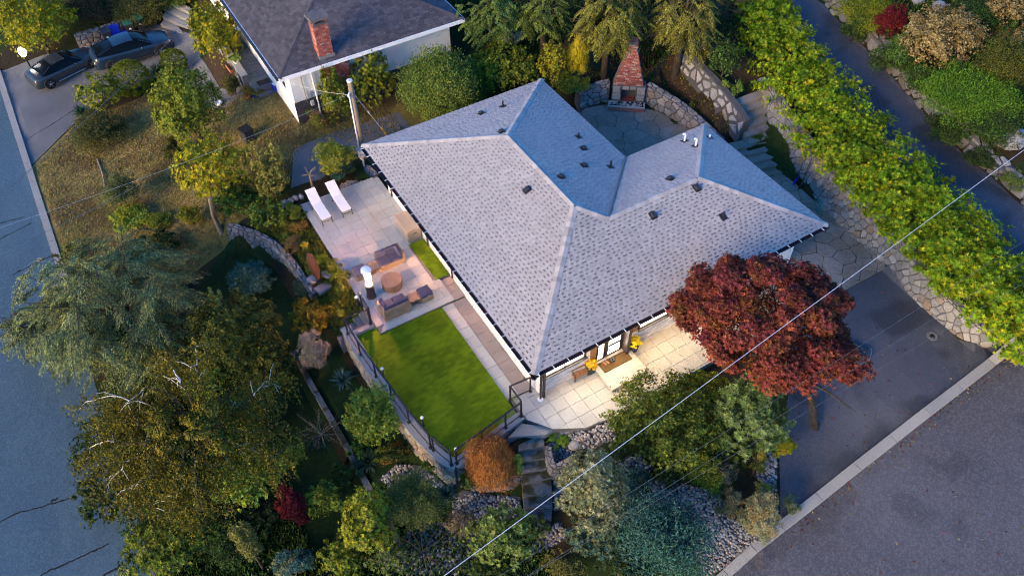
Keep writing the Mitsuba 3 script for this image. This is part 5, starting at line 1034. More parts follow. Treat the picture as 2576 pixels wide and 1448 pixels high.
tufts('weeds', 'sparse green weeds on the upper soil bed', Polygon([(11.5, 13.8), (14.6, 12.5), (15.1, 7), (15.9, 7), (16.3, 12), (18, 13), (18.5, 9), (17.5, 8), (20, 14), (15, 17)]), 5000, .1, GG + DG + [(.09, .05, .03)], .03)
tufts('undergrowth', 'dark leafy undergrowth between the shrubs of the lower garden', Polygon([(-12.6, -5), (-12.6, 14), (-8.6, 14), (-8.2, 6), (-8.4, -2)]), 26000, .22, DG + MG + [(.05, .06, .015)], .05)
tufts('undergrowth', 'mixed undergrowth along the bottom edge of the garden', Polygon([(-8.4, -2), (-5.9, 1), (-4.4, 1), (-4.4, -1.5), (-1.8, -3.0), (-2, -6.6), (-8, -6.8)]), 15000, .2, DG + MG + GG[:1], .05)
tufts('undergrowth', 'dark undergrowth along both sides of the lane', Polygon([(22.6, -7), (23.6, -1), (25.2, 6), (27, 14), (29, 22), (40, 22), (38, 0), (36, -7)]), 24000, .3, DG + MG[:2], .07)
tufts('undergrowth', 'dark undergrowth behind the hedges at the top of the view', Polygon([(9, 19), (16, 14), (20, 12), (26, 23), (24, 34), (9, 34)]), 16000, .3, DG + MG[:1] + [(.05, .035, .02)], .07)

# ------------------------------------------------------------------ glass railings
def railing(label, posts, h=.85, z=.08):
    root = thing('glass_railing', label, 'railing'); P = [np.array([*p, z]) for p in posts]
    for p in P:
        k = put('post', tf(rbox(.055, .055, h, .008, 1), p + [0, 0, h / 2]), 'black_metal', root)
        put('base_plate', tf(rbox(.12, .12, .02, .006, 1), p + [0, 0, .012]), 'black_metal', k)
    for a, b in zip(P, P[1:]):
        d = b - a; L = np.linalg.norm(d); g = math.atan2(d[1], d[0]); m = (a + b) / 2
        put('top_rail', tf(rbox(L + .03, .06, .035, .008, 1), m + [0, 0, h + .012], g), 'black_metal', root)
        put('bottom_rail', tf(rbox(L - .06, .03, .03, .006, 1), m + [0, 0, .085], g), 'black_metal', root)
        q = d / L * .04
        v = np.array([a + q + [0, 0, .105], b - q + [0, 0, .105], b - q + [0, 0, h - .01], a + q + [0, 0, h - .01]])
        put('glass_panel', (v, np.array([[0, 1, 2], [0, 2, 3]])), 'pane', root)
railing('black framed glass railing along the curved left side of the bright lawn', [(-4.06, 6.50), (-4.05, 5.37), (-3.97, 4.21), (-3.88, 3.08), (-3.80, 1.91), (-3.62, .66)])
railing('black framed glass railing at the rounded front corner of the bright lawn', [(-3.58, .53), (-3.33, -.26)])
railing('black framed glass railing along the front edge of the bright lawn', [(-3.16, -.30), (-2.1, -.14), (-1.1, .02), (-.42, .13)])
railing('short glass railing between the lawn and the lit front terrace', [(-.37, .22), (-.38, .92), (.40, .86)], z=.01)
railing('short black railing beside the patio steps', [(-3.95, 6.53), (-3.14, 6.50)], z=.08)
railing('black railing post and rail at the patio edge by the steps', [(-3.07, 6.62), (-3.06, 7.46)], z=.01)
for k, (x, y, w) in enumerate(((-3.72, 4.15, 'beside the middle of the curved lawn railing'), (-3.42, 1.62, 'beside the front part of the curved lawn railing'), (-3.16, 7.66, 'at the patio edge above the garden steps'), (-3.02, -.02, 'in the front corner of the bright lawn'))):
    root = thing('garden_light', f'dark garden light with white globe {w}', 'garden light', 'garden lights by the lawn')
    put('post', tf(lathe([(.05, 0), (.03, .04), (.028, .42), (.05, .44), (0, .45)], 12), (x, y, -.05)), 'black_metal', root, smooth=40)
    s = trimesh.creation.icosphere(2, .06); put('globe', (np.array(s.vertices) + [x, y, .46], np.array(s.faces)), 'white_paint', root, smooth=True)
wz = -.02
root = thing('step_kerb', 'pale concrete kerb under the short black railing beside the patio steps', 'kerb'); put('slab', box(-3.95, -3.05, 6.36, 6.62, -.8, .055), 'concrete', root)

# ------------------------------------------------------------------ patio furniture
def lounger(x0, x1, label):
    root = thing('lounge_chair', label, 'lounge chair', 'white lounge chairs on the patio'); yf, yh, yt = 12.42, 13.47, 14.28; zs = .3; zt = .62
    def sling(a, b, za, zb): return tf(rbox(x1 - x0, math.hypot(b - a, zb - za), .025, .01, 1), ((x0 + x1) / 2, (a + b) / 2, (za + zb) / 2), 0, math.atan2(zb - za, b - a))
    put('seat', sling(yf, yh - .004, zs, zs), 'white_fabric', root); put('backrest', sling(yh + .004, yt - .12, zs, zt), 'white_fabric', root)
    for x in (x0 + .005, x1 - .005): put('side_rail', tube([(x, yf, zs - .02), (x, yh, zs - .02), (x, yt - .13, zt - .03)], .017, 6), 'black_metal', root)
    for x in (x0 + .01, x1 - .01):
        put('leg', tube([(x, yf + .03, zs - .02), (x, yf - .04, 0)], .016, 6), 'black_metal', root); put('leg', tube([(x, yh - .1, zs - .02), (x, yh + .12, 0)], .016, 6), 'black_metal', root)
    put('crossbar', tube([(x0, yf + .01, .14), (x1, yf + .01, .14)], .012, 6), 'black_metal', root)
lounger(-2.65, -2.2, 'white lounge chair nearest the patio edge'); lounger(-1.73, -1.29, 'white lounge chair nearer the house')
def sofa(name, label, x0, x1, yb, yf, arm):            # back at yb, front at yf, one arm at the x side given
    root = thing(name, label, 'sofa'); s = 1 if yf > yb else -1; D = abs(yf - yb); cy = (yb + yf) / 2; L = x1 - x0; cx = (x0 + x1) / 2
    put('base', tf(rbox(L, D, .27, .012, 1), (cx, cy, .145)), 'wicker', root); put('back', tf(rbox(L, .09, .56, .012, 1), (cx, yb + s * .045, .285)), 'wicker', root)
    xa = x1 - .045 if arm > 0 else x0 + .045
    put('arm', tf(rbox(.09, D - .1, .54, .012, 1), (xa, cy + s * .05, .275)), 'wicker', root)
    a, b = (x0 + .01, x1 - .1) if arm > 0 else (x0 + .1, x1 - .01); w = (b - a) / 2
    for k in (0, 1):
        m = a + w * (k + .5); put('seat_cushion', tf(rbox(w - .012, D - .12, .12, .04), (m, cy + s * .06, .335)), 'fabric', root)
        put('back_cushion', tf(rbox(w - .015, .13, .3, .05), (m, yb + s * .16, .52), 0, s * .22), 'fabric', root)
    put('side_cushion', tf(rbox(.13, D - .18, .3, .05), (xa - arm * .11, cy + s * .07, .52), 0, 0, -arm * .2), 'fabric', root)
    return root
sofa('wicker_sofa', 'wicker sofa with dark blue cushions beside the house strip of grass', -1.66, -.6, 9.36, 8.70, 1)
sofa('wicker_sofa', 'wicker sofa with its back to the bright lawn', -2.62, -1.52, 6.32, 7.02, -1)
def wicker_table(label, x0, x1, y0, y1):
    root = thing('side_table', label, 'side table'); put('top', tf(rbox(x1 - x0, y1 - y0, .03, .008, 1), ((x0 + x1) / 2, (y0 + y1) / 2, .285)), 'wicker', root)
    for x in (x0 + .03, x1 - .03): put('panel', tf(rbox(.05, y1 - y0, .265, .008, 1), (x, (y0 + y1) / 2, .135)), 'wicker', root)
    put('shelf', tf(rbox(x1 - x0 - .11, y1 - y0 - .04, .02, .006, 1), ((x0 + x1) / 2, (y0 + y1) / 2, .06)), 'wicker', root)
wicker_table('low wicker table between the left ottoman and the sofa', -2.11, -1.67, 8.73, 9.2); wicker_table('low wicker table between the lawn side sofa and its ottoman', -1.5, -1.05, 6.45, 6.88)
def ottoman(label, x0, x1, y0, y1):
    root = thing('ottoman', label, 'ottoman', 'wicker ottomans with blue cushions'); cx, cy = (x0 + x1) / 2, (y0 + y1) / 2
    put('base', tf(rbox(x1 - x0, y1 - y0, .27, .012, 1), (cx, cy, .145)), 'wicker', root); put('cushion', tf(rbox(x1 - x0 + .01, y1 - y0 + .01, .1, .04), (cx, cy, .325)), 'fabric', root)
    put('care_tag', tf(rbox(.08, .006, .03, .002, 1), (x1 - .18, y0 - .01, .3)), 'white_paint', root)
ottoman('dark blue ottoman behind the glowing heater', -2.68, -2.19, 8.72, 9.24); ottoman('dark blue ottoman at the house end of the lawn side sofa', -1.02, -.52, 6.4, 6.92)
root = thing('round_table', 'round wicker table between the two sofas', 'table'); c = np.array([-1.6, 7.86, 0]); R = .40
put('top', tf(lathe([(0, .345), (R, .345), (R + .01, .355), (R, .37), (0, .372)], 40), c), 'wicker', root, smooth=40)
put('body', tf(lathe([(R - .03, .01), (R - .015, .12), (R - .015, .25), (R - .03, .344)], 40), c), 'dark_plastic', root, smooth=40)
for k in range(44):
    g = k * 2 * math.pi / 44; put('slat', tf(box(-.008, .012, -.021, .021, .005, .343), c + [(R - .014) * math.cos(g), (R - .014) * math.sin(g), 0], g), 'wicker', root)
# patio heater: black foot, glowing glass tube, steel reflector
root = thing('patio_heater', 'tall patio heater with a glowing glass tube and silver disc top', 'patio heater'); h = np.array([-2.53, 7.79, 0])
put('base', tf(lathe([(0, 0), (.19, 0), (.195, .04), (.18, .1), (.165, .12), (.15, .66), (.16, .68), (.16, .72), (0, .72)], 28), h), 'black_metal', root, smooth=35)
for k in range(4): put('wheel', tf(lathe([(0, -.02), (.03, -.02), (.03, .02), (0, .02)], 10), h + [.18 * math.cos(k * 1.57 + .6), .18 * math.sin(k * 1.57 + .6), .022]), 'rubber', root)
gl = put('glass_tube', tf(lathe([(.128, .725), (.128, 1.46)], 28), h), 'pane', root, smooth=True)
fl = smooth_path([(0, 0, .74), (.012, .008, .95), (-.012, .0, 1.15), (.01, -.008, 1.42)], 12) + h
put('flame', tube(fl, np.array([.02, .05, .068, .072, .07, .066, .06, .052, .044, .036, .026, .012]), 10), 'head_white', root, smooth=True, emitter=glow((150, 66, 30)))
for k in range(6): put('guard_bar', tube([h + [.145 * math.cos(k * 1.047), .145 * math.sin(k * 1.047), .7], h + [.145 * math.cos(k * 1.047), .145 * math.sin(k * 1.047), 1.48]], .006, 5), 'steel', root)
put('reflector', tf(lathe([(0, 1.50), (.15, 1.47), (.2, 1.49), (.205, 1.52), (.18, 1.56), (.1, 1.585), (0, 1.59)], 32), h), 'reflector_metal', root, smooth=True)
root = thing('storage_cabinet', 'beige metal storage cabinet standing against the house wall on the patio', 'cabinet')
put('body', tf(rbox(.62, 1.14, .6, .012, 1), (.27, 10.16, .305)), 'cabinet_metal', root); put('lid', tf(rbox(.66, 1.18, .05, .012, 1), (.27, 10.16, .632)), 'cabinet_metal', root)
put('door', tf(rbox(.56, .02, .5, .006, 1), (.27, 9.583, .32)), 'cabinet_metal', root); put('handle', tf(rbox(.18, .02, .03, .006, 1), (.27, 9.57, .45)), 'black_metal', root)
# the lit front terrace
root = thing('bench', 'small dark slatted bench under the lit window', 'bench')
for k in range(5): put('slat', tf(rbox(.62, .045, .02, .005, 1), (2.24, .42 + k * .062 - .06, .235)), 'wood', root)
for x in (1.96, 2.52):
    for y in (.36, .62): put('leg', tf(rbox(.035, .035, .225, .005, 1), (x, y, .1125)), 'black_metal', root)
    put('arm', tf(rbox(.03, .3, .03, .005, 1), (x, .49, .38)), 'black_metal', root)
    for y in (.36, .62): put('arm_post', tf(rbox(.028, .028, .14, .005, 1), (x, y, .305)), 'black_metal', root)
put('backrest', tf(rbox(.6, .03, .1, .006, 1), (2.24, .59, .43)), 'wood', root)
def mum(label, x, y, cols, sd):
    rng = np.random.default_rng(sd); root = thing('flower_pot', label, 'flower pot')
    b = trimesh.creation.box((.25, .25, .38)); v = np.array(b.vertices); v[:, :2] *= np.where(v[:, 2:] > 0, 1, .72); put('pot', (v + [x, y, .19], np.array(b.faces)), 'dark_plastic', root)
    put('rim', tf(rbox(.28, .28, .03, .008, 1), (x, y, .38)), 'dark_plastic', root)
    v, f, c = blob(rng, np.array([x, y, .52]), (np.array([1, 0, 0.]), np.array([0, 1, 0.])), (.24, .24, .17), 2600, .05, .03, cols, 34, 'rosette', -.3, .3, (.2, .32)); put('flowers', (v, f), 'leaf', root, color=c)
mum('dark square pot with orange yellow chrysanthemums beside the bench', 2.68, .42, [(.40, .25, .015), (.45, .31, .03), (.33, .2, .012)], 1)
mum('dark square pot with bright yellow flowers right of the entry door', 4.56, .40, [(.40, .35, .015), (.3, .3, .015), (.45, .42, .03)], 2)
root = thing('shoes', 'pair of brown shoes on the doormat', 'shoes')
for dx in (0, .11): put('shoe', tf(rbox(.075, .2, .07, .03), (3.24 + dx, .36, .195), .3), 'wood', root)
root = thing('boots', 'pair of dark boots lying on the doormat', 'boots')
for dx in (0, .1):
    put('boot', tf(rbox(.08, .2, .08, .03), (3.52 + dx, .36, .2), -.2), 'dark_plastic', root)

# ------------------------------------------------------------------ pole, meter, wires
root = thing('utility_pole', 'wooden utility pole with steel conduit at the left corner of the grey roof', 'utility pole'); pb = np.array([.66, 15.6, -.2]); H = 4.25
put('pole', tube([pb, pb + [0, 0, H * .5], pb + [0, 0, H]], [.13, .12, .105], 14), 'pole_wood', root, smooth=40)
put('conduit', tube([pb + [-.16, -.06, .1], pb + [-.15, -.06, H - .5]], .035, 8), 'white_paint', root, smooth=True)
put('pole_cap', tf(lathe([(0, 0), (.13, 0), (.12, .06), (0, .08)], 16), pb + [0, 0, H]), 'cable_white', root)
for z in (H - .55, H - .75): put('band', tf(lathe([(.118, 0), (.13, .01), (.13, .05), (.118, .06)], 16), pb + [0, 0, z]), 'steel', root)
put('insulator', tf(lathe([(0, 0), (.05, 0), (.035, .05), (.05, .1), (0, .12)], 10), pb + [-.2, -.12, H - .62]), 'white_paint', root)
put('bracket', tube([pb + [0, 0, H - .6], pb + [-.2, -.12, H - .6]], .018, 6), 'steel', root)
root = thing('electric_meter', 'grey electric meter cabinet on a post behind the patio', 'meter box'); put('cabinet', tf(rbox(.34, .2, .5, .02, 1), (.42, 15.05, .75), -.1), 'grey_plastic', root); put('post', tube([(.42, 15.05, -.2), (.42, 15.05, .52)], .05, 8), 'grey_plastic', root); put('meter', tf(lathe([(0, 0), (.1, 0), (.1, .05), (.06, .08), (0, .08)], 14), (.42, 14.94, .85), 0, math.pi / 2), 'white_paint', root)
root = thing('guy_wire', 'guy wire with yellow guard running down from the utility pole', 'guy wire'); a = pb + [0, 0, H - .5]; b = ground(975, 342, 0)
put('wire', tube([a, b], .012, 5), 'cable_white', root); put('guard', tube([b + (a - b) * .01, b + (a - b) * .2], .035, 6), 'yellow_plastic', root); put('clamp', tube([b + (a - b) * .52, b + (a - b) * .57], .03, 6), 'white_paint', root)
def wire(label, a, b, r, mat, sag=.3):
    t = np.linspace(0, 1, 24)[:, None]; p = np.array(a) + (np.array(b) - a) * t - UP * sag * 4 * t * (1 - t)
    put('cable', tube(p, r, 5), mat, thing('wire', label, 'overhead wire'))
wire('bright white overhead cable crossing the lower right half of the view', at(1045, 1500, 8.0), at(2700, 286, 8.0), .008, 'cable_white', .0)
wire('thin dark wire above the red maple, uppermost of three parallel wires', at(1080, 1560, 6.6), at(2900, 400, 6.6), .0035, 'cable_grey', .0)
wire('thin grey wire across the red maple, middle of three parallel wires', at(1180, 1540, 6.4), at(2900, 452, 6.4), .0035, 'cable_grey', .0)
wire('thin brown wire at the lower right, lowest of three parallel wires', at(1260, 1490, 6.2), at(2900, 520, 6.2), .0035, 'cable_grey', .0)
ins = pb + [-.2, -.12, H - .52]
wire('service wire from the utility pole across the citrus tree to the left street', ins, at(-60, 592, 5.0), .0035, 'cable_white', .25)
wire('thin wire from the dark roofed house down across the dry lawn', np.array([-1.3, 18.9, 2.9]), ins, .006, 'cable_white', .15)
wire('long thin wire over the dark sedan and the topiary to the left street', at(435, 95, 4.0), at(-60, 545, 5.0), .009, 'cable_grey', .1)
wire('lower thin wire crossing the left street', at(345, 467, 4.4), at(-60, 660, 5.0), .009, 'cable_grey', .1)
root = thing('street_lamp', 'glowing white lamp at the left edge beside the rounded yellow green tree', 'lamp'); lb = ground(66, 205, 0)
lp = at(56, 131, float1(tz(lb[0], lb[1])) + 1.5); s = trimesh.creation.icosphere(3, 1.0); v = np.array(s.vertices) * [.2, .2, .28] + lp
put('globe', (v, np.array(s.faces)), 'white_paint', root, smooth=True, emitter=glow((1.7, 1.6, 1.55))); put('post', tube([[lp[0], lp[1], float1(gz(lp[0], lp[1])) - .1], lp - [0, 0, .26]], .04, 8), 'black_metal', root)

# ------------------------------------------------------------------ the dark roofed house behind
nb = thing('neighbour_house', 'white house with dark hip roof and brick chimney at the top', 'house'); X0, X1, Y0, NZ, NS = -1.53, 7.74, 18.6, 3.2, .42
XM, ZR = (X0 + X1) / 2, NZ + NS * (X1 - X0) / 2; HW = (X1 - X0) / 2; Y1 = 36.0
npolys = [[(X0, Y0, NZ), (X1, Y0, NZ), (XM, Y0 + HW, ZR)], [(X0, Y0, NZ), (XM, Y0 + HW, ZR), (XM, Y1 - HW, ZR), (X0, Y1, NZ)], [(X1, Y0, NZ), (X1, Y1, NZ), (XM, Y1 - HW, ZR), (XM, Y0 + HW, ZR)], [(X0, Y1, NZ), (XM, Y1 - HW, ZR), (X1, Y1, NZ)]]
nroof = roof_deck(nb, [np.array(p, float) for p in npolys], 'dark_shingle')
pcs = []
for P, u in zip(npolys[:3], ((1, 0, 0), (0, 1, 0), (0, 1, 0))):
    P = np.array(P, float); P = np.where((P[:, 1:2] > 30), np.c_[P[:, 0], np.minimum(P[:, 1], 31), P[:, 2]], P) if len(P) == 4 else P
    pcs += shingle_plane(P, u, .15, (.2, .3), rngR, False, .012)
put_shingles(nroof, pcs, 'dark_shingle')
n0, n1, n2 = (pnormal(np.array(p, float)) for p in npolys[:3])
caps(nroof, [(np.array(npolys[0][0]), np.array(npolys[0][2]), n0, n1), (np.array(npolys[0][1]), np.array(npolys[0][2]), n0, n2)], 'dark_shingle', .25, .12, .02, (0, .5))
WX0, WX1, WY0 = -.98, 7.2, 19.2
def nwall(z0, z1): return join([box(WX0, WX1, WY0, WY0 + .2, z0, z1), box(WX0, WX0 + .2, WY0 + .2, 35.4, z0, z1), box(WX1 - .2, WX1, WY0 + .2, 35.4, z0, z1)])
nw = put('wall', nwall(1.33, NZ - .15), 'stucco', nb)
for k in range(8): put('siding_board', box(WX0 - .03, WX1 + .03, WY0 - .035 - .01 * (k % 2), WY0 - .002, -.1 + k * .178, -.1 + (k + 1) * .178 - .008), 'siding', nw)
put('foundation', box(WX0 - .02, WX0 + .15, WY0 + .05, 35, -.6, 1.31), 'stucco', nb)
put('soffit', (np.array([[X0 + .02, Y0 + .02, NZ - .16], [X1 - .02, Y0 + .02, NZ - .16], [X1 - .02, Y1, NZ - .16], [X0 + .02, Y1, NZ - .16]]), np.array([[0, 1, 2], [0, 2, 3]])), 'white_paint', nb)
put('fascia', join([box(X0 - .02, X1 + .02, Y0 - .03, Y0 + .01, NZ - .18, NZ + .0), box(X0 - .03, X0 + .01, Y0 + .01, Y1, NZ - .18, NZ), box(X1 - .01, X1 + .03, Y0 + .01, Y1, NZ - .18, NZ)]), 'white_paint', nb)
put('gutter', join([box(X0 - .13, X0 - .03, Y0, Y1, NZ - .1, NZ + .01)]), 'gutter_metal', nb)
w = put('window', join([box(4.5, 6.2, WY0 - .04, WY0 - .002, 2.62, 2.68), box(4.5, 6.2, WY0 - .04, WY0 - .002, 2.84, 2.9)] + [box(x, x + .05, WY0 - .04, WY0 - .002, 2.68, 2.84) for x in (4.5, 5.02, 5.6, 6.15)]), 'white_paint', nb)
put('pane', box(4.55, 6.15, WY0 - .015, WY0 - .003, 2.68, 2.84), 'car_glass', w)
w = put('window', join([box(WX0 - .05, WX0 - .002, 19.9, 21.7, 1.5, 1.58), box(WX0 - .05, WX0 - .002, 19.9, 21.7, 2.7, 2.78)] + [box(WX0 - .05, WX0 - .002, y, y + .06, 1.58, 2.7) for y in (19.9, 20.75, 21.64)]), 'white_paint', nb)
put('pane', box(WX0 - .02, WX0 - .003, 19.96, 21.64, 1.58, 2.7), 'car_glass', w)
put('downspout', tube([(.05, 18.7, 3.0), (.05, 19.1, 2.85), (.08, 19.12, .3)], .04, 6), 'white_paint', nb)
put('meter_box', tf(rbox(.22, .1, .34, .02, 1), (-.28, 19.14, 1.55)), 'grey_plastic', nb); put('meter_box', tf(rbox(.18, .12, .26, .02, 1), (-.2, 19.1, 1.1)), 'grey_plastic', nb)
put('conduit', tube([(-.45, 19.13, 3.0), (-.42, 19.13, 1.2), (-.2, 19.13, 1.0)], .018, 5), 'cable_grey', nb)
rngK = np.random.default_rng(17)
def brick_face(parent, o, ux, uz, w, h, bw=.22, bh=.075, th=.02, prof=None, gap=.010, limit=300, light=.12):
    """Bricks on a face from o along ux (width) and uz (height); prof(z) gives (x0, x1) of the face at height z."""
    o, ux, uz = map(lambda a: np.array(a, float), (o, ux, uz)); nn = np.cross(ux, uz); cnt = 0; rest = []
    for r in range(int(h / bh)):
        z = r * bh; a, b = (0, w) if prof is None else prof(z + bh / 2); x = a + (-bw / 2 if r % 2 else 0)
        while x < b - .01:
            xa, xb = max(x, a), min(x + bw, b)
            if xb - xa > .03:
                v8 = [o + ux * X + uz * Z + nn * t for t in (0, th * rngK.uniform(.6, 1)) for X, Z in ((xa + gap / 2, z + gap / 2), (xb - gap / 2, z + gap / 2), (xb - gap / 2, z + bh - gap / 2), (xa + gap / 2, z + bh - gap / 2))]
                uv = np.array([rngK.random(), rngK.uniform(.3, .9) if rngK.random() < light else 0.0])
                if cnt < limit: put('brick', (np.array(v8), BF), 'brick', parent, uv=uv)
                else: rest.append(((np.array(v8), BF), uv))
                cnt += 1
            x += bw
    return rest
def put_rest(parent, rest):
    if rest:
        m, uv = joinuv(rest); put('far_bricks', m, 'brick', parent, uv=uv, kind='stuff')
ch = put('chimney', join([box(.55, 1.2, 18.9, 19.45, 2.9, 4.98), box(.49, 1.9, 19.07, 19.18, -.1, 2.95)]), 'mortar', nb)
rest = brick_face(ch, (.55, 18.9, 3.2), (1, 0, 0), (0, 0, 1), .65, 1.75, .2, .07) + brick_face(ch, (.55, 19.45, 3.2), (0, -1, 0), (0, 0, 1), .55, 1.75, .2, .07, limit=0) + brick_face(ch, (.49, 19.07, .3), (1, 0, 0), (0, 0, 1), 1.41, 2.6, .2, .072, limit=180)
put_rest(ch, rest)
put('flashing', box(.5, 1.25, 18.82, 19.5, 3.24, 3.42), 'cable_grey', ch)
for x in (.6, 1.15): put('cap_pillar', box(x - .05, x + .05, 18.92, 19.43, 4.985, 5.12), 'brick', ch, uv=np.array([.4, 0]))
vcap = np.array(trimesh.creation.box((.86, .76, .12)).subdivide().subdivide().vertices); fcap = np.array(trimesh.creation.box((.86, .76, .12)).subdivide().subdivide().faces)
put('cap', (vcap + (meshkit.fbm(vcap * 9, 3)[:, None] - .5) * .08 + [.875, 19.18, 5.19], fcap), 'stone', ch, uv=np.array([.1, .3]))
put('porch', join([box(-2.0, WX0 + .01, 22.6, 28.2, -.4, .4), box(-1.9, WX0 + .01, 22.25, 22.58, -.4, .16)]), 'dim_concrete', nb)
for k in range(16): put('deck_board', box(-1.98, WX0, 22.62 + k * .34, 22.62 + (k + 1) * .34 - .012, .402, .425), 'blue_slate', nb)
pw = put('porch_wall', join([box(-2.25, -2.0, 23.4, 28.3, -.6, .78)]), 'dim_concrete', nb); put('coping', box(-2.29, -1.96, 23.36, 28.34, .782, .83), 'concrete', pw)
root = thing('doormat', 'black doormat at the porch steps of the dark roofed house', 'doormat'); put('mat', prism([(-1.7, 22.72), (-1.08, 22.72), (-1.08, 23.12), (-1.7, 23.12)], .427, .445), 'rubber', root)
def pot(label, x, y, z, r, h, mat, cols=None, sd=1, rr=.25, plantless=False, L=.12, W=.05):
    rng = np.random.default_rng(sd); root = thing('flower_pot', label, 'flower pot'); put('pot', tf(lathe([(0, .01), (r * .7, 0), (r, h), (r * 1.08, h), (r * 1.08, h + .03), (r * .9, h + .03), (r * .85, h - .03), (0, h - .03)], 18), (x, y, z)), mat, root, smooth=40)
    if cols is not None:
        v, f, c = blob(rng, np.array([x, y, z + h + rr * .6]), (np.array([1, 0, 0.]), np.array([0, 1, 0.])), (rr, rr, rr * .9), 500, L, W, cols, 14, 'rosette', -.3, .5, (.3, .5)); put('foliage', (v, f), 'leaf', root, color=c)
pot('white pot with a spiky plant on the porch wall', -2.12, 25.9, .83, .14, .2, 'white_paint', YG[:2], 1); pot('white pot with pale green leaves on the porch wall', -2.12, 24.6, .83, .14, .12, 'white_paint', LG, 2)
pot('terracotta pot with an orange plant at the foot of the porch', -2.3, 22.95, -.25, .16, .24, 'terracotta', [(.16, .08, .02), (.10, .09, .02)], 3, .34); pot('blue pot with a green plant at the foot of the porch', -2.0, 22.75, -.2, .13, .2, 'blue_plastic', GG, 4); pot('green pot with small green plant at the foot of the porch', -1.7, 22.65, -.15, .12, .18, 'green_plastic', GG, 5, .16)
pot('terracotta pot with red flowers at the top of the stone steps', -2.3, 35.6, -.5, .2, .26, 'terracotta', [(.3, .06, .03), (.06, .1, .02)], 6); pot('ochre pot beside the stone steps at the top', -2.1, 34.6, -.7, .17, .24, 'yellow_plastic', None, 7); pot('brown pot on the wall by the stone steps', -4.1, 34.7, -.8, .18, .22, 'terracotta', GG[:2], 8)
plant('shrub', 'olive shrub in the soil strip at the foot of the porch wall', SH, 585, 212, 26, 28, [(.07, .07, .022), (.05, .06, .018), (.10, .08, .025)], .08, .04, cov=1.6)
root = thing('laundry_rack', 'dark planter bench with white cushions at the end of the porch', 'bench'); put('seat', tf(rbox(.5, 1.1, .4, .02, 1), (-1.65, 27.7, .63)), 'dark_plastic', root)
for k in range(3): put('cushion', tf(rbox(.36, .28, .07, .03), (-1.65, 27.35 + k * .33, .87), .2 * k), 'white_fabric', root)
root = thing('recycling_box', 'blue and white recycling box beside the porch doormat', 'recycling box'); put('box', tf(rbox(.28, .34, .3, .02, 1), (-.99, 22.4, .31), .1), 'blue_plastic', root); put('paper', tf(rbox(.2, .24, .06, .02, 1), (-.99, 22.4, .48), .3), 'white_paint', root)
root = thing('flower_box', 'small pink planter box against the porch wall', 'flower box'); put('box', tf(rbox(.2, .7, .16, .01, 1), (-2.42, 25.1, .32), .05), 'terracotta', root); put('soil', tf(rbox(.16, .64, .03, .01, 1), (-2.42, 25.1, .41), .05), 'soil', root)
root = thing('garden_steps', 'grey stone steps climbing beside the bins at the top', 'steps')
for k in range(4): put('step', prism([(-4.05 + k * .28, 34.2 + k * .42), (-3.0 + k * .2, 31.9 + k * .55), (-2.75 + k * .2, 32.2 + k * .55), (-3.75 + k * .28, 34.6 + k * .42)], -1.75, -1.3 + k * .19, chamfer=.02), 'concrete', root)
root = thing('gate_panel', 'blue grey slate slab beside the stone steps at the top', 'slab'); put('slab', prism([(-2.85, 33.3), (-2.3, 33.3), (-2.35, 31.8), (-2.75, 31.65)], -1.4, -1.12, chamfer=.02), 'blue_slate', root)

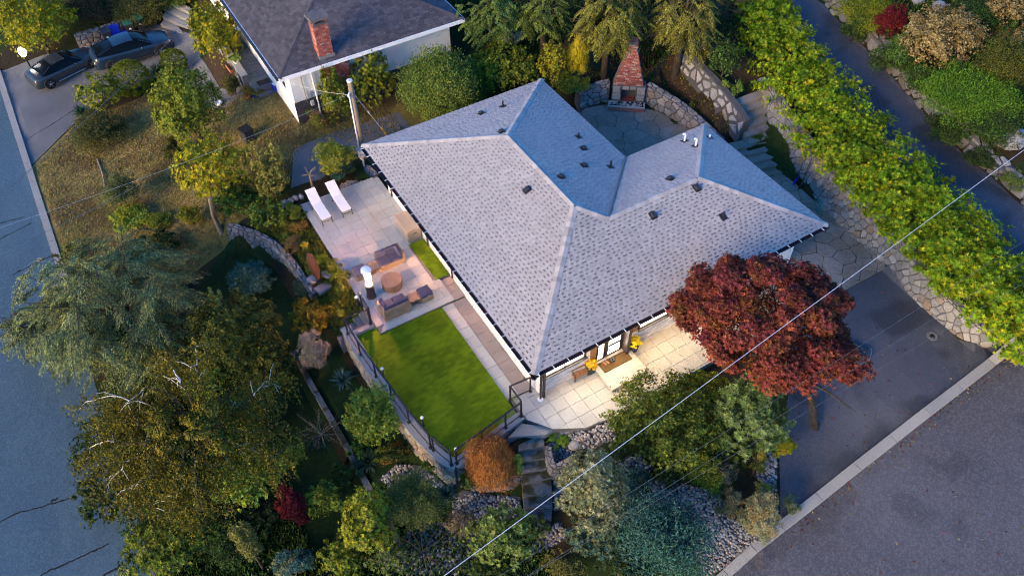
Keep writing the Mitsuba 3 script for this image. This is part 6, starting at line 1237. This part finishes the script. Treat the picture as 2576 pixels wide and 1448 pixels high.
# ------------------------------------------------------------------ cars, bins
def car(name, label, mat, loc, rz, L, W, H, prof, roofp, wb, rear, wr, seats=False):
    """Lofted body. prof: (x, z of the deck, half width at the belt); roofp: (x, z, half width) of the greenhouse; x runs from the tail (0) to the nose (1)."""
    root = thing(name, label, 'car'); c, s = math.cos(rz), math.sin(rz)
    def place(m): return tf(m, loc, rz)
    def loft(sections):
        n = len(sections[0]); v = np.vstack(sections); k = len(sections); i, j = np.meshgrid(np.arange(k - 1), np.arange(n - 1), indexing='ij'); a = i * n + j
        f = np.stack([a, a + 1, a + n + 1, a + n], -1).reshape(-1, 4)
        e = [np.c_[np.zeros(n - 2, int), np.arange(1, n - 1), np.arange(2, n)], np.c_[np.full(n - 2, (k - 1) * n), (k - 1) * n + np.arange(2, n), (k - 1) * n + np.arange(1, n - 1)]]
        return v, np.vstack([f[:, [0, 1, 2]], f[:, [0, 2, 3]]] + e)
    P = smooth_path([(x, z, w) for x, z, w in prof], 36); secs = []
    for x, z, w in P:
        X = (x - .5) * L; y = W / 2 * w; zb = H * .17; zt = H * z
        sec = [(X, -y * .92, zb), (X, -y * 1.0, zb + (zt - zb) * .35), (X, -y * .99, zb + (zt - zb) * .6), (X, -y * .93, zb + (zt - zb) * .86), (X, -y * .80, zt * .985), (X, -y * .4, zt * 1.012), (X, 0, zt * 1.02)]
        secs.append(np.array(sec + [(a, -b, d) for a, b, d in sec[-2::-1]]))
    put('body', place(loft(secs)), mat, root, smooth=40)
    G = smooth_path([(x, z, w) for x, z, w in roofp], 22); gs, rs = [], []
    for x, z, w in G:
        X = (x - .5) * L; zb = H * np.interp(x, P[:, 0], P[:, 1]) * .97; yb = W / 2 * np.interp(x, P[:, 0], P[:, 2]) * .9; zt = max(H * z, zb + .005); t = (zt - zb) / (H * .36); yt = W / 2 * w
        sec = [(X, -yb, zb), (X, -(yb + yt) / 2 - .01, (zb + zt) / 2), (X, -yt, zt - .03 * t), (X, -yt * .6, zt), (X, 0, zt + .012 * t)]
        gs.append(np.array(sec + [(a, -b, d) for a, b, d in sec[-2::-1]]))
        if .30 < (x - G[0][0]) / (G[-1][0] - G[0][0]) < .72: rs.append(np.array([(X, -yt * 1.0, zt - .022 * t), (X, -yt * .6, zt + .008), (X, 0, zt + .02), (X, yt * .6, zt + .008), (X, yt * 1.0, zt - .022 * t)]))
    put('windows', place(loft(gs)), 'car_glass', root, smooth=35); put('roof', place(loft(rs)), mat, root, smooth=True)
    for fr in (0, 1):                                  # pillars
        for sg in (-1, 1):
            k = int(len(G) * (.72 if fr else .3)); q = gs[k] if fr else gs[k]; e = gs[-2] if fr else gs[1]
            a, b = q[2 if sg < 0 else 6], e[1 if sg < 0 else 7]
            put('pillar', place(tube([a + [0, 0, .008], b + [0, 0, .012]], .022, 5)), mat, root)
    for k, ax_ in enumerate((rear, rear + wb)):
        for sg in (-1, 1):
            X, Y = (ax_ - .5) * L, sg * (W / 2 - .075)
            tyre = lathe([(wr * .62, -.085), (wr * .96, -.08), (wr, -.05), (wr, .05), (wr * .96, .08), (wr * .62, .085)], 24)
            wk = put('wheel', place(tf(tyre, (X, Y, wr), 0, math.pi / 2)), 'rubber', root, smooth=40)
            put('rim', place(tf(lathe([(0, .03), (wr * .2, .05), (wr * .56, .06), (wr * .62, .075), (wr * .64, .07), (wr * .6, -.02), (0, -.02)], 20), (X, Y, wr), 0, -sg * -math.pi / 2)), 'dark_plastic', wk, smooth=40)
            for q in range(5):
                g = q * 1.2566; put('spoke', place(tube([(X, Y + sg * .075, wr), (X + wr * .6 * math.cos(g), Y + sg * .085, wr + wr * .6 * math.sin(g))], .018, 5)), 'steel', wk)
            # arch
            g = np.linspace(.0, math.pi, 12); put('wheel_arch', place(tube(np.c_[X + wr * 1.12 * np.cos(g), np.full(12, sg * (W / 2 - .012)), wr + wr * 1.1 * np.sin(g)], .02, 5)), 'dark_plastic', root)
    for sg in (-1, 1):
        put('tail_light', place(tf(rbox(.07, .3, .09, .025, 1), (-L * .475, sg * W * .335, H * .56), 0, 0, 0)), 'tail_red', root); put('headlight', place(tf(rbox(.26, .17, .08, .03, 1), (L * .435, sg * W * .34, H * .47), -sg * .35)), 'head_white', root)
        put('mirror', place(tf(rbox(.1, .17, .09, .03, 1), (L * .10, sg * (W * .5 + .05), H * .66))), mat, root); put('sill', place(tf(rbox(L * .42, .05, .05, .015, 1), (0, sg * (W / 2 - .02), H * .2))), 'steel' if seats else 'dark_plastic', root)
    put('bumper', place(tf(rbox(.1, W * .82, .14, .04, 1), (-L * .475, 0, H * .3))), 'dark_plastic', root); put('grille', place(tf(rbox(.08, W * .55, .14, .03, 1), (L * .475, 0, H * .3))), 'dark_plastic', root)
    put('licence_plate', place(tf(rbox(.02, .34, .1, .006, 1), (-L * .492, 0, H * .44))), 'white_paint', root)
cz = float1(gz(-9.9, 33)) + .02
car('parked_coupe', 'dark grey two door coupe parked behind the sedan on the concrete driveway', 'coupe_paint', (-9.72, 32.95, cz), math.radians(19), 3.85, 1.56, 1.12, [(0, .52, .74), (.03, .68, .86), (.10, .74, .96), (.22, .72, 1.0), (.45, .68, .98), (.66, .67, .99), (.8, .62, 1.0), (.92, .54, .92), (.985, .42, .74), (1, .34, .66)],
    [(.13, .74, .60), (.24, .88, .60), (.38, .985, .62), (.5, .995, .63), (.6, .92, .64), (.71, .69, .66)], .64, .175, .29, True)
cz = float1(gz(-6.2, 32.2)) + .02
car('parked_sedan', 'dark blue four door fastback sedan parked in front of the bins', 'car_paint', (-6.1, 32.25, cz), math.radians(2), 4.3, 1.68, 1.28, [(0, .54, .76), (.03, .70, .86), (.08, .76, .95), (.2, .75, 1.0), (.45, .70, 1.0), (.66, .68, 1.0), (.82, .62, 1.0), (.93, .54, .92), (.985, .42, .76), (1, .34, .68)],
    [(.06, .76, .56), (.18, .87, .60), (.36, .98, .63), (.5, .99, .64), (.6, .92, .65), (.73, .70, .68)], .62, .19, .31)
def bin_(label, x, y, mat, lid, h=.9, rz=0, open_=False):
    root = thing('wheelie_bin', label, 'bin'); z = float1(gz(x, y)) + .01; b = trimesh.creation.box((.46, .5, h)); v = np.array(b.vertices); v[:, :2] *= np.where(v[:, 2:] > 0, 1, .82)
    put('body', tf((v + [0, 0, h / 2], np.array(b.faces)), (x, y, z), rz), mat, root)
    put('lid', tf(rbox(.52, .58, .07, .03), (x, y + (.25 if open_ else 0), z + h + (.1 if open_ else .035)), rz, .9 if open_ else .08), lid, root); put('handle', tube([(x - .2, y + .29, z + h - .05), (x + .2, y + .29, z + h - .05)], .02, 6), mat, root)
    for sg in (-.18, .18): put('wheel', tf(lathe([(0, -.03), (.09, -.03), (.09, .03), (0, .03)], 12), (x + sg, y + .24, z + .09), math.pi / 2, math.pi / 2), 'rubber', root)
    put('sticker', tf(rbox(.12, .012, .09, .003, 1), (x, y - .252, z + h * .7), rz), 'white_paint', root)
bin_('dark grey wheelie bin leftmost of the row behind the sedan', -7.0, 34.1, 'dark_plastic', 'dark_plastic', .95, .1); bin_('bright blue open bin between the dark and the green lidded bins', -6.48, 34.1, 'blue_plastic', 'blue_plastic', .6, -.1, True)
bin_('small bright blue box bin left of the first green lidded bin', -6.0, 34.0, 'blue_plastic', 'blue_plastic', .42, .1); bin_('dark bin with green lid next to the blue bins', -5.7, 34.25, 'dark_plastic', 'green_plastic', .9, -.05); bin_('dark bin with green lid nearest the stone steps', -5.1, 34.3, 'dark_plastic', 'green_plastic', .95, .08)
root = thing('black_bin', 'black plastic container standing on the dry grass below the white house', 'bin'); p = ground(626, 352, 0); put('body', tf(rbox(.5, .55, .62, .05), (p[0], p[1], p[2] + .3), .25), 'dark_plastic', root); put('lid', tf(rbox(.54, .6, .06, .02), (p[0], p[1], p[2] + .64), .25), 'rubber', root)
root = thing('white_urn', 'small white shell ornament beside the concrete path', 'ornament'); p = ground(551, 264, 0); put('shell', tf(lathe([(0, 0), (.16, .02), (.22, .12), (.18, .2), (.1, .18), (0, .1)], 16), p), 'white_paint', root, smooth=True)

# ------------------------------------------------------------------ steps, fireplace, garden pieces
root = thing('front_steps', 'weathered concrete steps going down from the lit terrace to the street corner', 'steps')
edges = [((858, 742), (1062, 706), -.06), ((888, 742), (1022, 734), -.12), ((888, 818), (1022, 792), -.28), ((900, 872), (1040, 852), -.45), ((905, 928), (1050, 902), -.62), ((910, 985), (1058, 950), -.79), ((914, 1042), (1062, 1032), -.96), ((918, 1095), (1062, 1100), -1.13), ((930, 1155), (1057, 1160), -1.30), ((945, 1212), (1050, 1218), -1.47)]
W5 = lambda p, z: at(858.7 + .5 * p[0], 724.5 + .5 * p[1], z)
L5 = [W5(p, -.1)[:2] for p in ((836, 752), (905, 680), (1000, 690), (1078, 706), (1022, 738), (888, 745))]; put('landing', prism(L5, -.6, -.1, chamfer=.012), 'concrete', root)
prev = None
for k, (a, b, z) in enumerate(edges):
    A, B = W5(a, z), W5(b, z)
    if prev is not None:
        m = [prev[0][:2] , prev[1][:2], B[:2], A[:2]]
        put('step', prism(m, z - .5, z, chamfer=.02), 'mossy_concrete' if k > 1 else 'dim_concrete', root)
        put('nosing', tube([A + [0, 0, -.03], B + [0, 0, -.03]], .03, 6), 'dim_concrete', root)
    prev = (A, B)
stone_wall('planter_wall', 'mossy stone planter wall on the right side of the front steps', [tuple(W5(p, z)) for p, z in (((1028, 792), -.2), ((1042, 880), -.24), ((1060, 905), -.28), ((1150, 880), -.3), ((1195, 860), -.32))], .22, lambda p: p[:, 2] - .75, .2, False, (.2, .6), .3, 1, .03, top_stones=True)
root = thing('patio_steps', 'grey stone steps going down from the patio edge behind the short railing', 'steps')
for k in range(5): put('step', prism([(-3.03 - k * .27, 6.66), (-3.03 - k * .27, 7.4 - k * .05), (-3.29 - k * .27, 7.4 - k * .05), (-3.29 - k * .27, 6.66)][::-1], -1.3, -.10 - k * .15, chamfer=.015), 'dim_concrete', root)
root = thing('hillside_steps', 'weathered stone steps climbing between the two stone walls behind the house', 'steps')
for k in range(6):
    z = .62 + k * .17; y = 6.55 + k * .33
    put('step', prism([(15.6 + .06 * k, y), (17.7 + .16 * k, y - .1), (17.85 + .16 * k, y + .36), (15.7 + .06 * k, y + .45)], z - .6, z, chamfer=.03), 'flagstone', root, uv=np.array([.3 + .1 * (k % 3), 0]))
root = thing('rubble_steps', 'rough mossy stone steps at the back corner of the house', 'steps')
for k in range(5):
    z = -.08 + k * .14; y = 4.9 + k * .36
    put('step', prism([(14.0 + .1 * k, y + .5), (17.3 + .14 * k, y - .3), (17.4 + .14 * k, y + .16), (14.1 + .1 * k, y + .98)], z - .4, z, chamfer=.04), 'flagstone', root, uv=np.array([.1 + .1 * (k % 3), 0]))
root = thing('steps', 'old wooden edged steps at the top edge between the conifers', 'steps')
for k in range(4):
    p = at(1742 - k * 10, 122 - k * 17, 1.9 + k * .2); put('step', tf(rbox(.9, .34, .18, .02, 1), p, -.75), 'dim_concrete', root)
# outdoor fireplace
fp = thing('outdoor_fireplace', 'outdoor fireplace with a tapering red brick chimney and stone hearth', 'fireplace'); A0, B0 = np.array([12.28, 12.99]), np.array([13.86, 11.77]); u = (B0 - A0) / np.linalg.norm(B0 - A0); n_ = np.array([-u[1], u[0]]) * -1; n_ = n_ if n_ @ [-1, -1] > 0 else -n_
cc = np.array([13.33, 12.72]); u3, n3 = np.array([*u, 0]), np.array([*n_, 0]); zc0, zc1 = 1.05, 3.35; wb_, wt_ = 1.46, .44; dp = .5
hw = lambda z: wb_ / 2 + (wt_ - wb_) / 2 * min(1, (z / (zc1 - zc0)) / .86); o3 = np.array([*cc, zc0]) + n3 * dp / 2
sec = []
for z in np.linspace(0, zc1 - zc0, 9):
    w = hw(z) - .012; dd = dp * (1 - .35 * z / (zc1 - zc0)) - .02; c = np.array([*cc, zc0 + z]); sec.append([c - u3 * w + n3 * dp / 2 - n3 * .014, c + u3 * w + n3 * dp / 2 - n3 * .014, c + u3 * w + n3 * (dp / 2 - dd), c - u3 * w + n3 * (dp / 2 - dd)])
v = np.array(sec).reshape(-1, 3); fs = []
for k in range(8):
    for q in range(4): fs.append([k * 4 + q, k * 4 + (q + 1) % 4, k * 4 + 4 + (q + 1) % 4, k * 4 + 4 + q])
ck = put('chimney', join([(v, np.array(fs)), (v[-4:], np.array([[0, 1, 2, 3]]))]), 'mortar', fp)
rest = brick_face(ck, o3, u3, (0, 0, 1), 1, zc1 - zc0 - .1, .22, .078, .02, lambda z: (-hw(z), hw(z)), .016, 300, .3)
rest += brick_face(ck, o3 - u3 * .0 + n3 * 0, n3 * -1, (0, 0, 1), 1, .01, .2, .07)
put_rest(ck, rest)
cm = np.array([*cc, zc1 - .05]); put('cap', join([tf(rbox(.46, .46, .1, .01, 1), cm, math.atan2(u[1], u[0]))]), 'brick', ck, uv=np.array([.1, .1]))
# stone surround with the dark fire opening, hearth shelf
sc0 = (A0 + B0) / 2 + np.array([.24, .24]); g = math.atan2(u[1], u[0])
sur = put('surround', join([tf(box(-.78, -.34, -.2, .3, -.15, 1.06), (*sc0, 0), g), tf(box(.36, .8, -.2, .3, -.15, 1.06), (*sc0, 0), g), tf(box(-.34, .36, -.2, .3, .82, 1.06), (*sc0, 0), g), tf(box(-.34, .36, .24, .3, -.15, .82), (*sc0, 0), g)]), 'mortar', fp)
for a, b, z0, z1 in ((-.76, -.38, .25, .6), (-.74, -.4, .64, 1.02), (.4, .76, .25, .55), (.4, .78, .6, 1.0), (-.3, .0, .85, 1.03), (.04, .34, .86, 1.03)):
    put('stone', tf(rbox(b - a, .06, z1 - z0, .02, 1), (*(sc0 + u * (a + b) / 2 + n_ * .215), (z0 + z1) / 2), g), 'stone', sur, uv=np.array([rngK.uniform(.4, .9), .1]))
put('firebox', tf(box(-.33, .35, -.1, .2, -.1, .2), (*sc0, 0), g), 'brick', fp, uv=np.array([0, 0]))
he = put('hearth', tf(rbox(1.72, .42, .26, .015, 1), (*((A0 + B0) / 2 + n_ * .12), .0), g), 'brick', fp, uv=np.array([.3, 0.2])); put('hearth_slab', tf(rbox(1.78, .46, .06, .01, 1), (*((A0 + B0) / 2 + n_ * .12), .16), g), 'concrete', he)
rngX = np.random.default_rng(2)
for k in range(46): put('pebble', pebble(rngX, np.array([*((A0 + B0) / 2 + n_ * .12 + u * rngX.uniform(-.84, .84) + n_ * rngX.uniform(-.17, .17)), .195]), rngX.uniform(.03, .055)), 'rubber', he, smooth=True)
# rusty sculpture on stones, bench slab
root = thing('rusty_sculpture', 'tall rusty brown leaf shaped sculpture in the flower bed', 'sculpture'); sb_ = at(803, 706, -.3)
prof = [(0.0, .03), (.15, .10), (.35, .17), (.6, .19), (.85, .15), (1.0, .05)]; tp = at(775, 636, 1.25) - sb_; pts = np.array([sb_ + tp * t for t, _ in prof])
put('blade', tube(pts, [w for _, w in prof], 10), 'rust', root, smooth=True); put('foot', tf(lathe([(0, 0), (.12, 0), (.08, .06), (0, .07)], 12), sb_ - [0, 0, .02]), 'rust', root)
for px, py, w, lab in ((787, 702, .42, 'rounded grey boulder left of the rusty sculpture'), (823, 690, .44, 'flat grey boulder right of the rusty sculpture')):
    p = ground(px, py, .1); root = thing('boulder', lab, 'boulder'); put('rock', pebble(np.random.default_rng(px), p, w * .55, .55), 'stone', root, smooth=True, uv=np.array([.55, 0]))
root = thing('paving_slab', 'grey square stone slab in front of the rusty sculpture', 'stone slab'); p = ground(813, 724, .1); put('slab', tf(rbox(.6, .44, .14, .02, 1), (p[0], p[1], p[2]), .25), 'stone', root, uv=np.array([.5, 0]))
for k, (x, y) in enumerate(((-3.65, 14.6), (-3.45, 14.72), (-3.22, 14.72), (-2.98, 14.74), (-2.75, 14.68))):
    root = thing('edging_stone', ('edging stone ' + ('at the outer end of', 'second from the outer end of', 'in the middle of', 'second from the patio end of', 'at the patio end of')[k] + ' the stone row by the lounge chairs'), 'stone', 'edging stones by the lounge chairs')
    put('stone', pebble(np.random.default_rng(60 + k), np.array([x, y, -.12]), .16, .8), 'stone', root, smooth=30, uv=np.array([.55 + .07 * k, 0]))
for px, py, r, lab in ((2545, 348, .75, 'large pale rounded boulder at the right edge beyond the lane'), (1918, 205, .28, 'pale pointed boulder at the edge of the long hedge'), (2362, 16, .4, 'flat grey stone at the top edge beyond the lane'), (2310, 2, .35, 'small grey stone at the top edge beyond the lane'), (1445, 1118, .22, 'pale triangular boulder among the river rocks'), (888, 1012, .0, ''), (1252, 78, .5, 'dark mossy boulder under the green conifer'), (1290, 97, .55, 'dark boulder at the end of the shaded grass')):
    if r:
        p = ground(px, py, r * .3); root = thing('boulder', lab, 'boulder'); s = trimesh.creation.icosphere(2, 1.0); v = np.array(s.vertices); v *= (1 + .5 * (meshkit.fbm(v * 1.6 + px, 3)[:, None] - .5)) * [r, r * .8, r * .62]; put('rock', (v + p, np.array(s.faces)), 'stone', root, smooth=40, uv=np.array([.3 if 'dark' in lab else .85, 0]))
for (px, py, rx, ry, c_, lab) in ((2330, 205, 52, 40, DG + MG[:2], 'dark green shrub overhanging the lane wall below the tan brown shrub'), (2395, 325, 60, 34, MG + DG, 'green shrub hanging over the lane wall'), (2475, 395, 46, 30, DG, 'dark shrub on the lane wall near the boulder'), (2150, 70, 34, 34, DG + MG[:1], 'dark plant on the lane wall below the yellow green mounded shrub'), (2555, 455, 40, 26, OL[1:2] + GG[:1], 'grey green plant at the right edge on the lane wall'), (2440, 40, 60, 40, DG + MG[:1], 'dark green lawn side shrub at the top beyond the lane')):
    plant('shrub', lab, SH, px, py, rx, ry, c_, .10, .05, cov=1.4)
zone('mulch_bed', [tuple(ground(px, py)[:2]) for px, py in ((2465, 68), (2530, 62), (2590, 110), (2600, 170), (2545, 140))], 'terracotta', 'dull red mulch bed at the right edge beyond the lane', .03)
# shovels and hose at the right wall, drain, trolley
for (x, y, lab, mt) in ((16.3, 4.1, 'blue snow shovel leaning on the right stone wall', 'blue_plastic'), (16.25, 3.75, 'second dark blue shovel leaning on the right stone wall', 'car_paint')):
    root = thing('shovel', lab, 'shovel'); put('handle', tube([(x - .1, y, .1), (x + .35, y + .25, 1.15)], .018, 6), 'black_metal', root); put('blade', tf(rbox(.4 if y > 4 else .2, .06, .36, .02, 1), (x - .12, y, .03), .5, .25), mt, root)
root = thing('garden_hose', 'coiled teal garden hose hanging on the right stone wall', 'hose')
for k in range(4):
    g = np.linspace(0, 6.283, 26); q = at(2055 + 3 * k, 515 + 2 * k, .9); put('coil', tube(q + np.c_[.28 * np.cos(g) * .5, .24 * np.cos(g), (.26 + .02 * k) * np.sin(g)], .014, 5), 'teal_rubber', root)
root = thing('storm_drain', 'round storm drain with pale ring in the dark driveway', 'drain'); p = ground(2345, 845, 0); put('ring', tf(lathe([(.10, .0), (.10, .02), (.20, .024), (.21, .0)], 28), p + [0, 0, .0]), 'dim_concrete', root); put('grate', tf(lathe([(.098, .0), (.098, .015), (0, .015)], 20), p), 'rubber', root)
root = thing('hand_truck', 'dark blue folding hand trolley with chrome bar beside the red maple', 'trolley'); p = ground(2175, 893, 0)
put('bed', tf(rbox(.5, .75, .05, .02, 1), p + [-.12, .3, .14], .5), 'car_paint', root); put('bar', tf(tube([(-.32, 0, .0), (-.2, -.05, 0), (.2, -.05, 0), (.32, 0, 0)], .035, 6), p + [.04, -.12, .12], .55), 'steel', root)
for sg in (-1, 1): put('handle', tf(tube([(sg * .18, 0, .12), (sg * .18, .9, .34)], .02, 6), p + [-.12, .1, .05], .5), 'black_metal', root)
for sg in (-1, 1): put('wheel', tf(lathe([(0, -.03), (.1, -.03), (.1, .03), (0, .03)], 14), p + [.15 * sg, .1, .1], .5, math.pi / 2), 'rubber', root)

# ------------------------------------------------------------------ river rock beds
rngP = np.random.default_rng(44)
def rock_bed(label, pts, r, n_max=300, cols=(.1, 1), warm=.22, dens=.97, off=.012):
    poly = Polygon([tuple(ground(px, py)[:2]) for px, py in pts]).buffer(0)
    bed = put('rock_bed', drape(poly, off), 'mortar', label=label, kind='structure'); x0, y0, x1, y1 = poly.bounds; import shapely
    s = r * 1.5; gx, gy = np.meshgrid(np.arange(x0, x1, s), np.arange(y0, y1, s)); P = np.c_[gx.ravel(), gy.ravel()] + rngP.uniform(-.45, .45, (gx.size, 2)) * s
    P = P[shapely.contains_xy(poly.buffer(-r * .5), P[:, 0], P[:, 1])]; P = P[rngP.random(len(P)) < dens]; z = gz(P[:, 0], P[:, 1])
    o = np.argsort(np.linalg.norm(np.c_[P, z] - CAM['pos'], axis=1)); rest = []
    for k, i in enumerate(o):
        m = pebble(rngP, np.array([P[i, 0], P[i, 1], z[i] + off + r * .3 + rngP.uniform(0, r * .35)]), r * rngP.uniform(.7, 1.3)); uv = np.array([rngP.uniform(*cols), float(rngP.random() < warm) * rngP.uniform(.3, 1)])
        if k < n_max: put('river_rock', m, 'pebble', bed, smooth=True, uv=uv)
        else: rest.append((m, uv))
    if rest:
        m, uv = joinuv(rest); put('far_rocks', m, 'pebble', bed, smooth=True, uv=uv, kind='stuff')
D5 = lambda l: [(858.7 + .5 * x, 724.5 + .5 * y) for x, y in l]
D8 = lambda l: [((1600 + x / 2.7475) / 1.19255, (1200 + y / 2.7475) / 1.19255) for x, y in l]
D7 = lambda l: [((1060 + x / 2.647) / 1.19255, (1180 + y / 2.647) / 1.19255) for x, y in l]
D1 = lambda l: [((900 + x / 4.826) / 1.19255, (480 + y / 4.826) / 1.19255) for x, y in l]
rock_bed('pale river rocks below the front edge of the lit terrace', D5([(1085, 712), (1245, 712), (1375, 650), (1385, 770), (1260, 810), (1190, 810), (1130, 880), (1075, 885), (1050, 860), (1032, 785)]), .05)
rock_bed('grey blue river rocks below the rust brown weeping shrub', D5([(560, 1040), (740, 1025), (900, 1050), (905, 1120), (880, 1150), (700, 1200), (560, 1190)]), .055, 300, (.15, .75), .1)
rock_bed('mixed river rocks at the foot of the curved lawn wall', D5([(190, 960), (270, 885), (400, 890), (480, 960), (560, 1010), (420, 1000), (250, 1010)]), .06, 160)
rock_bed('narrow strip of river rocks right of the front steps', D5([(1066, 960), (1140, 925), (1120, 1110), (1070, 1120)]), .068, 120, (.3, 1))
rock_bed('dim river rocks at the bottom right of the front steps', D5([(960, 1230), (1100, 1170), (1150, 1250), (970, 1350), (890, 1330)]), .06, 150, (.1, .6))
rock_bed('dark river rocks around the bare tree top at the bottom', D5([(280, 1260), (420, 1170), (620, 1180), (740, 1300), (700, 1448), (320, 1448)]), .06, 200, (0, .45))
rock_bed('large bank of grey river rocks sloping down to the right street', D8([(930, 660), (1120, 640), (1500, 740), (1620, 960), (1880, 1090), (1960, 1080), (1830, 1200), (1560, 1390), (1440, 1460), (1300, 1200), (1150, 900), (1000, 800)]), .052, 300, (.1, .8))
rock_bed('small patch of river rocks between the olive shrub and the hedge', D8([(690, 490), (850, 430), (1000, 560), (860, 650), (720, 580)]), .06, 150, (.1, .7))
rock_bed('strip of blue grey river rocks along the dark driveway', D8([(1925, 430), (2003, 430), (2012, 760), (1900, 700), (1820, 620)]), .06, 200, (.1, .8))
rock_bed('pinkish grey rocks around the meter post behind the patio', D1([(930, 110), (1000, 60), (1060, 120), (1150, 210), (940, 290), (905, 200)]), .045, 200, (.3, .8), .5)
rock_bed('gravel strip between the lounge chairs and the small tree', D1([(560, 370), (700, 290), (900, 285), (930, 300), (640, 410), (600, 470)]), .045, 150, (.3, .7), .6)

# cracks sealed with tar in the street, fallen leaves
def crack(holder, pts, w):
    P = np.array([ground(px, py)[:2] for px, py in pts]); P = smooth_path(P, 24); P += np.random.default_rng(len(pts)).normal(0, .02, P.shape)
    put('tar_seam', drape(LineString(P).buffer(w, quad_segs=2), .008), 'rubber', holder)
for pts in (((0, 1312), (60, 1285), (120, 1268), (172, 1252)), ((128, 1258), (145, 1252)), ((98, 1446), (180, 1410), (270, 1368)), ((258, 1446), (315, 1418))): crack('road', pts, .024)
for pts in (((30, 690), (75, 668), (135, 640)), ((0, 560), (60, 545)), ((0, 600), (80, 560))): crack('road' if pts[0][0] < 1000 else 'road_001', pts, .018)
for pts in (((62, 352), (150, 300), (205, 262)),): crack('driveway_001', pts, .018)
rngL = np.random.default_rng(90)
def litter(name, label, poly, n, cols):
    x0, y0, x1, y1 = poly.bounds; import shapely
    P = rngL.uniform((x0, y0), (x1, y1), (n * 3, 2)); P = P[shapely.contains_xy(poly, P[:, 0], P[:, 1])][:n]; m = len(P); c = np.c_[P, gz(P[:, 0], P[:, 1]) + .02]
    v, f, col = leaf_mesh(c, rngL.normal(size=(m, 3)) * [1, 1, .15], unit(UP + .3 * rngL.normal(size=(m, 3))), .09, .06, palette(rngL, cols, m))
    put(name, (v, f), 'leaf', color=col, label=label, kind='stuff')
litter('fallen_leaves', 'few fallen leaves scattered on the right street and driveway', Polygon([(2, -8), (17, -7), (15, -2), (9, -2), (7, -5), (14, -12), (4, -12)]), 150, RM + TN)
litter('fallen_leaves', 'fallen leaves along the kerb of the right street', LineString([(5.2, -7.5), (17, -6.95)]).buffer(.2), 170, TN + RM[:2])
litter('fallen_leaves', 'brown fallen leaves on the soil beside the fireplace terrace', Polygon([(11, 13.8), (15, 12), (15.2, 7), (16, 7), (16.2, 12), (15, 17), (11, 17)]), 900, TN + RB)
